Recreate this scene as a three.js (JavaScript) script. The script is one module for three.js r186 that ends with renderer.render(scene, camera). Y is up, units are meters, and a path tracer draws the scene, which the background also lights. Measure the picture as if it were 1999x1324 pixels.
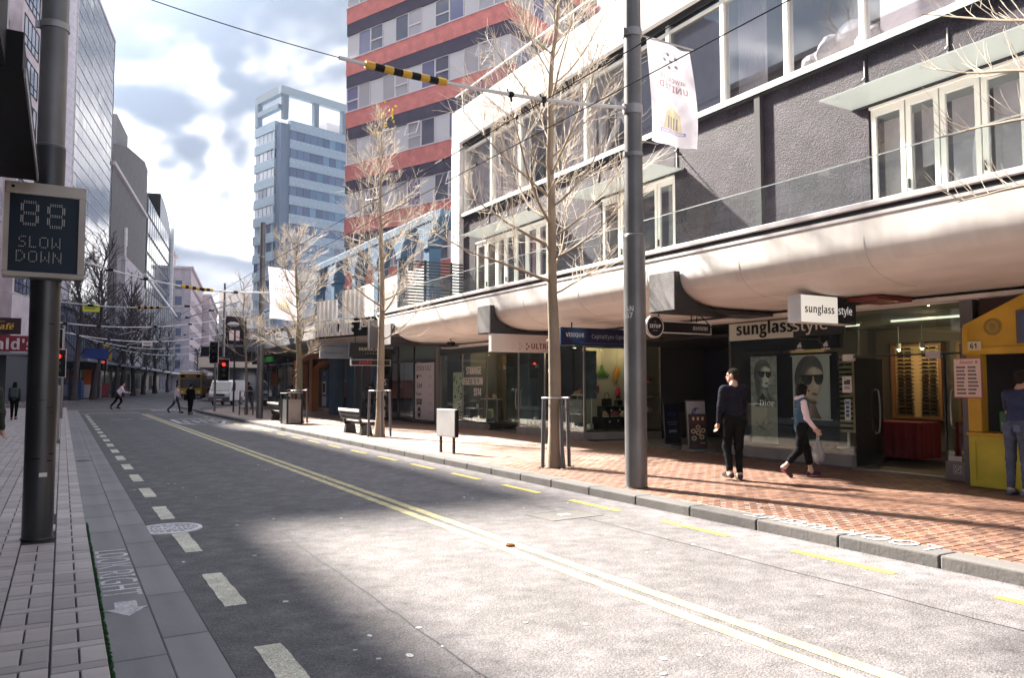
import * as THREE from 'three';
import { mergeGeometries } from 'three/addons/utils/BufferGeometryUtils.js';
import { RoundedBoxGeometry } from 'three/addons/geometries/RoundedBoxGeometry.js';
import { FontLoader } from 'three/addons/loaders/FontLoader.js';
import { TextGeometry } from 'three/addons/geometries/TextGeometry.js';

// ---------- camera, sky, sun, exposure ----------
const scene = new THREE.Scene();
const camera = new THREE.PerspectiveCamera(47.16, 1024 / 679, 0.1, 3000);
camera.position.set(0, 1.65, 0);
camera.rotation.order = 'YXZ';
camera.rotation.set(THREE.MathUtils.degToRad(3.36), THREE.MathUtils.degToRad(-29.98), 0);
const renderer = new THREE.WebGLRenderer({ antialias: true });
renderer.setSize(1024, 679);
renderer.toneMapping = THREE.LinearToneMapping;
renderer.toneMappingExposure = 8.4;
renderer.shadowMap.enabled = true;

const SUN_EL = 40, SUN_AZ = 17;                                  // degrees up, degrees left of the street's far end
const sunDir = new THREE.Vector3(-Math.sin(SUN_AZ * Math.PI / 180) * Math.cos(SUN_EL * Math.PI / 180), Math.sin(SUN_EL * Math.PI / 180), -Math.cos(SUN_AZ * Math.PI / 180) * Math.cos(SUN_EL * Math.PI / 180));
const sun = new THREE.DirectionalLight(new THREE.Color(1, 0.925, 0.81), 3.8);
sun.position.copy(sunDir).multiplyScalar(150); sun.castShadow = true; sun.shadow.radius = 4;
sun.shadow.mapSize.set(4096, 4096);
Object.assign(sun.shadow.camera, { left: -80, right: 80, top: 80, bottom: -80, near: 1, far: 400 });
scene.add(sun, sun.target);

function rng(seed) { let a = seed >>> 0; return () => { a |= 0; a = a + 0x6D2B79F5 | 0; let t = Math.imul(a ^ a >>> 15, 1 | a); t = t + Math.imul(t ^ t >>> 7, 61 | t) ^ t; return ((t ^ t >>> 14) >>> 0) / 4294967296; }; }
const hash = (x, y, s) => { let h = Math.imul(x, 374761393) + Math.imul(y, 668265263) + Math.imul(s, 2246822519) | 0; h = Math.imul(h ^ h >>> 13, 1274126177); return ((h ^ h >>> 16) >>> 0) / 4294967296; };
function vnoise(x, y, s = 0, per = 0) {
  const xi = Math.floor(x), yi = Math.floor(y), fx = x - xi, fy = y - yi, w = (n) => per ? ((n % per) + per) % per : n;
  const u = fx * fx * (3 - 2 * fx), v = fy * fy * (3 - 2 * fy);
  const a = hash(w(xi), w(yi), s), b = hash(w(xi + 1), w(yi), s), c = hash(w(xi), w(yi + 1), s), d = hash(w(xi + 1), w(yi + 1), s);
  return a + (b - a) * u + (c - a) * v + (a - b - c + d) * u * v;
}
function fbm(x, y, s = 0, oct = 5, per = 0) { let v = 0, a = 0.5, n = 0; for (let i = 0; i < oct; i++) { v += a * vnoise(x, y, s + i * 17, per); n += a; a *= 0.5; x *= 2; y *= 2; per *= 2; } return v / n; }
const sstep = (a, b, x) => { const t = Math.min(1, Math.max(0, (x - a) / (b - a))); return t * t * (3 - 2 * t); };
const lerp = (a, b, t) => a + (b - a) * t;

{ // cloudy sky: bright white cloud with blue-grey gaps
  const W = 1536, H = 768, data = new Float32Array(W * H * 4);
  for (let j = 0; j < H; j++) for (let i = 0; i < W; i++) {
    const el = ((j + 0.5) / H - 0.5) * Math.PI, az = ((i + 0.5) / W - 0.5) * 2 * Math.PI;
    const y = Math.sin(el), c = Math.cos(el), x = Math.cos(az) * c, z = Math.sin(az) * c;
    const yy = Math.max(y, 0.0), px = x / (yy + 0.22) - 27.023, pz = z / (yy + 0.22) - 17.086;
    const wx = fbm(px * 1.1 + 5, pz * 1.1, 3, 3) - 0.5, wz = fbm(px * 1.1, pz * 1.1 + 9, 11, 3) - 0.5;
    const big = fbm(px * 0.85 + wx + 1.7, pz * 0.85 + wz + 3.1, 21, 6), det = fbm(px * 3.0 + wx * 2, pz * 3.0 + wz * 2, 51, 5);
    let t = sstep(0.40, 0.62, big * 0.72 + det * 0.28);
    const puff = sstep(0.50, 0.70, fbm(px * 2.1 + wx * 1.5 + 8, pz * 2.1 + wz * 1.5, 71, 6));
    const hz = Math.exp(-yy * 5.5);
    t = sstep(0.30, 1.12, t * 0.42 + puff * 0.62 + hz * 0.75 + (det - 0.5) * 0.55 + (fbm(px * 7 + wx * 4, pz * 7 + wz * 4, 91, 4) - 0.5) * 0.22);
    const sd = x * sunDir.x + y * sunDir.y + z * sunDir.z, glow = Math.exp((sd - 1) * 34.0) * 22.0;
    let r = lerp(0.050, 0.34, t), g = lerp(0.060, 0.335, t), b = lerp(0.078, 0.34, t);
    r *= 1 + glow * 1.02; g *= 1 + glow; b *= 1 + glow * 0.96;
    if (y < 0) { const k = Math.exp(y * 6); r = lerp(0.06, r, k); g = lerp(0.06, g, k); b = lerp(0.06, b, k); }
    const o = (j * W + i) * 4; data[o] = r; data[o + 1] = g; data[o + 2] = b; data[o + 3] = 1;
  }
  const tex = new THREE.DataTexture(data, W, H, THREE.RGBAFormat, THREE.FloatType);
  tex.mapping = THREE.EquirectangularReflectionMapping; tex.magFilter = tex.minFilter = THREE.LinearFilter; tex.needsUpdate = true;
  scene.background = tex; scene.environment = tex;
}
scene.fog = new THREE.FogExp2(new THREE.Color(0.86, 0.86, 0.95), 0.00016);

// ---------- helpers ----------
const D2R = Math.PI / 180, V = (x, y, z) => new THREE.Vector3(x, y, z);
const font = await new FontLoader().loadAsync('fonts/droid/droid_sans_bold.typeface.json');
const fontR = await new FontLoader().loadAsync('fonts/droid/droid_sans_regular.typeface.json');
const taken = {};
const numbered = (n) => { const k = taken[n] = (taken[n] ?? -1) + 1; return k ? n + '_' + String(k).padStart(3, '0') : n; };
function tag(o, label, category, group, kind) { if (label) o.userData.label = label; if (category) o.userData.category = category; if (group) o.userData.group = group; if (kind) o.userData.kind = kind; return o; }
// a thing: a group at its base; its parts are its children, given in coordinates relative to that base (local) or to the world
function thing(name, label, category, [x, y, z] = [0, 0, 0], turn = 0, group) {
  const o = new THREE.Group(); o.name = numbered(name); o.position.set(x, y, z); o.rotation.y = turn; scene.add(o); return tag(o, label, category, group);
}
function structure(name) { const o = new THREE.Group(); o.name = numbered(name); o.userData.kind = 'structure'; scene.add(o); return o; }
function copyOf(o, [x, y, z], turn, label) { const c = o.clone(); c.name = numbered(o.name.replace(/_\d{3}$/, '')); scene.add(c); c.position.set(x, y, z); c.rotation.y = turn; if (label) c.userData.label = label; return c; }
function planarUV(g) {                                           // uv in metres, chosen by the facing of each corner
  const p = g.attributes.position, n = g.attributes.normal, uv = new Float32Array(p.count * 2);
  for (let i = 0; i < p.count; i++) {
    const ax = Math.abs(n.getX(i)), ay = Math.abs(n.getY(i)), az = Math.abs(n.getZ(i));
    if (ay >= ax && ay >= az) { uv[2 * i] = p.getX(i); uv[2 * i + 1] = p.getZ(i); }
    else if (ax >= az) { uv[2 * i] = p.getZ(i); uv[2 * i + 1] = p.getY(i); }
    else { uv[2 * i] = p.getX(i); uv[2 * i + 1] = p.getY(i); }
  }
  g.setAttribute('uv', new THREE.BufferAttribute(uv, 2)); return g;
}
function join(geos, keepUV) {
  const list = (Array.isArray(geos) ? geos : [geos]).filter(Boolean).map((g) => { g = g.index ? g.toNonIndexed() : g; const h = new THREE.BufferGeometry(); for (const k of ['position', 'normal', 'uv', 'color']) if (g.attributes[k]) h.setAttribute(k, g.attributes[k]); return h; });
  const all = list.every((g) => g.attributes.uv) && keepUV;
  if (!all) list.forEach((g) => g.deleteAttribute('uv'));
  if (!list.every((g) => g.attributes.color)) list.forEach((g) => g.deleteAttribute('color'));
  const g = list.length > 1 ? mergeGeometries(list) : list[0];
  return all ? g : planarUV(g);
}
function part(parent, name, geos, mat, o = {}) {
  let g = o.shared ? geos : join(geos, o.uv);
  if (o.world) { let p = parent, v = V(0, 0, 0); while (p && p !== scene) { v.add(p.position); p = p.parent; } g.translate(-v.x, -v.y, -v.z); }
  const m = new THREE.Mesh(g, mat); m.castShadow = m.receiveShadow = true;
  m.name = parent === scene ? numbered(name) : name; if (o.label) m.userData.label = o.label; if (o.kind) m.userData.kind = o.kind;
  if (o.at) m.position.set(...o.at); if (o.turn) m.rotation.y = o.turn;
  parent.add(m); return m;
}
const box = (x0, x1, y0, y1, z0, z1) => new THREE.BoxGeometry(Math.abs(x1 - x0), Math.abs(y1 - y0), Math.abs(z1 - z0)).translate((x0 + x1) / 2, (y0 + y1) / 2, (z0 + z1) / 2);
const rbox = (x0, x1, y0, y1, z0, z1, r = 0.02, s = 2) => new RoundedBoxGeometry(Math.abs(x1 - x0), Math.abs(y1 - y0), Math.abs(z1 - z0), s, r).translate((x0 + x1) / 2, (y0 + y1) / 2, (z0 + z1) / 2);
const chip = (w, h, d, b) => {                                   // box with a chamfered top, 10 faces; base at y=0
  const p = [[-w / 2, 0, -d / 2], [w / 2, 0, -d / 2], [w / 2, 0, d / 2], [-w / 2, 0, d / 2], [-w / 2, h - b, -d / 2], [w / 2, h - b, -d / 2], [w / 2, h - b, d / 2], [-w / 2, h - b, d / 2], [-w / 2 + b, h, -d / 2 + b], [w / 2 - b, h, -d / 2 + b], [w / 2 - b, h, d / 2 - b], [-w / 2 + b, h, d / 2 - b]];
  const q = [[8, 11, 10, 9]]; for (let i = 0; i < 4; i++) { const j = (i + 1) % 4; q.push([i, i + 4, j + 4, j], [i + 4, i + 8, j + 8, j + 4]); }
  const v = []; for (const [a, b2, c, d2] of q) for (const k of [a, b2, c, a, c, d2]) v.push(...p[k]);
  const g = new THREE.BufferGeometry(); g.setAttribute('position', new THREE.Float32BufferAttribute(v, 3)); g.computeVertexNormals(); return planarUV(g);
};
function stick(a, b, r0, r1 = r0, seg = 8, open = false) {        // tapered rod from a to b
  const A = V(...a), B = V(...b), d = B.clone().sub(A), g = new THREE.CylinderGeometry(r1, r0, d.length(), seg, 1, open);
  g.applyQuaternion(new THREE.Quaternion().setFromUnitVectors(V(0, 1, 0), d.normalize())); return g.translate((A.x + B.x) / 2, (A.y + B.y) / 2, (A.z + B.z) / 2);
}
const tube = (pts, r, n = 24, seg = 6, closed = false) => new THREE.TubeGeometry(new THREE.CatmullRomCurve3(pts.map((p) => V(...p)), closed), n, r, seg, closed);
const ball = (x, y, z, rx, ry = rx, rz = rx, a = 14, b = 10) => new THREE.SphereGeometry(1, a, b).scale(rx, ry, rz).translate(x, y, z);
const disc = (r, h, x, y, z, seg = 24) => new THREE.CylinderGeometry(r, r, h, seg).translate(x, y, z);
function extrude(pts, depth, bevel = 0, holes = []) {            // outline in x,y pushed along +z
  const s = new THREE.Shape(pts.map((p) => new THREE.Vector2(...p)));
  for (const h of holes) s.holes.push(new THREE.Path(h.map((p) => new THREE.Vector2(...p))));
  return new THREE.ExtrudeGeometry(s, { depth, bevelEnabled: bevel > 0, bevelSize: bevel, bevelThickness: bevel, bevelSegments: 2 });
}
const flip = (g) => { for (const k of ['position', 'normal', 'uv']) { const a = g.attributes[k]; if (!a) continue; const n = a.itemSize; for (let i = 0; i < a.count; i += 3) for (let c = 0; c < n; c++) { const p = (i + 1) * n + c, q = (i + 2) * n + c, t = a.array[p]; a.array[p] = a.array[q]; a.array[q] = t; } } return g; };
const alongX = (g) => flip(g.index ? g.toNonIndexed() : g).applyMatrix4(new THREE.Matrix4().set(0, 0, 1, 0, 0, 1, 0, 0, 1, 0, 0, 0, 0, 0, 0, 1));   // outline (z,y) pushed along x
function flatText(s, size, f = font) { const g = new THREE.ShapeGeometry(f.generateShapes(s, size), 6); g.computeBoundingBox(); const b = g.boundingBox; return g.translate(-(b.min.x + b.max.x) / 2, -(b.min.y + b.max.y) / 2, 0); }
function solidText(s, size, depth, f = font, sx = 1) { const g = new TextGeometry(s, { font: f, size, depth, curveSegments: 5, bevelEnabled: false }); g.computeBoundingBox(); const b = g.boundingBox; return g.translate(-(b.min.x + b.max.x) / 2, -(b.min.y + b.max.y) / 2, 0).scale(sx, 1, 1); }
const faceStreet = (g) => g.rotateY(-Math.PI / 2);               // drawn in x,y towards +z -> faces the road (-x)
const grid = (g) => g;

function M(r, g, b, rough = 0.8, o = {}) { return new THREE.MeshPhysicalMaterial({ color: new THREE.Color().setRGB(r, g, b), roughness: rough, side: THREE.DoubleSide, ...o }); }
function canvasTex(w, h, draw, rep) { const c = document.createElement('canvas'); c.width = w; c.height = h; const x = c.getContext('2d'); draw(x, w, h); const t = new THREE.CanvasTexture(c); t.colorSpace = THREE.SRGBColorSpace; if (rep) { t.wrapS = t.wrapT = THREE.RepeatWrapping; t.repeat.set(rep, rep); } return t; }
function printed(w, h, draw, rough = 0.6, o = {}) { return new THREE.MeshPhysicalMaterial({ map: canvasTex(w, h, draw), roughness: rough, ...o }); }
function dataTex(n, f, rep, color) {                             // f(u,v) -> grey or [r,g,b], 0..1; tiles
  const d = new Uint8Array(n * n * 4);
  for (let j = 0; j < n; j++) for (let i = 0; i < n; i++) { const v = f(i / n, j / n), o = (j * n + i) * 4; for (let k = 0; k < 3; k++) d[o + k] = 255 * Math.min(1, Math.max(0, Array.isArray(v) ? v[k] : v)); d[o + 3] = 255; }
  const t = new THREE.DataTexture(d, n, n); t.wrapS = t.wrapT = THREE.RepeatWrapping; t.magFilter = THREE.LinearFilter; t.minFilter = THREE.LinearMipmapLinearFilter; t.generateMipmaps = true; t.repeat.set(rep, rep);
  if (color) t.colorSpace = THREE.SRGBColorSpace; t.needsUpdate = true; return t;
}
// shared grain maps (values multiply the colour)
const grainTone = dataTex(256, (u, v) => 0.80 + 0.20 * fbm(u * 6, v * 6, 2, 5, 6), 0.5, true);
const grainBump = dataTex(256, (u, v) => 0.6 * fbm(u * 32, v * 32, 5, 3, 32) + 0.4 * fbm(u * 8, v * 8, 9, 3, 8), 1.2);
const pebbleBump = dataTex(512, (u, v) => 0.6 * vnoise(u * 110, v * 110, 31, 110) + 0.4 * vnoise(u * 200, v * 200, 33, 200), 0.6);
const pebbleTone = dataTex(512, (u, v) => { const a = hash(Math.floor(u * 170), Math.floor(v * 170), 14), c = fbm(u * 5, v * 5, 28, 5, 5), k = 0.34 + 0.30 * c + (a > 0.955 ? 0.42 : a > 0.88 ? 0.14 : 0) + 0.12 * (vnoise(u * 120, v * 120, 47, 120) - 0.5); return [k, k * 0.97, k * 1.03]; }, 0.6, true);  // pale flecks paint the sparkle of glossy pebbles into the tone
const speckTone = dataTex(512, (u, v) => { const a = hash(Math.floor(u * 256), Math.floor(v * 256), 4), c = fbm(u * 10, v * 10, 8, 5, 10), w = vnoise(u * 128, v * 128, 77, 128); const k = 0.60 + 0.34 * c + (a > 0.93 ? 0.22 : a < 0.08 ? -0.2 : 0) + 0.2 * (w - 0.5); return [k, k * 0.985, k]; }, 0.7, true);
const speckBump = dataTex(512, (u, v) => 0.5 * vnoise(u * 128, v * 128, 6, 128) + 0.5 * vnoise(u * 200, v * 200, 16, 200), 0.7);
const stainTone = dataTex(512, (u, v) => { const s = fbm(u * 24, v * 3, 12, 4, 3), c = fbm(u * 5, v * 5, 19, 5, 5); return 0.72 + 0.2 * c + 0.14 * s; }, 0.22, true);

const mat = {
  asphalt: M(0.188, 0.180, 0.181, 0.88, { map: speckTone, bumpMap: speckBump, bumpScale: 0.006, vertexColors: true }),
  ground: M(0.2, 0.19, 0.195, 0.9, { map: speckTone }),
  gutter: M(0.29, 0.268, 0.277, 0.85, { map: stainTone, bumpMap: grainBump, bumpScale: 0.002 }),
  gutter2: M(0.26, 0.24, 0.25, 0.85, { map: stainTone, bumpMap: grainBump, bumpScale: 0.002 }),
  kerb: M(0.125, 0.115, 0.112, 0.85, { map: stainTone, bumpMap: grainBump, bumpScale: 0.004 }),
  kerb2: M(0.108, 0.101, 0.099, 0.85, { map: stainTone, bumpMap: grainBump, bumpScale: 0.004 }),
  joint: M(0.045, 0.04, 0.045, 1),
  paintY: M(0.85, 0.66, 0.10, 0.6, { map: speckTone, bumpMap: speckBump, bumpScale: 0.003 }),
  paintDash: M(0.88, 0.83, 0.62, 0.6, { map: speckTone, bumpMap: speckBump, bumpScale: 0.003 }),
  paintCream: M(0.74, 0.65, 0.30, 0.6, { map: speckTone, bumpMap: speckBump, bumpScale: 0.003 }),
  paintW: M(0.82, 0.80, 0.80, 0.6, { map: speckTone }),
  white: M(0.78, 0.76, 0.75, 0.6, { map: grainTone }),
  render: M(0.72, 0.68, 0.69, 0.85, { map: stainTone, bumpMap: grainBump, bumpScale: 0.002 }),
  soffit: M(0.84, 0.79, 0.755, 0.7, { map: stainTone }),
  frameW: M(0.68, 0.66, 0.62, 0.45),
  pebble: M(0.135, 0.115, 0.14, 0.62, { bumpMap: pebbleBump, bumpScale: 0.006, map: pebbleTone, specularIntensity: 0.4 }),
  dark: M(0.018, 0.018, 0.022, 0.55, { specularIntensity: 0.4 }), darkM: M(0.035, 0.037, 0.042, 0.4, { metalness: 0.3 }), black: M(0.008, 0.008, 0.01, 0.6, { specularIntensity: 0.35 }),
  concrete: M(0.23, 0.22, 0.225, 0.9, { map: stainTone, bumpMap: grainBump, bumpScale: 0.004 }),
  steel: M(0.42, 0.42, 0.43, 0.3, { metalness: 0.9 }), galv: M(0.40, 0.395, 0.40, 0.42, { metalness: 0.7, map: grainTone }),
  poleGrey: M(0.185, 0.18, 0.185, 0.4, { metalness: 0.35, clearcoat: 0.3, clearcoatRoughness: 0.25, map: grainTone }),
  glass: M(0.93, 0.97, 0.96, 0.02, { transmission: 1, thickness: 0, ior: 1.5 }),
  winGlass: M(0.95, 0.95, 0.97, 0.02, { transmission: 1, thickness: 0, ior: 2.3 }),
  shopGlass: M(0.86, 0.94, 0.92, 0.02, { transmission: 1, thickness: 0, ior: 1.5 }),
  balGlass: M(0.90, 0.94, 0.94, 0.03, { transmission: 1, thickness: 0, ior: 1.5 }),
  frost: M(0.55, 0.59, 0.585, 0.3, { transmission: 0.62, thickness: 0, ior: 1.5 }),
  reflGlass: M(0.03, 0.034, 0.05, 0.03, { ior: 2.5 }),
  skyGlass: M(0.05, 0.06, 0.10, 0.04, { ior: 2.3 }),
  curtain: M(0.62, 0.58, 0.60, 0.9, { map: grainTone }),
  wood: M(0.35, 0.18, 0.08, 0.6, { map: grainTone }),
  bark: M(0.35, 0.275, 0.205, 0.9, { map: grainTone, bumpMap: grainBump, bumpScale: 0.006 }),
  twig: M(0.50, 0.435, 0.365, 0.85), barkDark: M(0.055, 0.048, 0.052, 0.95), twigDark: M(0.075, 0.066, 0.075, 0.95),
  poleDark: M(0.055, 0.055, 0.062, 0.34, { metalness: 0.45, clearcoat: 0.3, clearcoatRoughness: 0.25, map: grainTone }),
  tar: M(0.03, 0.03, 0.032, 0.6), rubber: M(0.02, 0.02, 0.02, 0.8), red: M(0.45, 0.03, 0.03, 0.5),
  orange: M(0.62, 0.19, 0.04, 0.6, { map: grainTone }), blue: M(0.04, 0.115, 0.21, 0.6, { map: grainTone }), blueD: M(0.035, 0.10, 0.23, 0.6, { map: grainTone }),
  yellow: M(0.72, 0.42, 0.025, 0.5, { map: grainTone }), yellowG: M(0.70, 0.60, 0.04, 0.5, { map: grainTone }),
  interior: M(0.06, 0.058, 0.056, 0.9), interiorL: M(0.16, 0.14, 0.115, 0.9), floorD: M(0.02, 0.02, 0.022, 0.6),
};
// ---------- ground, road, pavements ----------
camera.updateMatrixWorld(true);
const projM = new THREE.Matrix4().multiplyMatrices(camera.projectionMatrix, camera.matrixWorldInverse.copy(camera.matrixWorld).invert());
const inView = (x, y, z) => { const v = V(x, y, z); const d = v.clone().applyMatrix4(camera.matrixWorldInverse); if (d.z > -0.3) return false; v.applyMatrix4(projM); return Math.abs(v.x) < 1.04 && Math.abs(v.y) < 1.06; };
// many like pieces: the nearest 300 in view as meshes, the rest as one instanced part
function lay(parent, name, list, mats, geoFor, near = 300) {
  const cam = camera.position, show = list.filter((p) => inView(p.x, p.y + p.h, p.z)).map((p) => [Math.hypot(p.x - cam.x, p.y - cam.y, p.z - cam.z), p]).sort((a, b) => a[0] - b[0]).slice(0, near).map((a) => a[1]);
  const set = new Set(show), cache = {};
  for (const p of show) { const k = p.w + '_' + p.h + '_' + p.d; const m = new THREE.Mesh(cache[k] ??= geoFor(p.w, p.h, p.d), mats[p.m]); m.name = name; m.position.set(p.x, p.y + p.dy, p.z); m.rotation.set(p.tx || 0, 0, p.tz || 0); m.castShadow = m.receiveShadow = true; parent.add(m); }
  const rest = list.filter((p) => !set.has(p)); if (!rest.length) return;
  const white = mats[0].clone(); white.color.set(0xffffff);
  const im = new THREE.InstancedMesh(chip(1, 1, 1, 0.02), white, rest.length), M4 = new THREE.Matrix4();
  rest.forEach((p, i) => { M4.compose(V(p.x, p.y + p.dy, p.z), new THREE.Quaternion(), V(p.w, p.h, p.d)); im.setMatrixAt(i, M4); im.setColorAt(i, mats[p.m].color); });
  im.name = name + '_field'; im.userData.kind = 'stuff'; im.receiveShadow = true; parent.add(im);
}
{
  const g = structure('ground'); part(g, 'ground_sheet', new THREE.PlaneGeometry(700, 700).rotateX(-Math.PI / 2).translate(0, 0, -250).translate(0, -0.06, 0), mat.ground);
  const road = structure('road');
  const xs = [], zs = [];
  for (let x = -40; x < -1; x += 3) xs.push(x); for (let x = -1; x < 7.5; x += 0.25) xs.push(x); for (let x = 7.5; x <= 70; x += 3.5) xs.push(x);
  for (let z = 14; z > -30; z -= 0.35) zs.push(z); for (let z = -30; z > -66; z -= 1) zs.push(z); for (let z = -66; z >= -330; z -= 6) zs.push(z);
  const pos = [], col = [], idx = [], nx = xs.length;
  for (const z of zs) for (const x of xs) {
    pos.push(x, 0, z);
    let k = 0.80 + 0.36 * fbm(x * 0.5 + 40, z * 0.16 + 7, 3, 5) + 0.24 * (fbm(x * 2.4 + 9, z * 1.1, 8, 4) - 0.5) - 0.10 * sstep(0.62, 0.7, fbm(x * 1.3 + 30, z * 0.9, 15, 4));
    for (const c of [1.85, 3.2, 4.85, 6.0]) k -= 0.07 * Math.exp(-Math.pow((x - c) / 0.28, 2));
    if (x > 0.5 && x < 1.1) k *= 0.9; if (x > 6.4 && x < 6.9) k *= 1.16;
    const s = Math.min(1.2, k); col.push(s, s * 0.985, s * 1.0);
  }
  for (let j = 0; j < zs.length - 1; j++) for (let i = 0; i < nx - 1; i++) { const a = j * nx + i; idx.push(a, a + 1, a + nx, a + 1, a + nx + 1, a + nx); }
  const rg = new THREE.BufferGeometry(); rg.setAttribute('position', new THREE.Float32BufferAttribute(pos, 3)); rg.setAttribute('color', new THREE.Float32BufferAttribute(col, 3)); rg.setIndex(idx); rg.computeVertexNormals();
  part(road, 'asphalt', rg, mat.asphalt);
  // painted markings: thin sheets
  const R = rng(5), flat = (x0, x1, z0, z1, y = 0.004) => new THREE.PlaneGeometry(x1 - x0, Math.abs(z1 - z0), 1, 1).rotateX(-Math.PI / 2).translate((x0 + x1) / 2, y, (z0 + z1) / 2);
  const worn = (x0, x1, z0, z1, y = 0.004) => {                    // painted strip with slightly ragged edges
    const p = [], n = Math.max(3, Math.round(Math.abs(z1 - z0) / 0.12)), j = () => (R() - 0.5) * 0.012;
    for (let i = 0; i <= n; i++) p.push([x0 + j(), lerp(z0, z1, i / n) + (i % n ? 0 : j())]); for (let i = n; i >= 0; i--) p.push([x1 + j(), lerp(z0, z1, i / n) + (i % n ? 0 : j())]);
    return new THREE.ShapeGeometry(new THREE.Shape(p.map(([a, b]) => new THREE.Vector2(a, -b)))).rotateX(-Math.PI / 2).translate(0, y, 0);
  };
  for (let k = -2; k < 20; k++) { const z = -6.15 - 2.15 * k; part(road, 'lane_dash', worn(1.09, 1.255, z, z - 1.13), mat.paintDash); }
  for (const x of [3.84, 4.04]) part(road, 'centre_line', worn(x, x + 0.115, 10, -48.4), mat.paintCream);
  for (let z = -0.4; z > -43; z -= 1.95) part(road, 'edge_dash', worn(6.28, 6.385, z, z - 1.1), mat.paintY);
  part(road, 'stop_line', flat(0.95, 4.0, -50.2, -50.5), mat.paintW); part(road, 'stop_line', flat(4.2, 6.6, -47.0, -47.25), mat.paintW);
  for (const [x0, x1, z] of [[4.4, 6.6, -50.5], [2.0, 2.9, -41], [3.3, 3.9, -41.5], [4, 9, -58.5], [-2, 5, -58]]) part(road, 'road_line', flat(x0, x1, z, z - 0.18), mat.paintW);
  const ring = (pts, w) => { const gs = []; for (let i = 0; i < pts.length; i++) { const a = pts[i], b = pts[(i + 1) % pts.length], dx = b[0] - a[0], dz = b[1] - a[1], L = Math.hypot(dx, dz); gs.push(new THREE.PlaneGeometry(L, w).rotateX(-Math.PI / 2).rotateY(-Math.atan2(dz, dx)).translate((a[0] + b[0]) / 2, 0.004 + 0.001 * (i % 2), (a[1] + b[1]) / 2)); } return join(gs); };
  part(road, 'hump_outline', ring([[4.45, -39.6], [5.5, -40.3], [6.45, -37.4], [5.9, -34.6], [4.8, -34.4], [4.42, -36]], 0.16), mat.paintW);
  for (const [x, z] of [[5.0, -37.3], [5.7, -37.1]]) part(road, 'painted_letter', ring([[x - 0.2, z - 1.2], [x + 0.2, z - 1.2], [x + 0.2, z + 1.2], [x - 0.2, z + 1.2]], 0.1), mat.paintW);
  for (let i = 0; i < 14; i++) part(road, 'painted_letter', flat(5.0 + (i % 7) * 0.24, 5.15 + (i % 7) * 0.24, -54 - (i > 6 ? 1.6 : 0), -54.9 - (i > 6 ? 1.6 : 0)), mat.paintW);
  // joints in the surfacing and flecks of chewing gum
  const seam = (x0, z0, x1, z1) => { const p = []; const n = 40; for (let i = 0; i <= n; i++) p.push([lerp(x0, x1, i / n) + (fbm(i * 0.6, 3, 9, 3) - 0.5) * 0.06, lerp(z0, z1, i / n)]); const s = []; p.forEach(([a, b]) => s.push([a - 0.006, b])); p.slice().reverse().forEach(([a, b]) => s.push([a + 0.006, b])); return new THREE.ShapeGeometry(new THREE.Shape(s.map(([a, b]) => new THREE.Vector2(a, -b)))).rotateX(-Math.PI / 2).translate(0, 0.003, 0); };
  part(road, 'surface_joint', seam(2.1, -2, 2.16, -9), mat.tar); part(road, 'surface_joint', seam(5.62, 0, 5.66, -16), mat.tar); part(road, 'surface_joint', seam(0.9, 4, 0.9, -40), mat.tar);
  const gum = []; for (let i = 0; i < 150; i++) { const z = -3.5 - Math.pow(R(), 1.6) * 26, x = 1 + R() * 5.6; gum.push(new THREE.CircleGeometry(0.008 + R() * 0.016, 7).rotateX(-Math.PI / 2).scale(1, 1, 0.7 + R()).translate(x, 0.004, z)); }
  part(road, 'gum_spots', gum, mat.paintW, { kind: 'stuff' });
  // reflective stud on the centre lines
  const stud = thing('road_stud', 'small raised amber reflector stud between the double centre lines', 'road stud', [4.0, 0, -7.02]);
  part(stud, 'casing', chip(0.12, 0.03, 0.1, 0.02), mat.galv); part(stud, 'reflector', box(-0.05, 0.05, 0.008, 0.024, 0.041, 0.054), mat.orange);
  // lettering painted in the left gutter: LOOK RIGHT and an arrow
  const up = 0.0185;
  const write = (s, size, sx, fn) => part(road, 'lettering', fn(flatText(s, size, fontR).scale(sx, 1, 1)), mat.paintW);
  write('LOOK RIGHT', 0.27, 0.92, (g) => g.rotateX(-Math.PI / 2).rotateY(-Math.PI / 2).translate(0.455, up, -7.75));
  part(road, 'arrow', new THREE.ShapeGeometry(new THREE.Shape([[-0.075, 0], [0.075, 0], [0.075, -0.2], [0.14, -0.2], [0, -0.42], [-0.14, -0.2], [-0.075, -0.2]].map((p) => new THREE.Vector2(...p)))).rotateX(-Math.PI / 2).translate(0.455, up, -6.62), mat.paintW);
  const kp = 0.1305;
  write('LOOK RIGHT', 0.26, 1.12, (g) => g.rotateX(-Math.PI / 2).rotateY(Math.PI / 2).translate(7.06, kp, -5.5));
}
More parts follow.
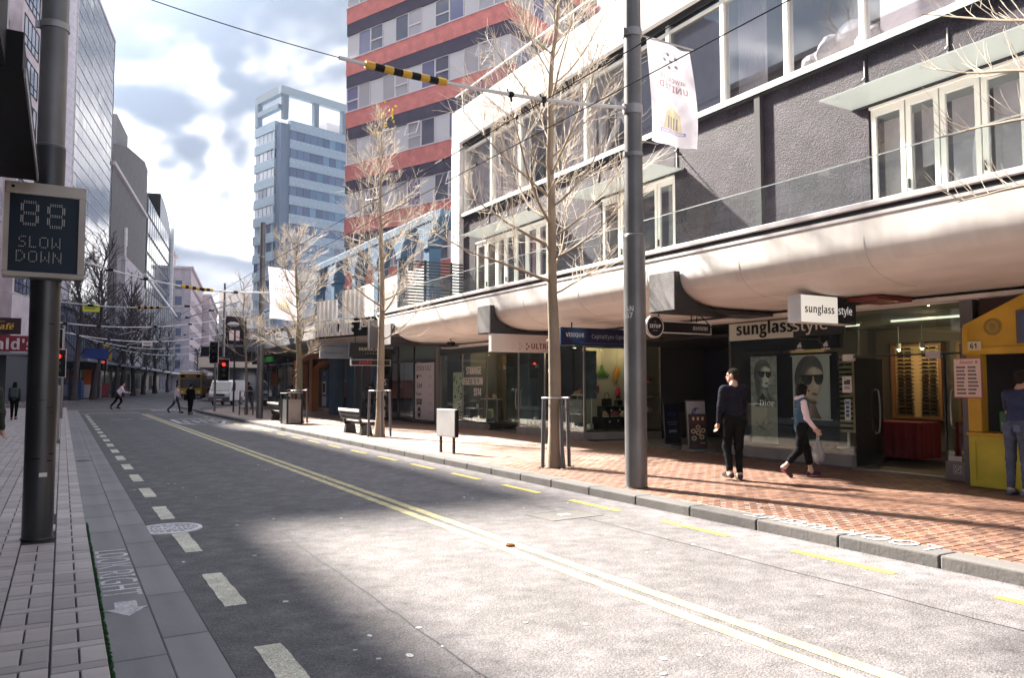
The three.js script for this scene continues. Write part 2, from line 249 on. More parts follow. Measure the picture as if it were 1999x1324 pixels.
{ // gutter slabs along the left kerb
  const g = structure('gutter'); let z = 5; const R = rng(8);
  part(g, 'bed', box(0.27, 0.9, -0.05, 0.006, 8, -58), mat.joint);
  while (z > -34) { const L = 1.15 + (R() - 0.5) * 0.2; part(g, 'gutter_slab', chip(0.325, 0.02, L - 0.012, 0.006), R() < 0.5 ? mat.gutter : mat.gutter2, { at: [0.4375, -0.004, z - L / 2] }); part(g, 'gutter_slab', chip(0.285, 0.016, L - 0.012, 0.006), R() < 0.4 ? mat.gutter : mat.gutter2, { at: [0.748, -0.003, z - L / 2 - 0.35] }); z -= L; }
  part(g, 'gutter_strip', [box(0.28, 0.6, -0.02, 0.016, -34.2, -57), box(0.606, 0.89, -0.02, 0.013, -34.5, -57)], mat.gutter);
  const moss = []; for (let i = 0; i < 2600; i++) { const zz = -3 - R() * 7.0, s = 0.004 + R() * 0.008; moss.push(new THREE.TetrahedronGeometry(s).rotateY(R() * 6).translate(0.276 + R() * 0.012, 0.03 + R() * 0.08, zz)); }
  const m = part(scene, 'moss', moss, M(0.02, 0.085, 0.025, 0.95)); tag(m, 'green moss along the drop of the left kerb', 'moss', null, 'stuff');
}
{ // left pavement: pairs of square pavers between narrow cross pavers
  const g = structure('pavement'); const R = rng(21);
  part(g, 'bed', box(-14, 0.265, -0.05, 0.108, 8, -60), mat.joint);
  const tones = [[0.60, 0.52, 0.505], [0.53, 0.46, 0.45], [0.66, 0.575, 0.555], [0.57, 0.49, 0.485], [0.50, 0.435, 0.43]].map((c) => M(...c, 0.8, { map: grainTone, bumpMap: grainBump, bumpScale: 0.002 })), list = [];
  const W = 0.285, P = 0.415;
  for (let c = 0; c < 14; c++) for (let k = -3; k < 140; k++) {
    const x1 = 0.268 - c * W, z = -2 - k * P - (c % 2) * 0.13, xm = x1 - W / 2;
    const put = (x, zc, w, d) => { if (Math.hypot(x + 0.17, zc + 9.13) < 0.24 || (zc < -9.2 && zc > -10.9 && x > -0.32 && x < -0.02 && hash(k, c, 3) > 0.35)) return; list.push({ x, y: 0, z: zc, w, h: 0.122, d, dy: (R() - 0.5) * 0.003, tx: (R() - 0.5) * 0.008, tz: (R() - 0.5) * 0.008, m: Math.floor(R() * 5) }); };
    put(xm, z, W - 0.012, 0.104); for (const s of [-1, 1]) put(xm + s * W / 4, z - P / 2, W / 2 - 0.010, 0.292);
  }
  lay(g, 'paver', list, tones, (w, h, d) => chip(w, h, d, 0.005));
}
{ // right pavement: concrete kerb stones and clay brick paving
  const g = structure('pavement'); const R = rng(31);
  const s = new THREE.Shape(); const pts = [[7.13, 10], [7.13, -44], [7.25, -49], [7.8, -53.5], [9.2, -57], [11.5, -59.5], [15, -61], [40, -65], [40, 10]];
  s.setFromPoints(pts.map(([x, z]) => new THREE.Vector2(x, -z)));
  part(g, 'bed', new THREE.ExtrudeGeometry(s, { depth: 0.103, bevelEnabled: false }).rotateX(-Math.PI / 2), M(0.16, 0.125, 0.11, 1));
  let z = 4; while (z > -44) { const L = 1.02 + (R() - 0.5) * 0.16; part(g, 'kerb_stone', rbox(6.85, 7.14, -0.03, 0.124, z - L + 0.006, z, 0.022, 2), R() < 0.5 ? mat.kerb : mat.kerb2); z -= L; }
  const outer = [], inner = []; const cv = new THREE.CatmullRomCurve3([[6.99, -44.2], [7.12, -49], [7.65, -53.6], [9.1, -57.1], [11.4, -59.6], [15, -61.1], [40, -65.1]].map(([x, zz]) => V(x, 0, zz)));
  const kr = []; const N = 60; for (let i = 0; i < N; i++) { const a = cv.getPoint(i / N), b = cv.getPoint((i + 1) / N), L = a.distanceTo(b); kr.push(box(-0.15, 0.15, -0.03, 0.122, -L / 2, L / 2).rotateY(Math.atan2(b.x - a.x, b.z - a.z)).translate((a.x + b.x) / 2, 0, (a.z + b.z) / 2)); }
  part(g, 'kerb_curve', kr, mat.kerb);
  const near = [[0.34, 0.165, 0.10], [0.28, 0.125, 0.078], [0.40, 0.205, 0.13], [0.35, 0.175, 0.115], [0.23, 0.11, 0.075]], pale = [[0.52, 0.36, 0.29], [0.50, 0.33, 0.26], [0.56, 0.40, 0.33], [0.48, 0.33, 0.27], [0.54, 0.39, 0.33]], dim = (a, k) => a.map((c) => c.map((v) => v * k)), tones = [...dim(near, 0.58), ...dim(near.map((c, i) => c.map((v, k) => (v + pale[i][k]) / 2)), 0.7), ...dim(pale, 0.85)].map((c) => M(...c, 0.62, { map: grainTone, bumpMap: grainBump, bumpScale: 0.002 })), list = [];  // farther bricks get paler tones: bleaching sunlight put into the brick colour
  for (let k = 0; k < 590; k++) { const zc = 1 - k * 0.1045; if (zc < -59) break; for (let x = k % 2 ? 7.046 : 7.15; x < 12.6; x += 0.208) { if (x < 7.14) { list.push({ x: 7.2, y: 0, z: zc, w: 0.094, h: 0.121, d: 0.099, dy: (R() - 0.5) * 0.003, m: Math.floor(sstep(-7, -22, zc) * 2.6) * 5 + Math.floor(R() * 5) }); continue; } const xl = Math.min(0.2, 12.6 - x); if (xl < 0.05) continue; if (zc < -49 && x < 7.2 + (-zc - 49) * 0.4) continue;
    if (Math.hypot(x + 0.1 - 7.98, zc + 12.2) < 0.34 || Math.hypot(x + 0.1 - 8.09, zc + 21.8) < 0.3) continue;
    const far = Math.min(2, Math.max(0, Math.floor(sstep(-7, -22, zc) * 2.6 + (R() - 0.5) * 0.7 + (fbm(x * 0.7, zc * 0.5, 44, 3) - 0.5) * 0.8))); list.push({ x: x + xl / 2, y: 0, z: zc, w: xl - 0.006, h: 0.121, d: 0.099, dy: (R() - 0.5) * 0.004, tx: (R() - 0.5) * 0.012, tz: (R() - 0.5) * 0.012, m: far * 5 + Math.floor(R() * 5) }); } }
  const spots = []; for (let i = 0; i < 170; i++) { const zz = -3.5 - Math.pow(R(), 1.4) * 22, x = 7.3 + R() * 4.9; spots.push(new THREE.CircleGeometry(0.010 + R() * 0.022, 7).rotateX(-Math.PI / 2).scale(1, 1, 0.7 + R() * 0.6).translate(x, 0.1285, zz)); } part(g, 'gum_spots', spots, M(0.11, 0.085, 0.075, 0.9), { kind: 'stuff' });
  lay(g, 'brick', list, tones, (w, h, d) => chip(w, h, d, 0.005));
}
{ // covers set in the road
  const c = thing('manhole_cover', 'round pale metal manhole cover across the left white dashes', 'manhole cover', [1.11, 0, -9.75]);
  part(c, 'rim', [new THREE.RingGeometry(0.30, 0.345, 40).rotateX(-Math.PI / 2).translate(0, 0.012, 0), new THREE.CylinderGeometry(0.345, 0.35, 0.012, 40, 1, true).translate(0, 0.006, 0)], mat.white);
  part(c, 'lid', disc(0.295, 0.012, 0, 0.003, 0, 36), M(0.62, 0.58, 0.60, 0.5, { map: speckTone }));
  const ribs = []; for (const r of [0.05, 0.1, 0.15, 0.2, 0.25]) { const n = Math.round(r * 44); for (let i = 0; i < n; i++) { const a = (i + (r * 20 % 1) * 0.5) / n * 6.283; ribs.push(box(-0.020, 0.020, 0.007, 0.012, -0.008, 0.008).rotateY(-a + Math.PI / 2).translate(Math.cos(a) * r, 0, Math.sin(a) * r)); } }
  part(c, 'slots', ribs, mat.darkM, { kind: 'stuff' });
  const u = thing('utility_cover', 'square concrete utility cover with a small centre hole in the sunlit lane', 'utility cover', [5.55, 0, -8.3], 0.05);
  part(u, 'frame', [box(-0.4, 0.4, -0.02, 0.006, -0.3, -0.26), box(-0.4, 0.4, -0.02, 0.006, 0.26, 0.3), box(-0.4, -0.36, -0.02, 0.006, -0.26, 0.26), box(0.36, 0.4, -0.02, 0.006, -0.26, 0.26)], mat.kerb);
  part(u, 'lid', box(-0.355, 0.355, -0.02, 0.004, -0.255, 0.255), mat.kerb2); part(u, 'key_hole', box(-0.08, 0.08, 0.004, 0.008, -0.05, 0.05), mat.paintW);
  const g1 = thing('gas_cover', 'small round grey access cover in the left gutter far up', 'access cover', [0.44, 0.016, -19.2]); part(g1, 'lid', disc(0.13, 0.012, 0, 0.006, 0), mat.kerb); part(g1, 'rim', new THREE.TorusGeometry(0.13, 0.012, 6, 28).rotateX(Math.PI / 2).translate(0, 0.008, 0), mat.galv);
}
// ---------- the long two-storey shop building on the right ----------
const XW = 12.4;
const lampGlow = new THREE.MeshStandardMaterial({ color: 0x222222, emissive: new THREE.Color(1, 0.88, 0.66), emissiveIntensity: 0.35 });
const tubeGlow = new THREE.MeshStandardMaterial({ color: 0x222222, emissive: new THREE.Color(1, 0.9, 0.7), emissiveIntensity: 0.16 });
function lampLight(x, y, z, i, d = 6, c = 0xffd9a0) { const l = new THREE.PointLight(c, i * 0.3, d, 2); l.position.set(x, y, z); l.castShadow = true; scene.add(l); }
const b1 = thing('shop_building', 'long low building with brown pebbledash wall, white window band and rounded canopy', 'building', [XW, 0, -10]);
const P1 = (n, g, m, o = {}) => part(b1, n, g, m, { world: true, ...o });
{
  // pebbledash panels between and above the doors
  for (const [z0, z1, y0, y1] of [[-25, -24.05, 4.05, 7.68], [-24.035, -19.4, 6.62, 7.68], [-19.385, -16.7, 4.05, 7.68], [-16.685, -13.8, 6.62, 7.68], [-13.785, -11.26, 4.05, 7.68], [-11.09, -8.68, 4.05, 7.68], [-8.665, -4.0, 6.62, 7.68], [-3.985, 6, 4.05, 7.68]])
    P1('wall_panel', box(XW, XW + 0.3, y0, y1, z0, z1), mat.pebble);
  P1('wall_fin', box(XW - 0.09, XW + 0.2, 4.05, 7.68, -11.25, -11.1), M(0.03, 0.028, 0.033, 0.8));
  P1('window_sill', box(XW - 0.12, XW + 0.3, 7.685, 7.81, -25, 6), mat.frameW); P1('sill_drip', box(XW - 0.10, XW - 0.0, 7.64, 7.682, -25, 6), mat.dark);
  P1('parapet_band', rbox(XW - 0.16, XW + 0.5, 10.42, 11.7, -25.7, 6, 0.03), mat.render);
  P1('window_head', box(XW - 0.05, XW + 0.25, 10.3, 10.418, -25, 6), mat.dark);
  P1('end_pillar', rbox(XW - 0.16, XW + 0.5, 4.1, 10.418, -25.72, -25.02, 0.03), mat.render);
  P1('end_wall', box(XW + 0.5, 26, 0.1, 11.65, -26.0, -25.4), mat.concrete); P1('roof', box(XW + 0.5, 26, 11.3, 11.6, -25.35, 6), mat.concrete); P1('rear_wall', box(25.7, 26, 0.1, 11.29, -25.35, 6), mat.concrete); P1('near_wall', box(XW + 0.5, 25.65, 0.1, 11.29, 5.7, 6), mat.concrete);
  // rooms behind the windows
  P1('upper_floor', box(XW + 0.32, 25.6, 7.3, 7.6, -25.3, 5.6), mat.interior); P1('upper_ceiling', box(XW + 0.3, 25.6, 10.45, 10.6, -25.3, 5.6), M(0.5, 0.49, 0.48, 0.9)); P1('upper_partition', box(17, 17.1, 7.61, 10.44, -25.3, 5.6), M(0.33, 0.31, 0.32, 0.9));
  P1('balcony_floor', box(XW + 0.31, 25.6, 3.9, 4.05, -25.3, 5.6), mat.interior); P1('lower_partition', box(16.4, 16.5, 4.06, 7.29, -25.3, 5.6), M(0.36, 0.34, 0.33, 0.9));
  // window band: mullions, panes, curtains
  const mz = [-24.95, -22.9, -20.98, -19.2, -17.4, -15.6, -13.98, -12.2, -10.47, -8.76, -6.98, -5.25, -3.5, -1.7, 0.1, 2];
  mz.forEach((z, i) => { P1('mullion', box(XW - 0.02, XW + 0.16, 7.812, 10.298, z - 0.055, z + 0.055), mat.frameW);
    if (i < mz.length - 1) { const z1 = mz[i + 1]; P1('window_pane', box(XW + 0.06, XW + 0.07, 7.812, 10.298, z + 0.055, z1 - 0.055), i === 5 || i === 6 ? mat.reflGlass : mat.winGlass);
      if ([0, 1, 3, 7, 9, 10].includes(i)) { const n = 28, L = z1 - z - 0.16, cz = i === 7 ? 0.5 : 1; P1('curtain', box(XW + 0.42, XW + 0.435, 7.83, 10.25, z + 0.08, z + 0.08 + L * cz), i === 9 ? M(0.62, 0.57, 0.60, 0.9) : mat.curtain);
        const folds = []; for (let k = 0; k < n / 2; k++) folds.push(stick([XW + 0.41, 7.83, z + 0.1 + L * cz * k * 2 / n], [XW + 0.41, 10.25, z + 0.1 + L * cz * k * 2 / n], 0.022, 0.018, 5, true)); if (i !== 9) P1('curtain_folds', folds, mat.curtain, { kind: 'stuff' }); }
      P1('transom', box(XW - 0.015, XW + 0.12, 10.1, 10.15, z + 0.056, z1 - 0.056), mat.frameW); } });
  // white steel bracing just inside the left bays
  for (const z of [-18.3, -16.5]) for (const s of [1, -1]) P1('brace', stick([XW + 0.55, 7.8, z - s * 0.85], [XW + 0.55, 10.3, z + s * 0.85], 0.09, 0.09, 8), mat.white);
  for (const z of [-19.15, -17.35, -15.62]) P1('brace_post', box(XW + 0.47, XW + 0.62, 7.62, 10.43, z - 0.07, z + 0.07), mat.white);
  // rail on the roof edge
  for (let z = -25.5; z < 5; z += 1.9) { P1('rail_post', box(XW - 0.05, XW - 0.01, 11.7, 12.3, z, z + 0.04), mat.darkM); P1('rail_pane', box(XW - 0.035, XW - 0.025, 11.76, 12.26, z + 0.05, z + 1.88), mat.balGlass); }
  P1('top_rail', box(XW - 0.07, XW + 0.01, 12.3, 12.35, -25.6, 5), mat.galv);
  // folding doors to the balcony
  const door = (zs, hinge) => zs.forEach((z, i) => { if (i === zs.length - 1) return; const z1 = zs[i + 1], w = 0.085, x0 = XW + 0.02 + (hinge || 0), x1 = x0 + 0.06, a = z + 0.012, b = z1 - 0.012;
    const d = P1('folding_door', [box(x0, x1, 4.07, 6.56, a, a + w), box(x0, x1, 4.07, 6.56, b - w, b), box(x0, x1, 6.44, 6.56, a + w, b - w), box(x0, x1, 4.07, 4.24, a + w, b - w)], mat.frameW);
    part(d, 'pane', box(x0 + 0.025 - XW, x0 + 0.035 - XW, 4.24, 6.44, a + w + 10, b - w + 10), mat.winGlass); if (i % 2) part(d, 'handle', box(x0 - 0.04 - XW, x0 - XW - 0.001, 5.0, 5.16, a + 0.03 + 10, a + 0.055 + 10), mat.darkM); });
  door([-24.03, -23.3, -22.55, -21.95, -21.3, -20.6, -19.95, -19.4]); door([-16.68, -15.9, -15.25, -14.45, -13.8]); door([-8.66, -8.0, -7.4, -6.73, -6.05, -5.4, -4.7, -4.0]);
  for (const [z0, z1] of [[-24.03, -19.4], [-16.68, -13.8], [-8.66, -4]]) P1('door_head', box(XW - 0.02, XW + 0.28, 6.565, 6.612, z0, z1), mat.frameW);
  for (const [z0, z1, c] of [[-16.1, -15.5, [0.62, 0.36, 0.2]], [-14.4, -13.9, [0.5, 0.5, 0.44]], [-23.2, -22.8, [0.5, 0.48, 0.4]], [-20.8, -20.2, [0.5, 0.3, 0.3]]]) P1('curtain', box(XW + 0.34, XW + 0.37, 4.08, 6.5, z0, z1), M(...c, 0.9));
  for (const [z, w, y] of [[-7.07, 0.3, 4.9], [-6.4, 0.3, 4.5], [-5.75, 0.3, 4.8], [-5.1, 0.35, 4.6], [-8.33, 0.28, 4.9], [-7.8, 0.1, 5.4]]) P1('reflection_panel', box(XW + 0.34, XW + 0.36, y, 6.4, z - w, z + w), mat.white);  // white panels behind the door panes, standing in for pale reflections
  for (const [z, y, w] of [[-7.8, 4.05, 1.0], [-6.2, 4.05, 1.3]]) P1('table', [box(XW + 0.8, XW + 1.5, y + 0.66, y + 0.72, z - w / 2, z + w / 2), box(XW + 0.9, XW + 0.95, y, y + 0.66, z - w / 2, z - w / 2 + 0.05), box(XW + 0.9, XW + 0.95, y, y + 0.66, z + w / 2 - 0.05, z + w / 2)], mat.white);
  // glass awnings on rods
  for (const [z0, z1] of [[-23.3, -19.0], [-17.05, -13.45], [-8.98, -3.9]]) {
    const a = P1('glass_awning', box(XW - 0.95, XW - 0.03, 6.655, 6.675, z0, z1), mat.frost); const n = Math.round((z1 - z0) / 1.7);
    P1('awning_flashing', [box(XW - 0.028, XW, 6.63, 6.70, z0, z1), box(XW - 0.06, XW - 0.03, 6.625, 6.653, z0, z1)], mat.dark);
    for (let i = 0; i <= n; i++) { const z = lerp(z0 + 0.25, z1 - 0.25, i / n); part(a, 'rod', [stick([-0.01, 7.16, z + 10], [-0.78, 6.67, z + 10], 0.012), ball(-0.78, 6.68, z + 10, 0.03), ball(-0.03, 7.15, z + 10, 0.035)], mat.galv); part(a, 'bracket', box(-0.02, -0.002, 6.72, 7.5, z - 0.012 + 10, z + 0.012 + 10), mat.galv); }
  }
  // rounded canopy over the pavement
  const prof = [[9.62, 4.10], [9.62, 3.72]]; for (let i = 1; i <= 30; i++) { const t = i / 30 * Math.PI / 2; prof.push([10.82 - 1.2 * Math.pow(Math.cos(t), 0.8), 3.72 - 0.63 * Math.pow(Math.sin(t), 0.8)]); }
  prof.push([XW + 0.0, 3.09], [XW, 4.0], [9.9, 4.0], [9.9, 4.10]);
  const cg = extrude(prof, 32.2).translate(0, 0, -26.2); { const p = cg.attributes.position, n = cg.attributes.normal; for (let i = 0; i < p.count; i++) { const x = p.getX(i), y = p.getY(i); if (Math.abs(n.getZ(i)) < 0.5 && n.getX(i) < -0.01 && x < 10.83 && y < 3.73) { const c = Math.max(0, (10.82 - x) / 1.2), s = Math.max(0, (3.72 - y) / 0.63), v = V(-Math.pow(c, 1.5) / 1.2, -Math.pow(s, 1.5) / 0.63, 0).normalize(); n.setXYZ(i, v.x, v.y, 0); } } }
  P1('canopy', cg, mat.soffit);
  P1('canopy_lip', [rbox(9.585, 9.92, 4.105, 4.20, -26.25, 6, 0.02), box(9.605, 9.62, 3.985, 4.03, -26.2, 6)], mat.render); P1('canopy_gutter', box(9.61, 9.65, 4.03, 4.104, -26.2, 6), mat.dark);
  // concrete beams carrying the canopy, their lower corner open to the street
  for (const z of [-25.25, -18.25, -11.28, -4.3, 2.6]) {
    const s = [[9.5, 3.70]]; for (let i = 0; i <= 16; i++) { const t = i / 16 * Math.PI / 2; s.push([10.82 - 1.215 * Math.pow(Math.cos(t), 0.8), 3.70 - 0.66 * Math.pow(Math.sin(t), 0.8)]); } s.push([XW, 3.04], [XW, 2.98], [9.5, 2.98]);
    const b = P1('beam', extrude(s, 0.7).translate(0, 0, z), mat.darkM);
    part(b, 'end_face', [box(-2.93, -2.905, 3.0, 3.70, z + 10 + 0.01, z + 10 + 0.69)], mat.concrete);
  }
  P1('ceiling_strip', box(12.0, XW, 2.97, 3.035, -26, 5), mat.soffit);
  for (let z = -23.1; z < 4; z += 2.32) P1('canopy_joint', prof.slice(1, 32).map((q, i, a) => i < a.length - 1 ? stick([q[0], q[1], z], [a[i + 1][0], a[i + 1][1], z], 0.004, 0.004, 4, true) : null), M(0.42, 0.37, 0.34, 0.9), { kind: 'stuff' });
  // glass balustrade along the canopy edge
  for (let z = -25.9; z < 4; z += 1.26) { P1('balustrade_pane', box(9.79, 9.80, 4.1, 4.86, z + 0.012, z + 1.248), mat.balGlass); P1('balustrade_clamp', box(9.775, 9.815, 4.1, 4.18, z + 0.58, z + 0.66), mat.galv); }
  P1('balustrade_rail', box(9.785, 9.805, 4.862, 4.875, -25.9, 4.3), mat.frost);
  // louvre screen at the far end of the balcony
  const sc = P1('louvre_screen', [box(11.85, 11.93, 4.1, 6.0, -25.0, -24.93), box(9.9, 9.98, 4.1, 6.0, -25.0, -24.93), box(10.85, 10.93, 4.1, 6.0, -25.0, -24.93)], mat.dark);
  for (let i = 0; i < 17; i++) part(sc, 'slat', box(9.9 - XW, 12.35 - XW, 4.18 + i * 0.108, 4.235 + i * 0.108, -14.93, -14.91), mat.darkM);
  // ground-floor shell
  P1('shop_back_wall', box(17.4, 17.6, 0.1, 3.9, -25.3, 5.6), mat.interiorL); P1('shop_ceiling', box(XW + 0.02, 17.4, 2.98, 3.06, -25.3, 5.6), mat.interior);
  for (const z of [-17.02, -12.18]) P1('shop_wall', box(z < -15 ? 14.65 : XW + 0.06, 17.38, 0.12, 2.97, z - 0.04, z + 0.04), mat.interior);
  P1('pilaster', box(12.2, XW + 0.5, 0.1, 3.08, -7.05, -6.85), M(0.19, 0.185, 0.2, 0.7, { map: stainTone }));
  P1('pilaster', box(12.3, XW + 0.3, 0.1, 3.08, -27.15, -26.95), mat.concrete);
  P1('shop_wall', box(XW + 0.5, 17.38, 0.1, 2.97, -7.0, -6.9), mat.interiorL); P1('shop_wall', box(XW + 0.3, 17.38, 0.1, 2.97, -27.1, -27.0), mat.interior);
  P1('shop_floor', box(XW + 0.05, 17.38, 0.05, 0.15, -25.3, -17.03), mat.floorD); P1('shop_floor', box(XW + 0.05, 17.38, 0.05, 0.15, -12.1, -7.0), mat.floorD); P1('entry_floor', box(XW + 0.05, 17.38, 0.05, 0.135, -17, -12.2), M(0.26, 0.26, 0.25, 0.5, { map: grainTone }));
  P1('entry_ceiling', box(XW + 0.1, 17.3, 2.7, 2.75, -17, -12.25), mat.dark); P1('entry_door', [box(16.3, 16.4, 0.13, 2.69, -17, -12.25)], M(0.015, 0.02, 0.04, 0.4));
  P1('street_door_leaf', rbox(16.2, 16.28, 0.14, 2.3, -15.6, -14.3, 0.02), M(0.012, 0.016, 0.035, 0.3));
  // bags of foam heaped inside one upper window
  const R = rng(4); for (let i = 0; i < 7; i++) { const g = new THREE.IcosahedronGeometry(0.36, 3), p = g.attributes.position; for (let k = 0; k < p.count; k++) { const v = V(p.getX(k), p.getY(k), p.getZ(k)); v.multiplyScalar(0.75 + 0.5 * fbm(v.x * 5 + i * 7, v.y * 5 + v.z * 4, i, 3)); p.setXYZ(k, v.x, v.y * 0.95, v.z); } g.computeVertexNormals(); const f = part(scene, 'foam_bag', join(g), M(0.66, 0.63, 0.64, 0.75)); f.position.set(XW + 0.62 + (i % 2) * 0.3, 7.9 + (i === 4 ? 0.42 : 0.1 + 0.1 * (i % 3)), -10.2 + i * 0.21); f.rotation.set(R() * 3, R() * 3, 0); tag(f, 'crumpled white plastic bag heaped inside the upper window above the brown wall', 'bag', 'white bags in the upper window'); }
}
// ---------- shopfronts and what stands in them ----------
const shoeColors = [[0.02, 0.02, 0.022], [0.75, 0.72, 0.7], [0.35, 0.2, 0.12], [0.3, 0.03, 0.05], [0.55, 0.45, 0.3], [0.08, 0.1, 0.16]].map((c) => M(...c, 0.5));
{ // shoe shop
  const s = thing('shoe_shopfront', 'glazed shoe shop front with white lettering on the glass and a grey stone base', 'shopfront', [XW, 0.12, -22]);
  const P = (n, g, m, o = {}) => part(s, n, g, m, { world: true, ...o });
  const stone = M(0.38, 0.365, 0.37, 0.8, { map: stainTone });
  P('base', rbox(XW - 0.05, XW + 0.12, 0.12, 0.32, -26.94, -23.2, 0.01), stone); P('base', [rbox(XW - 0.05, XW + 0.12, 0.12, 0.34, -21.15, -17.5, 0.01), box(-0.06, 0.06, 0.12, 0.34, -1.15, 1.15).rotateY(Math.atan2(2.2, 0.55)).translate(13.5, 0, -17.24)], stone);
  P('window_pane', box(XW + 0.02, XW + 0.032, 0.325, 2.75, -26.9, -23.25), mat.shopGlass); P('window_pane', box(XW + 0.02, XW + 0.032, 0.345, 2.75, -21.12, -17.58), mat.shopGlass);
  P('window_pane', box(-0.006, 0.006, 0.345, 2.68, -1.12, 1.12).rotateY(Math.atan2(2.2, 0.55)).translate(13.5, 0, -17.26), mat.shopGlass);
  P('return_pane', box(XW + 0.03, XW + 0.6, 0.15, 2.7, -23.22, -23.208), mat.shopGlass); P('return_pane', box(XW + 0.03, XW + 0.6, 0.15, 2.7, -21.14, -21.128), mat.shopGlass);
  P('head_frame', [box(XW - 0.02, XW + 0.1, 2.752, 2.97, -26.94, -17.5)], M(0.035, 0.045, 0.05, 0.4)); P('corner_post', box(XW - 0.01, XW + 0.05, 0.34, 2.75, -17.57, -17.52), mat.galv);
  for (const z of [-26.93, -25.1, -23.24, -21.13, -19.6]) P('window_bar', box(XW + 0.005, XW + 0.05, 0.33, 2.75, z, z + 0.025), mat.galv);
  for (const [z, h] of [[-22.55, 1], [-21.45, -1]]) { const d = P('glass_door', box(XW + 0.6, XW + 0.612, 0.16, 2.3, z - 0.5, z + 0.5), mat.shopGlass); const zz = z + h * 0.38; part(d, 'handle', tube([[0.57, 0.85, zz + 22], [0.54, 0.9, zz + 22], [0.54, 1.45, zz + 22], [0.57, 1.5, zz + 22]].map(([a, b, c]) => [a, b - 0.12, c]), 0.016, 20), mat.steel); part(d, 'hinge', box(0.58, 0.63, 2.05, 2.18, z - h * 0.48 + 22 - 0.06, z - h * 0.48 + 22 + 0.06), mat.steel); }
  P('display_floor', box(XW + 0.05, 14, 0.2, 0.36, -26.9, -23.25), mat.interior); P('display_floor', [box(XW + 0.05, 13.2, 0.2, 0.38, -21.1, -17.6), box(13.2, 14.5, 0.2, 0.38, -18.35, -17.55)], mat.interior);
  P('display_wall', box(13.0, 14.62, 0.38, 2.72, -18.45, -18.4), M(0.38, 0.355, 0.31, 0.9)); P('lace_panel', box(XW + 0.14, XW + 0.62, 1.25, 2.6, -17.82, -17.8), M(0.16, 0.22, 0.30, 0.9, { map: speckTone }));
  P('display_wall', box(14.0, 14.05, 0.36, 2.72, -26.9, -24.7), M(0.13, 0.10, 0.065, 0.9, { map: stainTone })); P('counter', rbox(14.6, 15.3, 0.15, 1.15, -22.6, -20.8, 0.02), mat.white); P('rear_shelf', [box(17.0, 17.38, 1.2, 1.23, -24.5, -18.5), box(17.0, 17.38, 1.7, 1.73, -24.5, -18.5), box(17.0, 17.38, 0.7, 0.73, -24.5, -18.5)], mat.wood);
  P('door_mat', box(XW + 0.02, XW + 0.58, 0.135, 0.15, -23.15, -21.2), mat.kerb2);
  const letter = (t, size, y, z, sx) => P('lettering', faceStreet(solidText(t, size, 0.006, font, sx)).translate(XW + 0.012, y, z), mat.white);
  letter('STRANGE', 0.26, 2.14, -24.2, 0.72); letter('VEGETATION', 0.26, 1.77, -24.32, 0.72); letter('SS14', 0.26, 1.4, -23.9, 0.72);
  P('lettering', solidText('ULTRA', 0.27, 0.004).rotateY(Math.PI).translate(15.6, 1.0, -16.96), mat.dark);
  // panels and stands
  const pan = thing('spotted_panel', 'tall cream panel with dark spots standing in the shoe shop window', 'display panel', [XW + 0.35, 0.36, -26.1]); part(pan, 'board', rbox(-0.02, 0.02, 0, 1.75, -0.42, 0.42, 0.01), M(0.72, 0.72, 0.52, 0.8)); const R = rng(9), sp = []; for (let i = 0; i < 60; i++) sp.push(disc(0.018 + R() * 0.02, 0.004, 0, 0, 0, 8).rotateZ(Math.PI / 2).translate(-0.024, 0.06 + R() * 1.62, -0.37 + R() * 0.74)); part(pan, 'spots', sp, mat.dark, { kind: 'stuff' });
  const shelf = (nm, lb, x, z, w, h) => { const t = thing(nm, lb, 'display stand', [x, 0.38, z], 0, null); part(t, 'top', rbox(-0.18, 0.18, h, h + 0.025, -w / 2, w / 2, 0.006), mat.white); for (const k of [-1, 1]) part(t, 'leg', stick([0, 0, k * (w / 2 - 0.05)], [0, h, k * (w / 2 - 0.05)], 0.012), mat.steel); return t; };
  const stands = [shelf('shoe_stand', 'white shoe stand left of the glass doors, behind the white lettering', XW + 0.65, -24.1, 1.0, 0.75), shelf('shoe_stand', 'low white shoe stand in the left display window beside the spotted panel', XW + 0.5, -25.1, 0.8, 0.4), shelf('shoe_stand', 'tall white shoe stand behind the bare tree trunk in the window', XW + 0.55, -18.3, 0.8, 0.95), shelf('shoe_stand', 'middle white shoe stand in the window beside the glass doors', XW + 0.5, -19.3, 0.9, 0.6)];
  const blk = thing('display_block', 'stepped black display block with bags and price tags in the corner window', 'display stand', [13.65, 0.38, -17.95]); part(blk, 'step', rbox(-0.5, 0.55, 0, 0.35, -0.28, 0.3, 0.02), mat.black); part(blk, 'step', rbox(-0.3, 0.55, 0.35, 0.65, -0.3, 0.12, 0.02), mat.black);
  part(blk, 'price_tag', [[-0.3, 0.2], [0, 0.22], [0.3, 0.18], [-0.1, 0.5], [0.2, 0.52]].map(([x, y]) => box(x - 0.025, x + 0.025, y, y + 0.06, y > 0.4 ? 0.125 : 0.305, y > 0.4 ? 0.13 : 0.31)), mat.white, { kind: 'stuff' });
  for (const [x, y, z, sc, lb] of [[13.5, 1.03, -17.98, 1, 'black handbag leaning on the top step of the display block'], [13.95, 1.03, -18.02, 0.8, 'smaller black handbag at the right end of the display block']]) { const b = thing('handbag', lb, 'handbag', [x, y, z], 0.4); part(b, 'body', rbox(-0.2 * sc, 0.2 * sc, 0, 0.22 * sc, -0.07, 0.07, 0.04), mat.black); part(b, 'strap', tube([[-0.14 * sc, 0.2 * sc, 0], [-0.08 * sc, 0.36 * sc, 0], [0.08 * sc, 0.36 * sc, 0], [0.14 * sc, 0.2 * sc, 0]], 0.01, 20), mat.black); }
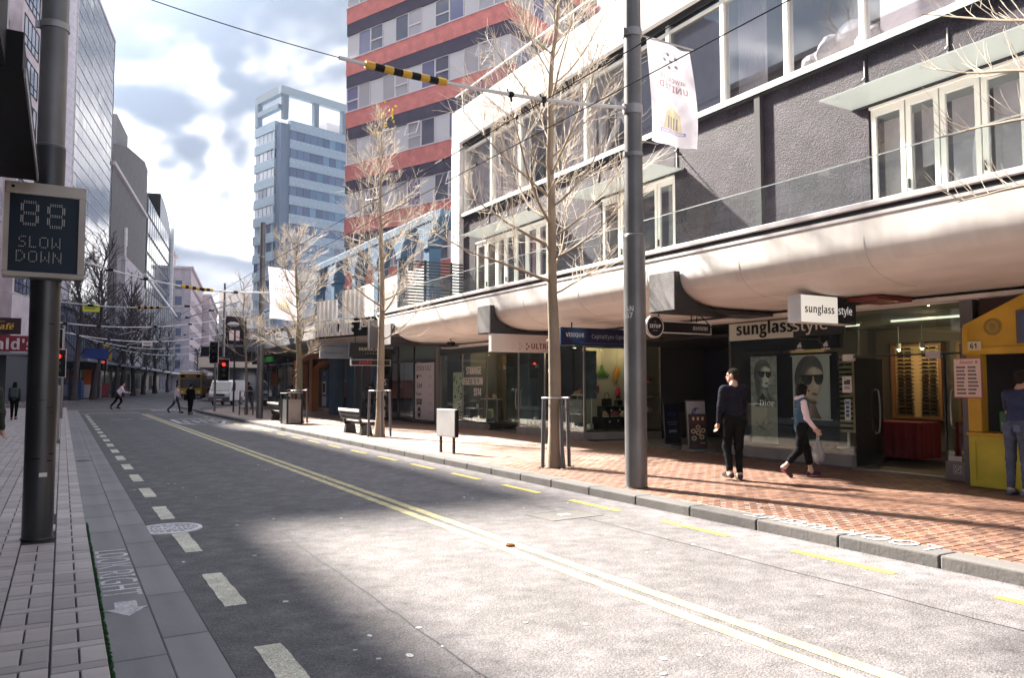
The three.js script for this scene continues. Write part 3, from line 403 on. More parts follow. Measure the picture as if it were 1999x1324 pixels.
  // paper fruit hung against the pale display wall
  const fruit = (nm, lb, x, y, geo, m, extra) => { const t = thing(nm, lb, 'paper ornament', [x, y, -18.36]); part(t, 'body', geo, m); extra?.(t); part(t, 'thread', stick([0, 0.1, 0], [0, 2.7 - y, 0], 0.002, 0.002, 4), mat.dark); };
  const lens = (rx, ry, sz = 0.025) => ball(0, 0, 0, rx, ry, sz, 18, 12);
  fruit('paper_melon', 'green paper leaf ornament hanging in the corner window', 13.62, 2.05, [0, 1, 2, 3, 4, 5, 6].map((i) => ball(0, 0, 0, 0.05, 0.2, 0.02, 8, 8).rotateZ((i - 3) * 0.38).translate((i - 3) * 0.035, -Math.abs(i - 3) * 0.02, 0.01 * (i % 2))), M(0.06, 0.17, 0.03, 0.8));
  fruit('paper_mango', 'orange paper fruit slice hanging right of the green one', 14.15, 1.97, lens(0.1, 0.25).rotateZ(-0.2), M(0.48, 0.22, 0.02, 0.8), (t) => part(t, 'seeds', [ball(0, 0.05, 0.02, 0.012, 0.03, 0.01), ball(-0.02, -0.08, 0.02, 0.012, 0.03, 0.01)], mat.wood));
  fruit('paper_pomegranate', 'round dark red paper fruit low on the pale window wall', 13.36, 1.52, lens(0.17, 0.2), M(0.2, 0.02, 0.04, 0.8), (t) => part(t, 'pith', [box(-0.012, 0.012, -0.17, 0.17, 0.018, 0.03).rotateZ(-0.5), box(-0.01, 0.01, -0.15, 0.05, 0.018, 0.028).rotateZ(0.5), ball(0.02, 0.2, 0, 0.04, 0.05, 0.02)], M(0.7, 0.45, 0.35, 0.8)));
  fruit('paper_fig', 'narrow pink paper fruit with a green stem at the right', 14.2, 1.42, lens(0.1, 0.18), M(0.5, 0.05, 0.12, 0.8), (t) => part(t, 'stem', box(-0.01, 0.01, 0.16, 0.34, -0.005, 0.005), M(0.2, 0.3, 0.05, 0.8)));
  // shoes
  const shoe = (m) => { const t = new THREE.Group(); const o = [[0, 0], [0.27, 0], [0.285, 0.03], [0.25, 0.055], [0.15, 0.075], [0.1, 0.12], [0.01, 0.12], [-0.01, 0.05]]; part(t, 'upper', extrude(o, 0.06, 0.012).translate(-0.12, 0.03, -0.03), m); part(t, 'sole', rbox(-0.135, 0.175, 0, 0.024, -0.042, 0.042, 0.008, 1), mat.white); part(t, 'heel', box(-0.13, -0.07, -0.001, 0.03, -0.03, 0.03), mat.black); return t; };
  const protos = shoeColors.map(shoe); const hue = ['black', 'white', 'brown', 'dark red', 'tan', 'navy'], put = (x, y, z, i, where = 'in the left display window') => { const t = protos[i % protos.length].clone(); t.name = numbered('shoe'); t.position.set(x, y, z); t.rotation.y = R() * 6.3; tag(t, hue[i % 6] + ' shoe on display ' + where, 'shoe', hue[i % 6] + ' shoes ' + where); scene.add(t); };
  let n = 0; for (let z = -26.4; z < -23.4; z += 0.27) put(XW + 0.25 + 0.08 * R(), 0.362, z, n++, 'on the floor of the left display window'); for (let z = -20.9; z < -17.7; z += 0.24) put(XW + 0.25 + 0.1 * R(), 0.382, z, n++, 'on the floor of the window beside the glass doors'); for (let z = -20.6; z < -17.9; z += 0.5) put(XW + 0.55, 0.382, z, n++, 'in the second row of the window behind the tree');
  for (const st of stands) { const h = st.children[0].geometry.boundingBox ? 0 : 0; st.children[0].geometry.computeBoundingBox(); const b = st.children[0].geometry.boundingBox; for (let k = 0; k < 3; k++) put(st.position.x, st.position.y + b.max.y, st.position.z + (k - 1) * 0.26, n++, 'on the ' + st.userData.label.split(' shoe stand')[0] + ' shoe stand' + (st.userData.label.includes('beside') ? ' by the spotted panel' : '')); }
  for (let k = 0; k < 3; k++) put(13.3 + k * 0.3, 0.735, -17.78, n++, 'on the stepped black block');
  for (const y of [1.23, 1.73, 0.73]) for (let z = -24.2; z < -18.6; z += 0.62) put(17.15, y, z, n++, 'on the ' + (y < 1 ? 'lowest' : y < 1.5 ? 'middle' : 'highest') + ' rear shelf of the shoe shop');
  // picture frame on the floor of the left window
  const fr = thing('poster_card', 'yellow framed picture card standing low beside the glass doors', 'picture', [XW + 0.3, 0.36, -23.55], -1.2); part(fr, 'card', box(-0.16, 0.16, 0, 0.46, -0.01, 0.01), M(0.5, 0.55, 0.25, 0.8)); part(fr, 'picture', box(-0.11, 0.11, 0.05, 0.4, 0.012, 0.016), M(0.15, 0.2, 0.1, 0.8));
  // downlights
  const lampAt = (x, y, z, lb, i) => { const t = thing('downlight', lb, 'lamp', [x, y, z]); part(t, 'rim', new THREE.TorusGeometry(0.06, 0.012, 6, 20).rotateX(Math.PI / 2), mat.steel); part(t, 'lamp_bulb', disc(0.05, 0.012, 0, 0, 0, 16), lampGlow); lampLight(x, y - 0.06, z, i); };
  lampAt(XW + 0.9, 2.72, -25.5, 'lit downlight above the spotted panel in the left shop window', 0.7); lampAt(XW + 0.8, 2.72, -24.6, 'lit downlight above the white window lettering', 0.5);
  lampAt(XW + 0.5, 2.72, -18.7, 'lit downlight above the shoe stand behind the tree trunk', 0.45); lampAt(13.3, 2.66, -17.95, 'lit downlight above the round red paper fruit', 0.5); lampAt(14.3, 2.66, -17.95, 'lit downlight above the orange paper fruit', 0.4);
}
{ // sunglasses shop
  const s = thing('sunglasses_shopfront', 'glazed sunglasses shop front with an open doorway and dark interior', 'shopfront', [XW, 0.12, -10]);
  const P = (n, g, m, o = {}) => part(s, n, g, m, { world: true, ...o });
  P('base', rbox(XW - 0.04, XW + 0.14, 0.12, 0.37, -12.1, -9.16, 0.012), M(0.30, 0.295, 0.3, 0.7, { map: stainTone })); P('base_edge', box(XW - 0.09, XW - 0.041, 0.1, 0.165, -12.1, -9.16), mat.kerb); P('base', rbox(XW - 0.04, XW + 0.14, 0.12, 0.42, -7.45, -7.06, 0.012), M(0.30, 0.295, 0.3, 0.7, { map: stainTone }));
  for (const [z0, z1] of [[-12.08, -11.05], [-11.04, -10.1], [-10.09, -9.17]]) P('window_pane', box(XW + 0.02, XW + 0.032, 0.372, 2.96, z0, z1), mat.shopGlass);
  P('window_pane', box(XW + 0.02, XW + 0.032, 0.422, 2.14, -7.44, -7.07), mat.shopGlass); P('transom_pane', box(XW + 0.02, XW + 0.032, 2.17, 2.96, -9.16, -7.07), mat.shopGlass);
  for (const g of [box(XW, XW + 0.06, 0.372, 2.96, -12.14, -12.085), box(XW, XW + 0.05, 2.14, 2.168, -9.165, -7.05), box(XW, XW + 0.05, 0.15, 2.14, -7.465, -7.445)]) P('frame_bar', g, mat.darkM); P('threshold', box(XW - 0.06, XW + 0.1, 0.1, 0.155, -9.16, -7.45), mat.galv);
  P('patch_fitting', [box(XW - 0.005, XW + 0.06, 2.08, 2.2, -9.34, -9.12), box(XW - 0.005, XW + 0.06, 2.08, 2.2, -7.75, -7.5), box(XW - 0.005, XW + 0.06, 0.4, 0.48, -9.36, -9.17), box(XW - 0.005, XW + 0.06, 0.425, 0.5, -7.42, -7.2)], mat.white);
  const d = P('glass_door', box(0.03, 1.0, 0.17, 2.13, -0.006, 0.006).rotateY(0.12).translate(XW + 0.03, 0, -9.14), M(0.05, 0.06, 0.06, 0.02, { transmission: 0.5, thickness: 0 }));
  part(d, 'handle', tube([[0.72, 0.65, 0.77], [0.75, 0.62, 0.82], [0.75, 1.45, 0.82], [0.72, 1.42, 0.77]], 0.016, 20), mat.steel); P('sidelight_handle', tube([[XW - 0.0, 0.95, -7.3], [XW - 0.06, 0.98, -7.3], [XW - 0.06, 1.55, -7.3], [XW - 0.0, 1.58, -7.3]], 0.016, 20), mat.steel);
  P('warning_label', printed(64, 64, (x) => { x.fillStyle = '#ddd'; x.fillRect(0, 0, 64, 64); x.strokeStyle = '#222'; x.lineWidth = 4; x.strokeRect(6, 6, 52, 52); x.fillStyle = '#222'; x.beginPath(); x.arc(32, 32, 17, 0, 7); x.lineWidth = 5; x.stroke(); x.beginPath(); x.moveTo(20, 20); x.lineTo(44, 44); x.stroke(); }) && faceStreet(new THREE.PlaneGeometry(0.14, 0.14)).translate(XW - 0.043, 0.3, -7.25), printed(64, 64, (x) => { x.fillStyle = '#ddd'; x.fillRect(0, 0, 64, 64); x.strokeStyle = '#222'; x.lineWidth = 4; x.strokeRect(6, 6, 52, 52); x.beginPath(); x.arc(32, 32, 17, 0, 7); x.lineWidth = 5; x.stroke(); x.beginPath(); x.moveTo(20, 20); x.lineTo(44, 44); x.stroke(); }), { uv: true });
  P('dark_backing', box(13.1, 13.15, 0.38, 2.3, -12.1, -10.0), mat.dark); P('bulkhead', box(XW + 0.4, XW + 0.5, 2.35, 2.95, -12.1, -9.7), mat.black);
  // letters on the glass
  const tri = [0, 1, 2].map((i) => extrude([[i * 0.034, 0], [i * 0.034 + 0.026, 0], [i * 0.034 - 0.008 + 0.02 - 0.01 * i, 0.05 + i * 0.028], [i * 0.034 - 0.022 - 0.002 * i, 0.03 + i * 0.025]], 0.004));
  for (const z of [-10.35, -9.75]) { P('logo', [...tri.map((g) => faceStreet(g.clone()).translate(XW + 0.012, 2.37, z)), faceStreet(solidText('adidas', 0.045, 0.004)).translate(XW + 0.012, 2.33, z + 0.04)], mat.white); }
  // posters
  const face = (x, w, h, o) => {
    const cx = w * o.cx, cy = h * o.cy, s = w * o.s, R = rng(o.seed), lin = (x0, y0, x1, y1, ...c) => { const g = x.createLinearGradient(x0, y0, x1, y1); c.forEach((q, i) => g.addColorStop(i / (c.length - 1), q)); return g; };
    x.fillStyle = lin(0, 0, w, h, ...o.bg); x.fillRect(0, 0, w, h);
    if (o.brick) for (let j = 0, r = 0; j < h * 0.62; j += h / 34, r++) for (let i = -(r % 2) * 20; i < w; i += 40) { const v = 120 + Math.floor(R() * 60); x.fillStyle = `rgba(${v},${v},${v},.8)`; x.fillRect(i, j, 37, h / 34 - 3); }
    x.fillStyle = lin(cx - s, 0, cx + s, 0, o.hair, o.hair2, o.hair); x.beginPath(); x.ellipse(cx - s * 0.08, cy - s * 0.1, s * 0.60, s * 0.76, 0.15, 0, 7); x.fill(); x.beginPath(); x.moveTo(cx - s * 0.62, cy); x.quadraticCurveTo(cx - s * 0.66, cy + s, cx - s * 0.3, cy + s * 1.5); x.lineTo(cx - s * 0.08, cy + s * 0.8); x.fill();
    x.fillStyle = lin(cx - s * 0.3, 0, cx + s * 0.4, 0, o.skin3, o.skin2, o.skin3); x.beginPath(); x.moveTo(cx - s * 0.2, cy + s * 0.4); x.quadraticCurveTo(cx - s * 0.18, cy + s, cx - s * 0.55, cy + s * 1.45); x.lineTo(cx + s * 0.75, cy + s * 1.5); x.quadraticCurveTo(cx + s * 0.25, cy + s, cx + s * 0.26, cy + s * 0.6); x.fill();
    x.fillStyle = lin(cx - s * 0.4, cy, cx + s * 0.55, cy + s * 0.2, o.skin3, o.skin2, o.skin, o.skin, o.skin2); x.beginPath(); x.moveTo(cx - s * 0.36, cy - s * 0.3); x.quadraticCurveTo(cx + s * 0.05, cy - s * 0.75, cx + s * 0.48, cy - s * 0.3); x.quadraticCurveTo(cx + s * 0.58, cy + s * 0.1, cx + s * 0.42, cy + s * 0.45); x.quadraticCurveTo(cx + s * 0.28, cy + s * 0.8, cx + s * 0.1, cy + s * 0.78); x.quadraticCurveTo(cx - s * 0.28, cy + s * 0.62, cx - s * 0.36, cy + s * 0.1); x.fill();
    for (let i = 0; i < 26; i++) { x.fillStyle = 'rgba(0,0,0,.02)'; x.beginPath(); x.ellipse(cx + s * (0.08 + i * 0.004), cy + s * (0.74 + i * 0.003), s * (0.36 - i * 0.008), s * (0.09 - i * 0.002), 0.1, 0, 7); x.fill(); x.beginPath(); x.ellipse(cx - s * 0.2, cy + s * 0.36, s * (0.16 - i * 0.004), s * (0.3 - i * 0.009), -0.35, 0, 7); x.fill(); }
    for (let i = 0; i < 20; i++) { x.fillStyle = 'rgba(255,255,255,.025)'; x.beginPath(); x.ellipse(cx + s * 0.27, cy + s * 0.24, s * (0.02 + i * 0.007), s * (0.1 + i * 0.006), -0.1, 0, 7); x.fill(); x.fillStyle = 'rgba(255,255,255,.02)'; x.beginPath(); x.ellipse(cx + s * 0.08, cy - s * 0.32, s * (0.06 + i * 0.012), s * (0.04 + i * 0.007), 0, 0, 7); x.fill(); }
    x.fillStyle = 'rgba(30,20,20,.35)'; x.beginPath(); x.ellipse(cx + s * 0.24, cy + s * 0.345, s * 0.07, s * 0.018, 0, 0, 7); x.fill();
    x.fillStyle = lin(0, cy + s * 0.44, 0, cy + s * 0.56, o.lip, o.lip2, o.lip); x.beginPath(); x.moveTo(cx + s * 0.08, cy + s * 0.5); x.quadraticCurveTo(cx + s * 0.16, cy + s * 0.43, cx + s * 0.22, cy + s * 0.455); x.quadraticCurveTo(cx + s * 0.28, cy + s * 0.43, cx + s * 0.36, cy + s * 0.5); x.quadraticCurveTo(cx + s * 0.22, cy + s * 0.6, cx + s * 0.08, cy + s * 0.5); x.fill(); x.strokeStyle = 'rgba(20,10,10,.5)'; x.lineWidth = 2; x.beginPath(); x.moveTo(cx + s * 0.08, cy + s * 0.5); x.quadraticCurveTo(cx + s * 0.22, cy + s * 0.515, cx + s * 0.36, cy + s * 0.5); x.stroke();
    for (let i = 0; i < 150; i++) { const k = R(), v = Math.floor(30 + R() * 110); x.strokeStyle = `rgba(${v},${v - 6},${v - 8},.35)`; x.lineWidth = 0.8 + R() * 1.4; x.beginPath(); x.moveTo(cx + s * (0.5 - k * 0.3), cy - s * (0.36 + k * 0.28 * R())); x.bezierCurveTo(cx + s * (0.1 - k * 0.3), cy - s * (0.62 + 0.25 * k), cx - s * (0.42 + 0.18 * k), cy - s * (0.45 - 0.1 * k), cx - s * (0.38 + 0.24 * R()), cy + s * (0.1 + R() * 1.1)); x.stroke(); }
    x.save(); x.translate(cx + s * 0.09, cy - s * 0.01); x.rotate(o.tilt || 0.06); for (const [k, rx] of [[-0.22, 0.235], [0.26, 0.2]]) { x.fillStyle = lin(0, -s * 0.2, 0, s * 0.22, '#050507', '#17171c', '#3c3a40'); x.beginPath(); x.moveTo(s * (k - rx), -s * 0.15); x.lineTo(s * (k + rx), -s * 0.15); x.quadraticCurveTo(s * (k + rx), s * 0.2, s * k, s * 0.2); x.quadraticCurveTo(s * (k - rx), s * 0.17, s * (k - rx), -s * 0.15); x.fill(); x.fillStyle = 'rgba(255,255,255,.12)'; x.beginPath(); x.ellipse(s * (k - 0.06), -s * 0.02, s * 0.05, s * 0.1, 0.5, 0, 7); x.fill(); } x.fillStyle = '#08080a'; x.fillRect(-s * 0.56, -s * 0.16, s * 1.02, s * 0.055); x.restore();
    const id = x.getImageData(0, 0, w, h); for (let i = 0; i < id.data.length; i += 4) { const n = (R() - 0.5) * 16; for (let c = 0; c < 3; c++) id.data[i + c] += n; } x.putImageData(id, 0, 0); };
  const poster = (nm, lb, z, y, w, h, draw, x0, rods) => { const t = thing(nm, lb, 'poster', [x0, y, z]); part(t, 'sheet', box(-0.003, 0.003, 0, h, -w / 2, w / 2), mat.white); part(t, 'print', faceStreet(new THREE.PlaneGeometry(w, h)).translate(-0.006, h / 2, 0), printed(384, Math.round(384 * h / w), draw, 0.5), { uv: true }); if (rods) for (const yy of [0, h]) part(t, 'rod', stick([-0.004, yy, -w / 2 - 0.04], [-0.004, yy, w / 2 + 0.04], 0.014), mat.white); };
  poster('fashion_poster', 'tall black and white poster of a face in dark sunglasses above script lettering', -11.32, 0.45, 0.68, 1.78, (x, w, h) => { face(x, w, h, { seed: 3, bg: ['#8c8c8c', '#a8a8a8'], brick: 1, hair: '#2c2c2c', hair2: '#6a6a6a', skin: '#d8d8d8', skin2: '#a6a6a6', skin3: '#5e5e5e', lip: '#3a3a3a', lip2: '#6a6a6a', cx: 0.5, cy: 0.21, s: 0.54 }); x.fillStyle = '#15151a'; x.beginPath(); x.moveTo(w * 0.15, h * 0.58); x.lineTo(w * 0.45, h * 0.42); x.lineTo(w * 0.8, h * 0.58); x.fill(); x.fillStyle = '#fff'; x.font = 'bold ' + w * 0.26 + 'px serif'; x.fillText('Dior', w * 0.32, h * 0.575); x.fillStyle = '#a9a79c'; x.fillRect(0, h * 0.585, w, h); x.strokeStyle = '#55544f'; x.lineWidth = 3; const R = rng(6); for (let i = 0; i < 22; i++) { x.beginPath(); x.moveTo(w * 0.3 + R() * 60, h * 0.8 + R() * 40); x.quadraticCurveTo(w * R(), h * (0.65 + R() * 0.3), w * R(), h * (0.68 + R() * 0.25)); x.stroke(); } }, XW + 0.12);
  poster('hanging_poster', 'hanging poster of a tilted face in black sunglasses between white rods', -10.18, 0.98, 0.86, 1.24, (x, w, h) => { x.save(); x.fillStyle = '#b9b9bb'; x.fillRect(0, 0, w, h); x.translate(w * 0.5, h * 0.5); x.rotate(0.1); x.translate(-w * 0.5, -h * 0.5); face(x, w, h, { seed: 5, tilt: -0.12, bg: ['#b4b6ba', '#c6c6c8'], hair: '#262328', hair2: '#5f585a', skin: '#d6bfb0', skin2: '#b4978a', skin3: '#6f5850', lip: '#6e4640', lip2: '#9a6a60', cx: 0.47, cy: 0.38, s: 0.64 }); x.restore(); x.fillStyle = '#8f6a3f'; x.fillRect(w * 0.3, h * 0.82, 18, h * 0.18); x.fillStyle = '#5c7386'; x.fillRect(w * 0.08, h * 0.78, w * 0.15, h * 0.2); }, XW + 0.16, true);
  const card = (nm, lb, z, y, w, h, draw) => { const t = thing(nm, lb, 'notice', [XW + 0.016, y, z]); part(t, 'card', box(-0.002, 0.002, 0, h, -w / 2, w / 2), mat.white); part(t, 'print', faceStreet(new THREE.PlaneGeometry(w * 0.96, h * 0.97)).translate(-0.005, h / 2, 0), printed(128, 160, draw), { uv: true }); };
  card('notice_card', 'white notice with a dark block stuck on the glass beside the door', -9.27, 1.5, 0.2, 0.3, (x, w, h) => { x.fillStyle = '#ccc'; x.fillRect(0, 0, w, h); x.fillStyle = '#2b3242'; x.fillRect(20, 40, 90, 40); x.fillRect(60, 30, 50, 14); x.fillStyle = '#7a9a30'; x.beginPath(); x.arc(35, 22, 10, 0, 7); x.fill(); x.fillStyle = '#333'; x.fillRect(30, 100, 70, 8); x.fillRect(24, 116, 82, 8); });
  card('card_stickers', 'narrow strip of blue payment stickers on the glass below the notice', -9.27, 1.0, 0.12, 0.38, (x, w, h) => { x.fillStyle = '#c9d4dc'; x.fillRect(0, 0, w, h); x.fillStyle = '#2a6a8c'; x.fillRect(10, 8, 108, 30); x.fillStyle = '#26407c'; for (const y of [48, 80, 112]) x.fillRect(24, y, 80, 24); });
  // interior
  const rack = thing('eyewear_rack', 'warmly lit wall rack of sunglasses seen through the open doorway', 'display rack', [17.3, 0.9, -11.0]); part(rack, 'panel', box(-0.04, 0.05, 0, 1.65, -0.55, 0.55), M(0.66, 0.5, 0.26, 0.8)); part(rack, 'frame', [box(-0.12, 0.05, -0.05, 0, -0.62, 0.62), box(-0.12, 0.05, 1.65, 1.7, -0.62, 0.62), box(-0.12, 0.05, 0, 1.65, -0.62, -0.552), box(-0.12, 0.05, 0, 1.65, 0.552, 0.62)], mat.wood);
  const gls = () => { const a = []; for (let i = 0; i < 18; i++) for (const z of [-0.3, 0.3]) { const y = 0.08 + i * 0.088; a.push(box(-0.09, -0.06, y, y + 0.035, z - 0.16, z - 0.02), box(-0.09, -0.06, y, y + 0.035, z + 0.02, z + 0.16), box(-0.1, -0.04, y - 0.018, y - 0.012, z - 0.22, z + 0.22)); } return a; };
  const gg = join(gls()); part(rack, 'sunglasses', gg, mat.black, { kind: 'stuff', shared: true });
  for (const [x, z, t, lb] of [[14.6, -11.95, -Math.PI / 2, 'rack of sunglasses against the left inner wall behind the poster'], [15.9, -7.15, Math.PI / 2, 'rack of sunglasses on the right inner wall beside the doorway'], [17.3, -9.4, 0, 'second rack of sunglasses on the rear wall right of the warm one']]) copyOf(rack, [x, 0.9, z], t, lb);
  const col = thing('eyewear_column', 'narrow lit column of sunglasses right of the hanging poster', 'display rack', [XW + 0.45, 0.45, -9.6]); part(col, 'panel', box(0, 0.03, 0.3, 1.75, -0.16, 0.16), M(0.6, 0.5, 0.25, 0.8)); part(col, 'foot', [box(-0.1, 0.15, 0, 0.03, -0.18, 0.18), box(0.0, 0.03, 0.03, 0.3, -0.02, 0.02)], mat.steel); { const a = []; for (let i = 0; i < 15; i++) a.push(box(-0.05, -0.02, 0.36 + i * 0.092, 0.4 + i * 0.092, -0.13, -0.01), box(-0.05, -0.02, 0.36 + i * 0.092, 0.4 + i * 0.092, 0.01, 0.13)); part(col, 'sunglasses', a, mat.black, { kind: 'stuff' }); }
  const cloth = (nm, lb, x, z, w, dd) => { const t = thing(nm, lb, 'table', [x, 0.15, z]); part(t, 'table_top', rbox(-dd / 2, dd / 2, 0.72, 0.76, -w / 2, w / 2, 0.01), mat.wood); const p = []; const n = 60; for (let i = 0; i < n; i++) { const a = i / n * 6.283, sq = 1 / Math.max(Math.abs(Math.cos(a)), Math.abs(Math.sin(a))), k = sq * (1 + 0.04 * Math.sin(i * 1.9)); p.push([Math.cos(a) * k * (dd / 2 + 0.04), Math.sin(a) * k * (w / 2 + 0.04)]); } part(t, 'red_cloth', extrude(p, 0.70).rotateX(-Math.PI / 2).translate(0, 0.065, 0), M(0.26, 0.015, 0.025, 0.85)); };
  cloth('display_table', 'display table under a red cloth inside the doorway, nearer left', 14.6, -9.6, 1.0, 0.7); cloth('display_table', 'display table under a red cloth deeper inside the shop at right', 15.6, -8.5, 0.9, 0.7);
  // lit fittings
  for (const [x, z, L, lb] of [[13.9, -8.6, 1.6, 'lit fluorescent tube nearest the shop doorway'], [15.6, -8.2, 1.2, 'lit fluorescent tube deeper in the shop at right'], [14.2, -10.9, 1.3, 'lit fluorescent tube behind the hanging light box sign']]) { const t = thing('tube_light', lb, 'lamp', [x, 2.88, z]); part(t, 'housing', rbox(-0.05, 0.05, 0.02, 0.07, -L / 2, L / 2, 0.01), mat.white); part(t, 'lamp_tube', new THREE.CapsuleGeometry(0.022, L * 0.94, 4, 8).rotateX(Math.PI / 2), tubeGlow); lampLight(x, 2.8, z, 0.18); }
  for (const [x, y, z, tx, i, lb] of [[16.2, 2.45, -10.75, 16.3, 0.55, 'lit spotlight left of the pair above the warm rack'], [16.2, 2.45, -10.2, 16.3, 0.45, 'lit spotlight right of the pair above the warm rack'], [14.4, 2.7, -7.5, 15, 0.2, 'lit spotlight near the right shop wall']]) { const t = thing('spotlight', lb, 'lamp', [x, y, z]); part(t, 'can', disc(0.05, 0.12, 0, 0.06, 0, 14), mat.white); part(t, 'stem', stick([0, 0.1, 0], [0, 0.5, 0], 0.01), mat.white); part(t, 'lamp_bulb', ball(0, -0.01, 0, 0.042, 0.03, 0.042), lampGlow); lampLight(x, y - 0.07, z, i); }
}
// ---------- signs under the canopy ----------
const GREY = (v) => `rgb(${v},${v},${v})`;
function board(name, label, x0, x1, y0, y1, z, depth, draw, px = 512, body = mat.white, cat = 'sign', o = {}) {     // sign across the pavement, facing down the street (+z)
  const t = thing(name, label, cat, [(x0 + x1) / 2, y0, z]); const w = x1 - x0, h = y1 - y0;
  part(t, 'casing', rbox(-w / 2, w / 2, 0, h, -depth, 0, 0.01, 1), body);
  part(t, 'face', new THREE.PlaneGeometry(w * 0.992, h * 0.97).translate(0, h / 2, 0.004), o.face || printed(px, Math.round(px * h / w), draw, 0.4), { uv: true });
  const ys = o.hang ?? 0; if (ys) for (const k of [-0.36, 0.36]) part(t, 'hanger', box(k * w - 0.012, k * w + 0.012, h, h + ys, -depth / 2 - 0.012, -depth / 2 + 0.012), mat.darkM);
  return t;
}
board('hanging_sign', 'long pale hanging sign reading ULTRA in dark red under the concrete beam', 9.5, 11.55, 2.5, 2.965, -17.52, 0.16, (x, w, h) => { x.fillStyle = '#d8d0cb'; x.fillRect(0, 0, w, h); x.fillStyle = '#7d1626'; x.font = 'bold ' + h * 0.44 + 'px sans-serif'; x.textBaseline = 'middle'; x.fillText('ULTRA', w * 0.575, h * 0.66, w * 0.38); for (const [k, c] of [[0.3, '#c9c4bd'], [0.41, '#a9a9a2'], [0.515, '#7d1626']]) { x.fillStyle = c; for (const [a, b] of [[0, -0.14], [0.03, 0], [0, 0.14]]) { x.beginPath(); x.ellipse(w * (k + a), h * (0.68 + b), w * 0.013, h * 0.055, a ? 0 : b < 0 ? 0.6 : -0.6, 0, 7); x.fill(); } } });
board('hanging_sign', 'dark blue hanging optometrist sign with white lettering', 9.75, 12.2, 2.55, 2.96, -14.7, 0.1, (x, w, h) => { x.fillStyle = '#0a1440'; x.fillRect(0, 0, w, h); const g = x.createRadialGradient(w * 0.18, h * 0.3, 4, w * 0.2, h * 0.4, w * 0.18); g.addColorStop(0, '#1c5c92'); g.addColorStop(1, '#0a1440'); x.fillStyle = g; x.beginPath(); x.ellipse(w * 0.19, h * 0.3, w * 0.12, h * 0.6, 0.4, 0, 7); x.fill(); x.fillStyle = '#dfe6ee'; x.textBaseline = 'middle'; x.font = 'bold ' + h * 0.32 + 'px sans-serif'; x.fillText('VISIQUE', w * 0.055, h * 0.42, w * 0.23); x.fillStyle = '#aeb4c2'; x.font = h * 0.34 + 'px sans-serif'; x.fillText('CapitalEyes Optometrists', w * 0.35, h * 0.46, w * 0.6); x.fillStyle = '#44517a'; x.fillRect(w * 0.22, h * 0.84, w * 0.75, h * 0.06); }, 768, mat.blueD, 'sign', { hang: 0.12 });
{ const t = thing('barber_sign', 'black hanging sign with a round SETUP badge and a white outlined bar', 'sign', [9.95, 2.78, -11.7]);
  part(t, 'badge', disc(0.225, 0.05, 0, 0, 0, 36).rotateX(Math.PI / 2), mat.white); part(t, 'badge_face', new THREE.CircleGeometry(0.222, 40).translate(0, 0, 0.027), printed(192, 192, (x, w) => { x.fillStyle = '#0b0b0c'; x.fillRect(0, 0, w, w); x.strokeStyle = '#e8e8e8'; x.lineWidth = 9; x.beginPath(); x.arc(w / 2, w / 2, w * 0.455, 0, 7); x.stroke(); x.fillStyle = '#f0f0f0'; x.textAlign = 'center'; x.font = 'bold 42px sans-serif'; x.fillText('SETUP', w / 2, w * 0.56); x.font = '13px sans-serif'; x.fillText('THE', w / 2, w * 0.32); x.fillText('ON THE', w / 2, w * 0.7); }), { uv: true });
  part(t, 'bar', rbox(0.2, 1.48, -0.12, 0.12, -0.022, 0.018, 0.01, 1), mat.white); part(t, 'bar_face', new THREE.PlaneGeometry(1.28, 0.24).translate(0.84, 0, 0.022), printed(512, 96, (x, w, h) => { x.fillStyle = '#e8e8e8'; x.fillRect(0, 0, w, h); x.fillStyle = '#0b0b0c'; x.fillRect(0, 8, w - 9, h - 16); x.fillStyle = '#eee'; x.font = 'italic bold 40px serif'; x.textBaseline = 'middle'; x.fillText('MANNERS', w * 0.6, h / 2, w * 0.32); }), { uv: true });
  part(t, 'hanger', [box(0.95, 0.97, 0.12, 0.32, -0.01, 0.01), box(0.1, 0.12, 0.2, 0.32, -0.01, 0.01), tube([[1.1, 0.12, 0], [1.12, 0.26, 0], [1.22, 0.25, 0], [1.42, 0.02, 0.1]], 0.012, 20)], mat.darkM); }
{ const style = (x, w, h) => { x.fillStyle = '#efeee4'; x.fillRect(0, 0, w, h); x.fillStyle = '#0c0c0d'; x.fillRect(w * 0.655, 0, w, h); x.font = 'bold ' + h * 0.40 + 'px sans-serif'; x.textBaseline = 'middle'; x.fillText('sunglass', w * 0.06, h * 0.5, w * 0.585); x.fillStyle = '#e8e8e8'; x.font = h * 0.40 + 'px sans-serif'; x.fillText('style', w * 0.662, h * 0.5, w * 0.28); };
  const tex = canvasTex(768, 250, style); const t = board('light_box_sign', 'hanging white and black light box reading sunglassstyle', 9.98, 11.32, 2.63, 3.07, -8.25, 0.26, null, 0, mat.white, 'sign', { face: new THREE.MeshStandardMaterial({ map: tex, emissive: 0xffffff, emissiveMap: tex, emissiveIntensity: 0.07, roughness: 0.4 }) });
  const f = thing('fascia_sign', 'pale sign board with dark sunglassstyle lettering on the shop glass', 'sign', [XW - 0.03, 2.58, -11.25]); part(f, 'panel', rbox(-0.02, 0.02, 0, 0.36, -0.84, 0.84, 0.008, 1), M(0.50, 0.54, 0.48, 0.5));
  part(f, 'lettering', [faceStreet(solidText('sunglass', 0.25, 0.01, font, 1.05)).translate(-0.024, 0.2, 0.12)], mat.black); part(f, 'lettering', [faceStreet(solidText('style', 0.25, 0.01, fontR, 1.15)).translate(-0.024, 0.2, 1.25)], M(0.6, 0.62, 0.6, 0.5)); part(f, 'dark_panel', box(-0.008, 0.012, 0.0, 0.36, 0.845, 2.0), M(0.03, 0.035, 0.035, 0.2)); }
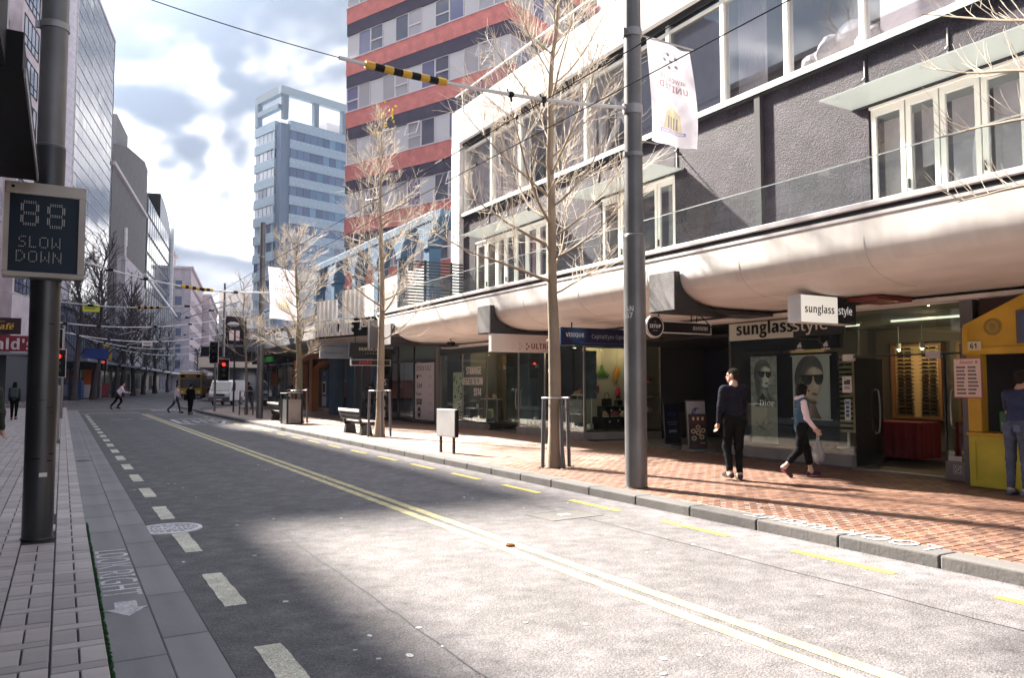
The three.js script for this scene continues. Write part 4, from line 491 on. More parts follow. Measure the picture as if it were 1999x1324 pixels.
{ const t = thing('ceiling_heater', 'flat dark red panel fixed under the canopy above the shop doorway', 'heater', [11.6, 3.0, -8.0]); part(t, 'panel', rbox(-0.5, 0.5, 0, 0.07, -0.3, 0.3, 0.02, 1), M(0.16, 0.02, 0.015, 0.5)); part(t, 'bracket', [box(-0.3, -0.28, 0.07, 0.1, -0.02, 0.02), box(0.28, 0.3, 0.07, 0.1, -0.02, 0.02)], mat.darkM); }
{ const t = thing('security_camera', 'small black camera under the canopy left of the ULTRA sign', 'camera', [10.6, 3.02, -22.2], 0.4); part(t, 'body', rbox(-0.05, 0.05, -0.14, -0.02, -0.16, 0.12, 0.015), mat.black); part(t, 'arm', stick([0, -0.02, 0], [0, 0.08, -0.05], 0.015), mat.darkM); }
// pavement boards outside the entry
function aframe(name, label, x, z, w, h, turn, draw, feet) { const t = thing(name, label, 'pavement sign', [x, 0.13, z], turn); part(t, 'panel', rbox(-w / 2, w / 2, 0.06, h, -0.02, 0.02, 0.015, 1).rotateX(-0.07), mat.darkM); part(t, 'print', new THREE.PlaneGeometry(w * 0.94, h - 0.12).translate(0, h / 2 + 0.03, 0.023).rotateX(-0.07), printed(256, Math.round(256 * h / w), draw), { uv: true }); part(t, 'foot', feet, mat.galv); return t; }
aframe('pavement_sign', 'low brown menu board printed with round plates on a black base', 12.62, -13.35, 0.44, 0.85, -0.35, (x, w, h) => { x.fillStyle = '#4a1f14'; x.fillRect(0, 0, w, h); x.fillStyle = '#17100d'; x.fillRect(0, h * 0.3, w, h * 0.62); for (const [a, b] of [[0.5, 0.38], [0.78, 0.48], [0.5, 0.55], [0.22, 0.5], [0.25, 0.72], [0.7, 0.68]]) { x.fillStyle = '#d9c9ac'; x.beginPath(); x.arc(w * a, h * b, w * 0.14, 0, 7); x.fill(); x.fillStyle = '#6a4326'; x.beginPath(); x.arc(w * a, h * b, w * 0.095, 0, 7); x.fill(); } x.fillStyle = '#d8c8b8'; for (const k of [0.18, 0.45, 0.72]) { x.fillRect(w * k, h * 0.06, w * 0.12, h * 0.1); } x.fillRect(w * 0.6, h * 0.86, w * 0.3, h * 0.02); }, [rbox(-0.34, 0.34, 0, 0.06, -0.2, 0.2, 0.02)]);
aframe('pavement_sign', 'tall white frame board with a blue swirl emblem behind the menu board', 12.95, -13.75, 0.5, 1.16, -0.3, (x, w, h) => { x.fillStyle = '#b9bcc6'; x.fillRect(0, 0, w, h); x.strokeStyle = '#23408c'; x.lineWidth = 9; for (let i = 0; i < 4; i++) { x.beginPath(); x.ellipse(w * 0.5, h * 0.25, w * (0.05 + i * 0.055), h * 0.1, 0.4 + i * 0.15, 0.4, 4.6); x.stroke(); } x.fillStyle = '#5c6a94'; for (let i = 0; i < 6; i++) x.fillRect(w * 0.2, h * (0.5 + i * 0.065), w * 0.6, h * 0.025); }, [box(-0.26, -0.22, 0, 0.1, -0.25, 0.25), box(0.22, 0.26, 0, 0.1, -0.25, 0.25)]);
aframe('pavement_sign', 'dark blue optometrist pavement board reading OPEN beside the pale window', 13.1, -14.75, 0.52, 1.06, 0.05, (x, w, h) => { x.fillStyle = '#0c1230'; x.fillRect(0, 0, w, h); x.fillStyle = '#3c5f9c'; x.textAlign = 'center'; x.font = 'bold 40px sans-serif'; x.fillText('VISIQUE', w / 2, h * 0.28); x.fillStyle = '#7c86a8'; x.fillRect(w * 0.15, h * 0.46, w * 0.7, 10); x.fillRect(w * 0.2, h * 0.52, w * 0.6, 10); x.fillStyle = '#c2c8da'; x.font = 'bold 52px sans-serif'; x.fillText('OPEN', w / 2, h * 0.74); }, [box(-0.26, 0.26, 0, 0.06, -0.2, 0.2)]);
{ // yellow kiosk
  const t = thing('food_kiosk', 'yellow timber food kiosk with a gabled front and number 61', 'kiosk', [11.8, 0.12, -4.9]); const P = (n, g, m, o = {}) => part(t, n, g, m, { world: true, ...o });
  const Z0 = -6.74, Z1 = -3.0;
  P('counter_front', rbox(11.82, 11.9, 0.13, 0.90, Z0, Z1, 0.01), mat.yellowG); P('counter_front', [box(11.80, 11.82, 0.14, 0.22, Z0, Z1), box(11.80, 11.82, 0.80, 0.90, Z0, Z1), ...[Z0, -5.35, -4.0].map((z) => box(11.80, 11.82, 0.22, 0.80, z, z + 0.09))], mat.yellowG);
  P('counter_top', rbox(11.74, 12.3, 0.9, 0.94, Z0, Z1, 0.01), mat.yellow); P('post', rbox(11.80, 11.98, 0.945, 2.1, Z0 + 0.0, Z0 + 0.2, 0.01), mat.yellow); P('post', rbox(11.80, 11.98, 0.945, 2.1, Z1 - 0.2, Z1, 0.01), mat.yellow);
  P('gable', alongX(extrude([[Z0 - 0.06, 2.1], [Z1 + 0.06, 2.1], [Z1 + 0.06, 2.55], [(Z0 + Z1) / 2, 3.42], [Z0 - 0.06, 2.55]].map(([a, b]) => [a, Math.min(b, 3.42)]), 0.06, 0)).translate(11.84, 0, 0), mat.yellow);
  P('gable_trim', [box(11.815, 11.84, 2.1, 2.2, Z0 - 0.06, Z1 + 0.06), box(11.815, 11.84, 2.2, 2.5, Z0 - 0.06, Z0 + 0.02)], mat.yellow); P('sign_recess', box(11.81, 11.84, 2.24, 2.72, -6.02, -4.2), M(0.10, 0.09, 0.10, 0.7)); for (const [z, c] of [[-5.95, [0.06, 0.09, 0.2]], [-5.78, [0.3, 0.06, 0.07]], [-5.55, [0.3, 0.2, 0.1]], [-5.3, [0.08, 0.08, 0.1]]]) P('book_spine', box(11.79, 11.81, 2.26, 2.68, z, z + 0.1), M(...c, 0.7));
  P('emblem', disc(0.13, 0.012, 0, 0, 0, 28).rotateZ(Math.PI / 2).translate(11.835, 2.5, -6.36), M(0.34, 0.22, 0.03, 0.5)); P('emblem_relief', [new THREE.TorusGeometry(0.105, 0.008, 6, 24).rotateY(Math.PI / 2).translate(11.828, 2.5, -6.36), ball(11.828, 2.5, -6.36, 0.006, 0.06, 0.04)], M(0.26, 0.17, 0.03, 0.5));
  P('house_number', faceStreet(new THREE.PlaneGeometry(0.2, 0.13)).translate(11.812, 2.23, -6.62), printed(96, 64, (x, w, h) => { x.fillStyle = '#c9c2a2'; x.fillRect(0, 0, w, h); x.fillStyle = '#111'; x.font = 'bold 50px sans-serif'; x.fillText('61', 16, 50); }), { uv: true });
  P('roof_wall', [box(12.2, 12.3, 2.1, 3.05, Z0, Z1)], M(0.05, 0.02, 0.018, 0.8)); P('inner_wall', [box(14, 14.1, 0.13, 2.9, Z0, Z1), box(12.3, 14, 0.13, 2.9, Z0 - 0.1, Z0 - 0.02)], M(0.03, 0.025, 0.022, 0.9)); P('inner_shelf', [box(13.6, 13.98, 1.3, 1.33, -6.6, -3.2), box(13.6, 13.98, 1.7, 1.73, -6.6, -3.2)], mat.wood);
  const R = rng(12); P('jars', Array.from({ length: 26 }, (_, i) => disc(0.05, 0.12 + R() * 0.1, 13.75, 1.33 + (i % 2) * 0.4 + 0.09, -6.5 + i * 0.12, 10)), M(0.12, 0.09, 0.06, 0.4), { kind: 'stuff' });
  const m = thing('menu_board', 'pink framed menu board with two columns of black labels beside the kiosk', 'menu', [11.76, 1.45, -6.70]); part(m, 'frame', rbox(-0.012, 0.012, 0, 0.6, -0.21, 0.21, 0.006, 1), M(0.42, 0.12, 0.13, 0.6)); part(m, 'print', faceStreet(new THREE.PlaneGeometry(0.395, 0.57)).translate(-0.016, 0.3, 0), printed(256, 368, (x, w, h) => { x.fillStyle = '#d9c4bd'; x.fillRect(0, 0, w, h); x.fillStyle = '#b53a48'; x.font = 'italic bold 44px serif'; x.textAlign = 'center'; x.fillText('Sweet', w / 2 - 10, 48); x.fillStyle = '#a98b3a'; x.beginPath(); x.arc(218, 32, 14, 0, 7); x.fill(); const r = rng(3); for (let c = 0; c < 2; c++) for (let i = 0; i < 8; i++) { const l = 62 + r() * 34, X = 22 + c * 112, Y = 72 + i * 36; x.fillStyle = '#1e1a1b'; x.fillRect(X, Y, l, 17); x.fillStyle = '#c9b4ad'; x.fillRect(X + 4, Y + 6, l - 12, 4); x.fillStyle = '#b53a48'; if (r() > 0.5) x.fillRect(X + l - 4, Y + 12, 8, 8); } }, 0.35), { uv: true });
  const c1 = thing('tip_box', 'small green box with a yellow label on the kiosk counter', 'box', [12.0, 0.94, -6.25]); part(c1, 'box', rbox(-0.09, 0.09, 0, 0.32, -0.1, 0.1, 0.01), M(0.03, 0.13, 0.07, 0.6)); part(c1, 'label', box(-0.096, -0.091, 0.05, 0.16, -0.07, 0.07), mat.yellowG);
  const c2 = thing('napkin_holder', 'low pale box on the front edge of the kiosk counter', 'box', [11.88, 0.94, -6.02]); part(c2, 'box', rbox(-0.06, 0.06, 0, 0.07, -0.16, 0.16, 0.01), mat.white); part(c2, 'slot', box(-0.03, 0.03, 0.07, 0.074, -0.12, 0.12), mat.dark);
  const bt = thing('sauce_bottle', 'dark bottle standing on the kiosk counter', 'bottle', [12.05, 0.94, -5.85]); part(bt, 'body', new THREE.LatheGeometry([[0, 0], [0.04, 0], [0.04, 0.15], [0.015, 0.21], [0.015, 0.25], [0, 0.25]].map((p) => new THREE.Vector2(...p)), 14), M(0.03, 0.02, 0.015, 0.3)); part(bt, 'cap', disc(0.017, 0.03, 0, 0.265, 0, 12), mat.red);
}
// ---------- poles ----------
function streetPole(name, label, x, z, r, tops, extra, pm = mat.poleGrey) { const t = thing(name, label, 'pole', [x, 0.12, z]); tops.forEach(([y0, y1, rr, taper], i) => part(t, 'shaft', new THREE.CylinderGeometry(rr * (taper || 1), rr, y1 - y0, 40, 1).translate(0, (y0 + y1) / 2, 0), pm === mat.poleGrey ? pm : i ? mat.poleGrey : pm)); extra?.(t); return t; }
const band = (t, r, y, h = 0.08) => part(t, 'clamp_band', [new THREE.CylinderGeometry(r + 0.012, r + 0.012, h, 36, 1).translate(0, y, 0), box(-r - 0.05, -r, y - h / 2, y + h / 2, -0.02, 0.02), disc(0.012, 0.06, -r - 0.03, y, 0, 8).rotateX(0)], mat.galv);
streetPole('tram_pole', 'thick dark steel pole in the left foreground carrying the speed display', -0.175, -9.15, 0.137, [[0, 3.96, 0.137], [3.96, 8.6, 0.126, 0.96]], (t) => { part(t, 'collar', [new THREE.CylinderGeometry(0.128, 0.139, 0.03, 40, 1).translate(0, 3.96, 0)], mat.poleGrey); band(t, 0.124, 5.22, 0.07); band(t, 0.124, 5.85, 0.08); part(t, 'base_flange', new THREE.CylinderGeometry(0.142, 0.15, 0.02, 36).translate(0, 0.01, 0), mat.darkM); const R = rng(2); part(t, 'scuffs', Array.from({ length: 7 }, (_, i) => box(-0.01 - R() * 0.035, 0.02 + R() * 0.02, 0, 0.005 + R() * 0.009, 0.1368, 0.1376).rotateZ((R() - 0.5) * 0.1).rotateY(-0.2 + R() * 0.9).translate(0, 0.7 + R() * R() * 1.9, 0)), mat.black, { kind: 'stuff' }); part(t, 'sticker', box(-0.035, 0.035, 0.62, 0.66, 0.1372, 0.1388).rotateY(0.25), mat.white); }, mat.poleDark);
streetPole('tram_pole', 'tall dark grey pole on the right kerb with a white banner', 7.43, -9.18, 0.165, [[0, 3.78, 0.165], [3.78, 9.5, 0.14, 0.9]], (t) => { part(t, 'collar', new THREE.CylinderGeometry(0.142, 0.167, 0.04, 40, 1).translate(0, 3.78, 0), mat.poleGrey); for (const [y, h] of [[5.02, 0.06], [5.72, 0.14], [6.92, 0.12]]) band(t, 0.135, y, h); part(t, 'base_flange', new THREE.CylinderGeometry(0.17, 0.18, 0.02, 36).translate(0, 0.01, 0), mat.darkM); part(t, 'lettering', [flatText('AN', 0.08).translate(0, 2.66, 0.1665), flatText('67', 0.08).translate(0, 2.56, 0.1665)].map((g) => g.rotateY(-1.2)), mat.white); });
streetPole('tram_pole', 'distant grey pole with a banner near the far street corner', 7.8, -36.5, 0.15, [[0, 3.6, 0.15], [3.6, 9.0, 0.13, 0.85]], (t) => { for (const y of [3.0, 5.3, 7.4]) band(t, 0.13, y, 0.1); });
streetPole('tram_pole', 'thin distant pole among the far trees right of the bus', 12.2, -72, 0.13, [[0, 4, 0.13], [4, 10.5, 0.11, 0.8]], (t) => band(t, 0.11, 6, 0.1));
// banners
function banner(label, x, y, z, w, h, turn, draw, res) { const t = thing('banner', label, 'banner', [x, y, z], turn); const nx = 24, ny = 40, g = new THREE.PlaneGeometry(w, h, nx, ny), p = g.attributes.position; for (let i = 0; i < p.count; i++) { const u = p.getX(i) / w + 0.5, v = 0.5 - p.getY(i) / h; p.setXYZ(i, p.getX(i) + 0.10 * w * Math.sin(v * 3.1) * (0.3 + u) + 0.08 * v * w, p.getY(i) - 0.05 * u * h * (1 - 0.4 * v) + 0.02 * Math.sin(u * 6), 0.05 * Math.sin(u * 5 + v * 3) * (0.2 + v) + 0.02 * Math.sin(u * 13 - v * 4)); } g.computeVertexNormals();
  part(t, 'cloth', g.translate(w / 2 + 0.15, -h / 2, 0), new THREE.MeshPhysicalMaterial({ map: canvasTex(256, Math.round(256 * h / w), draw), roughness: 0.9, side: THREE.DoubleSide, transmission: 0.35, thickness: 0 }), { uv: true }); part(t, 'arm', [stick([0, 0.02, 0], [w + 0.22, -0.03 * h, 0], 0.014), stick([0, -h - 0.02, 0], [0.35, -h - 0.04, 0], 0.012)], mat.galv); return t; }
const bannerArt = (x, w, h) => { x.fillStyle = '#cfc9d2'; x.fillRect(0, 0, w, h); x.save(); x.translate(w, 0); x.scale(-1, 1); x.strokeStyle = '#6b6470'; x.lineWidth = 3; x.beginPath(); x.arc(w * 0.5, h * 0.17, w * 0.17, 0, 7); x.strokeStyle = '#948a94'; x.stroke(); x.fillStyle = '#66626c'; for (let i = 0; i < 6; i++) { const a = i / 5 * 6.28, r = i < 5 ? w * 0.13 : 0; x.beginPath(); for (let k = 0; k < 5; k++) { const b = k / 5 * 6.28 + a; x.lineTo(w * 0.5 + Math.cos(a) * r + Math.cos(b) * w * 0.04, h * 0.17 + Math.sin(a) * r + Math.sin(b) * w * 0.035); } x.fill(); } x.fillStyle = '#96787f'; x.textAlign = 'center'; x.font = 'bold 30px sans-serif'; x.fillText('NEWCASTLE', w / 2, h * 0.37, w * 0.6); x.font = 'bold 46px sans-serif'; x.fillText('UNITED', w / 2, h * 0.46, w * 0.74); x.fillStyle = '#b9ad92'; x.beginPath(); x.moveTo(w * 0.3, h * 0.84); x.lineTo(w * 0.34, h * 0.68); x.lineTo(w * 0.5, h * 0.6); x.lineTo(w * 0.66, h * 0.68); x.lineTo(w * 0.7, h * 0.84); x.fill(); x.fillStyle = '#77727c'; for (let i = 0; i < 4; i++) x.fillRect(w * (0.38 + i * 0.065), h * 0.71, w * 0.03, h * 0.12); x.fillStyle = '#8a86a6'; x.fillRect(w * 0.24, h * 0.845, w * 0.52, h * 0.035); x.fillStyle = '#eee'; x.font = '15px sans-serif'; x.fillText('NEWCASTLE UNITED', w / 2, h * 0.872, w * 0.46); x.restore(); };
banner('white banner with faded reversed lettering hung from the right kerb pole', 7.52, 7.02, -9.15, 0.80, 1.62, -0.12, bannerArt);
banner('distant white banner on the pole near the far corner', 7.9, 7.1, -36.45, 1.25, 2.4, 0, bannerArt);
// ---------- speed display on the left pole ----------
{ const t = thing('speed_display', 'grey framed dot-matrix speed display reading 88 SLOW DOWN', 'electronic sign', [-0.195, 2.71, -8.98], 0.02); const w = 0.70, h = 0.94;
  part(t, 'housing', rbox(-w / 2, w / 2, 0, h, -0.16, 0, 0.012), M(0.42, 0.37, 0.33, 0.55, { map: grainTone })); part(t, 'bezel', [rbox(-w / 2, w / 2, h - 0.12, h, 0.001, 0.03, 0.008, 1), rbox(-w / 2, w / 2, 0, 0.05, 0.001, 0.03, 0.008, 1), box(-w / 2, -w / 2 + 0.045, 0.05, h - 0.12, 0.001, 0.03), box(w / 2 - 0.06, w / 2, 0.05, h - 0.12, 0.001, 0.03)], M(0.48, 0.43, 0.385, 0.5, { map: grainTone }));
  part(t, 'screen', box(-w / 2 + 0.045, w / 2 - 0.06, 0.05, h - 0.12, 0.001, 0.008), M(0.009, 0.016, 0.030, 0.35, { specularIntensity: 0.4 }));
  const dots = [], dot = (x, y) => dots.push(new THREE.SphereGeometry(0.0056, 6, 4).scale(1, 1, 0.5).translate(x, y, 0.009));
  const digit = (cx, cy, sx, sy) => { for (const o of [0, 0.016]) { for (const yy of [-1, 0, 1]) for (let i = 0; i < 6; i++) dot(cx + (i / 5 - 0.5) * (sx - 0.05), cy + yy * (sy / 2) + (yy > 0 ? -o : yy < 0 ? o : o - 0.008)); for (const xx of [-1, 1]) for (const hh of [-1, 1]) for (let i = 0; i < 6; i++) dot(cx + xx * (sx / 2 - o), cy + hh * (0.028 + i / 5 * (sy / 2 - 0.058))); } };
  digit(-0.135, 0.635, 0.145, 0.235); digit(0.09, 0.625, 0.145, 0.235);
  const glyph = { S: ['.###', '#...', '#...', '.##.', '...#', '...#', '###.'], L: ['#...', '#...', '#...', '#...', '#...', '#...', '####'], O: ['.###.', '#...#', '#...#', '#...#', '#...#', '#...#', '.###.'], W: ['#...#', '#...#', '#...#', '#.#.#', '#.#.#', '##.##', '#...#'], D: ['###..', '#..#.', '#...#', '#...#', '#...#', '#..#.', '###..'], N: ['#...#', '##..#', '##..#', '#.#.#', '#..##', '#..##', '#...#'] };
  const word = (s, x, y, p) => { for (const c of s) { const g = glyph[c]; g.forEach((row, j) => [...row].forEach((q, i) => q === '#' && dot(x + i * p, y - j * p))); x += (g[0].length + 1.3) * p; } };
  word('SLOW', -0.215, 0.40, 0.0165); word('DOWN', -0.235, 0.255, 0.0165); part(t, 'led_dots', dots, M(0.45, 0.45, 0.42, 0.5), { kind: 'stuff' });
  part(t, 'sensor', disc(0.014, 0.01, 0, 0, 0, 16).rotateX(Math.PI / 2).translate(-0.28, 0.885, 0.033), mat.black); part(t, 'mount', [rbox(-0.12, 0.16, -0.02, -0.001, -0.2, -0.02, 0.005), box(0.27, 0.33, -0.06, -0.001, -0.12, -0.05), tube([[0.3, -0.06, -0.08], [0.33, -0.1, -0.09], [0.28, -0.13, -0.1], [0.12, -0.05, -0.12]], 0.006, 16)], mat.darkM);
}
// ---------- pavement furniture ----------
function dimpleBoard(label, x, z, turn) { const t = thing('bollard_panel', label, 'notice board', [x, 0.12, z], turn); const pale = M(0.50, 0.485, 0.49, 0.6, { map: grainTone }); part(t, 'panel', rbox(-0.4, 0.4, 0.36, 0.98, -0.05, 0.05, 0.02), pale); const s = []; for (let i = 0; i < 13; i++) for (let j = 0; j < 10; j++) s.push(new THREE.ConeGeometry(0.022, 0.004, 6).rotateX(Math.PI / 2).translate(-0.36 + i * 0.06, 0.4 + j * 0.06 + (i % 2) * 0.02, 0.0518)); part(t, 'studs', s, pale, { kind: 'stuff' }); for (const k of [-0.28, 0.28]) part(t, 'leg', box(k - 0.025, k + 0.025, 0, 0.36, -0.025, 0.025), mat.darkM); part(t, 'dark_side', box(0.401, 0.41, 0.37, 0.97, -0.045, 0.045), mat.black); return t; }
dimpleBoard('studded grey metal panel on two legs on the right pavement', 7.5, -15.9, -Math.PI / 2 + 0.1); dimpleBoard('studded grey metal panel edge-on beside the left pole', -0.12, -17.6, -Math.PI / 2); { const t = thing('metal_box', 'pale upright metal cabinet edge on the left kerb beyond the pole', 'cabinet', [-0.16, 0.12, -24]); part(t, 'body', rbox(-0.12, 0.12, 0, 1.5, -0.4, 0.4, 0.03), mat.galv); part(t, 'plinth', box(-0.14, 0.14, 0, 0.08, -0.42, 0.42), mat.concrete); }
{ const t = thing('bench', 'dark bench with a slatted back on concrete feet beside the guarded tree', 'bench', [7.95, 0.12, -23.4]);
  for (const z of [-0.75, 0.75]) { part(t, 'foot', extrude([[-0.16, 0], [0.2, 0], [0.14, 0.28], [-0.1, 0.28]], 0.2, 0.01).translate(0, 0, z - 0.1), mat.darkM); part(t, 'back_support', [extrude([[-0.3, 0.75], [-0.25, 0.75], [-0.15, 0.28], [0.3, 0.34], [0.3, 0.38], [-0.08, 0.36], [-0.2, 0.4]].map(([a, b]) => [a, b]), 0.06, 0).translate(0, 0, z - 0.03)], mat.dark); }
  for (let i = 0; i < 4; i++) part(t, 'seat_slat', rbox(-0.14 + i * 0.12, -0.035 + i * 0.12, 0.385 + i * 0.004, 0.42 + i * 0.004, -1.0, 1.0, 0.008, 1), M(0.26, 0.22, 0.2, 0.6, { map: grainTone })); for (let i = 0; i < 3; i++) part(t, 'back_slat', rbox(-0.225 - i * 0.035, -0.195 - i * 0.035, 0.46 + i * 0.12, 0.55 + i * 0.12, -1.0, 1.0, 0.008, 1), i === 2 ? M(0.45, 0.43, 0.42, 0.6) : mat.darkM);
  copyOf(t, [8.0, 0.12, -33.6], 0, 'distant dark bench between the far pole and the rubbish bin'); }
{ const t = thing('rubbish_bin', 'square grey panelled rubbish bin beside a bare tree trunk', 'rubbish bin', [7.75, 0.12, -30.6], 0.15); for (const [g, n] of [[box(-0.3, 0.3, 0.04, 0.95, 0.26, 0.3), 0], [box(-0.3, 0.3, 0.04, 0.95, -0.3, -0.26), 0], [box(-0.3, -0.26, 0.04, 0.95, -0.26, 0.26), 0], [box(0.26, 0.3, 0.04, 0.95, -0.26, 0.26), 0]]) part(t, 'side_panel', g, mat.galv); for (const [a, b] of [[-0.29, -0.29], [0.29, -0.29], [-0.29, 0.29], [0.29, 0.29]]) part(t, 'post', box(a - 0.03, a + 0.03, 0, 1.16, b - 0.03, b + 0.03), mat.dark); part(t, 'lid', rbox(-0.34, 0.34, 1.16, 1.21, -0.34, 0.34, 0.015), mat.darkM); part(t, 'plinth', box(-0.28, 0.28, 0, 0.04, -0.28, 0.28), mat.dark); }
function treeGuard(label, x, z, h = 1.25, r = 0.24) { const t = thing('tree_guard', label, 'tree guard', [x, 0.12, z], 0.35); for (let i = 0; i < 4; i++) { const a = i * Math.PI / 2 + 0.5; part(t, 'post', stick([Math.cos(a) * (r + 0.03), 0, Math.sin(a) * (r + 0.03)], [Math.cos(a) * r, h, Math.sin(a) * r], 0.036, 0.036, 8), M(0.09, 0.09, 0.1, 0.5)); } part(t, 'top_ring', new THREE.TorusGeometry(r + 0.02, 0.014, 6, 36).rotateX(Math.PI / 2).translate(0, h, 0), mat.galv); part(t, 'soil_bed', new THREE.CircleGeometry(r + 0.08, 20).rotateX(-Math.PI / 2).translate(0, -0.012, 0), M(0.10, 0.08, 0.05, 1)); return t; }
treeGuard('steel tree guard around the large bare tree in the middle', 7.98, -12.2, 1.28); treeGuard('steel tree guard around the bare tree beside the bench', 8.09, -21.8, 1.35, 0.3); treeGuard('steel tree guard around the bare tree beside the rubbish bin', 8.19, -31.2, 1.3, 0.3); treeGuard('steel tree guard around the thin sapling near the far corner', 8.1, -41, 1.2, 0.3);
// ---------- blue corner shops beyond the long building ----------
{
  const t = thing('blue_building', 'blue building with square columns and a jeans shop at street level', 'building', [XW, 0, -36]); const P = (n, g, m, o = {}) => part(t, n, g, m, { world: true, ...o });
  const pale = M(0.66, 0.58, 0.57, 0.85, { map: stainTone });
  for (const z of [-27.75, -30.55, -33.4, -36.5, -39.9, -43.2]) {
    P('column', rbox(XW - 0.25, XW + 0.25, 4.0, 7.0, z - 0.27, z + 0.27, 0.02), mat.blue);
    P('column_cap', alongX(extrude([[z - 0.27, 6.95], [z + 0.27, 6.95], [z + 0.27, 7.2], [z + 0.75, 7.75], [z + 0.75, 8.0], [z - 0.75, 8.0], [z - 0.75, 7.75], [z - 0.27, 7.2]], 0.62)).translate(XW - 0.31, 0, 0), mat.blue);
  }
  P('beam', rbox(XW - 0.34, XW + 0.34, 7.95, 8.3, -44, -26.95, 0.03), mat.blue); P('beam_cap', alongX(extrude([[-26.94, 7.6], [-26.3, 8.0], [-26.3, 8.25], [-26.94, 8.29]], 0.66)).translate(XW - 0.33, 0, 0), mat.blue);
  for (const [z0, z1] of [[-30.2, -28.1], [-33.05, -30.9], [-36.15, -33.75]]) P('wall_panel', box(XW - 0.12, XW + 0.05, 4.0, 6.35, z0 - 0.05, z1 + 0.05), pale);
  P('rear_wall', box(XW + 1.3, XW + 1.5, 4.0, 5.2, -43.5, -27), M(0.10, 0.16, 0.26, 0.8)); P('podium_roof', box(XW - 0.3, XW + 3.2, 3.7, 3.95, -45.6, -27.2), mat.concrete);
  P('end_wall', box(XW + 0.3, 14, 0.1, 3.7, -27.3, -27.16), mat.concrete);
  // angled shop canopy and its letters
  const a = 15.5 * D2R, cx = 9.38, cz = -28.55; const C = (g) => g.rotateY(Math.PI / 2 * 0).rotateY(0);
  const fas = new THREE.Group(); fas.name = 'canopy_fascia';
  P('canopy_roof', [new THREE.ExtrudeGeometry(new THREE.Shape([[9.98, 26.3], [8.75, 30.75], [8.9, 45.6], [12.4, 45.6], [12.4, 26.3]].map((q) => new THREE.Vector2(...q))), { depth: 0.5, bevelEnabled: false }).rotateX(-Math.PI / 2).translate(0, 3.5, 0)], M(0.30, 0.29, 0.30, 0.8, { map: stainTone }));
  const fz = (g) => faceStreet(g).rotateY(a).translate(cx, 0, cz);
  P('canopy_fascia', fz(box(-2.32, 2.32, 3.46, 4.14, 0.02, 0.10)), M(0.012, 0.012, 0.016, 0.9, { specularIntensity: 0.1 })); P('lettering', fz(solidText('HURRICANE', 0.6, 0.08, font, 0.56).translate(-0.9, 3.82, 0.105)), mat.white); P('lettering', fz(solidText('Jeans', 0.34, 0.04, fontR, 0.8).translate(1.25, 3.9, 0.105)), mat.white);
  for (let i = 0; i < 12; i++) if (i % 6 !== 5) P('white_fin', fz(box(-2.2 + i * 0.3, -2.02 + i * 0.3, 4.16, 4.95 + (i > 5 ? 0.3 : 0), 0.02, 0.1)), mat.white);
  P('fascia_return', box(8.78, 8.92, 3.46, 4.1, -45.6, -30.9), M(0.08, 0.09, 0.12, 0.6)); P('end_fascia', box(9.4, 10.3, 2.95, 3.95, -26.62, -26.42), M(0.10, 0.10, 0.11, 0.7));
  // street-level fronts
  const fr = mat.darkM; for (const z of [-32.1, -31.2, -29.45, -27.35]) P('window_frame', box(XW - 0.04, XW + 0.06, 0.13, 3.5, z - 0.05, z + 0.05), fr); P('window_frame', [box(XW - 0.03, XW + 0.05, 2.56, 2.64, -32, -27.4), box(XW - 0.03, XW + 0.05, 0.13, 0.22, -32, -27.4)], fr);
  for (const [z0, z1] of [[-31.15, -29.5], [-29.4, -27.4]]) { P('window_pane', box(XW, XW + 0.01, 0.22, 2.56, z0, z1), mat.shopGlass); P('transom_pane', box(XW, XW + 0.01, 2.64, 3.5, z0, z1), M(0.08, 0.13, 0.11, 0.1)); }
  P('inner_wall', box(XW + 2.4, XW + 2.5, 0.1, 3.6, -34.4, -27.2), M(0.05, 0.06, 0.09, 0.9)); P('inner_floor', box(XW + 0.02, XW + 2.4, 0.05, 0.14, -34.4, -27.2), mat.floorD);
  P('blue_wall', [box(XW, XW + 0.2, 0.1, 3.6, -34.45, -33.9), box(XW, XW + 0.2, 0.1, 3.6, -38.2, -37.0), box(XW, XW + 0.2, 2.9, 3.6, -37.0, -34.45)], mat.blue); P('blue_pier', rbox(XW - 0.5, XW - 0.02, 0.1, 3.5, -39.6, -38.4, 0.1), mat.blue);
  P('door_frame', [box(XW - 0.02, XW + 0.08, 0.13, 2.88, -36.98, -36.9), box(XW - 0.02, XW + 0.08, 0.13, 2.88, -35.95, -35.87), box(XW - 0.02, XW + 0.08, 0.13, 2.88, -34.52, -34.46), box(XW - 0.02, XW + 0.08, 2.8, 2.88, -36.9, -34.52)], M(0.15, 0.22, 0.22, 0.5)); P('door', box(XW + 0.05, XW + 0.1, 0.13, 2.8, -36.9, -35.95), M(0.02, 0.035, 0.05, 0.3)); P('door', box(XW + 0.05, XW + 0.1, 0.13, 2.8, -35.87, -34.52), M(0.02, 0.03, 0.05, 0.3)); P('door_handle', box(XW + 0.02, XW + 0.049, 1.0, 1.3, -35.75, -35.72), mat.steel);
  for (const z of [-43.9, -47.4]) P('orange_pier', rbox(XW - 0.25, XW + 0.15, 0.1, 3.1, z - 0.3, z + 0.3, 0.03), mat.orange); P('orange_arch', alongX(extrude([[-47.1, 3.1], [-43.6, 3.1], [-39.7, 3.1], [-39.7, 3.0], [-42.4, 2.9], [-43.6, 2.55], [-43.6, 3.5], [-47.1, 3.5]], 0.3)).translate(XW - 0.2, 0, 0), mat.orange);
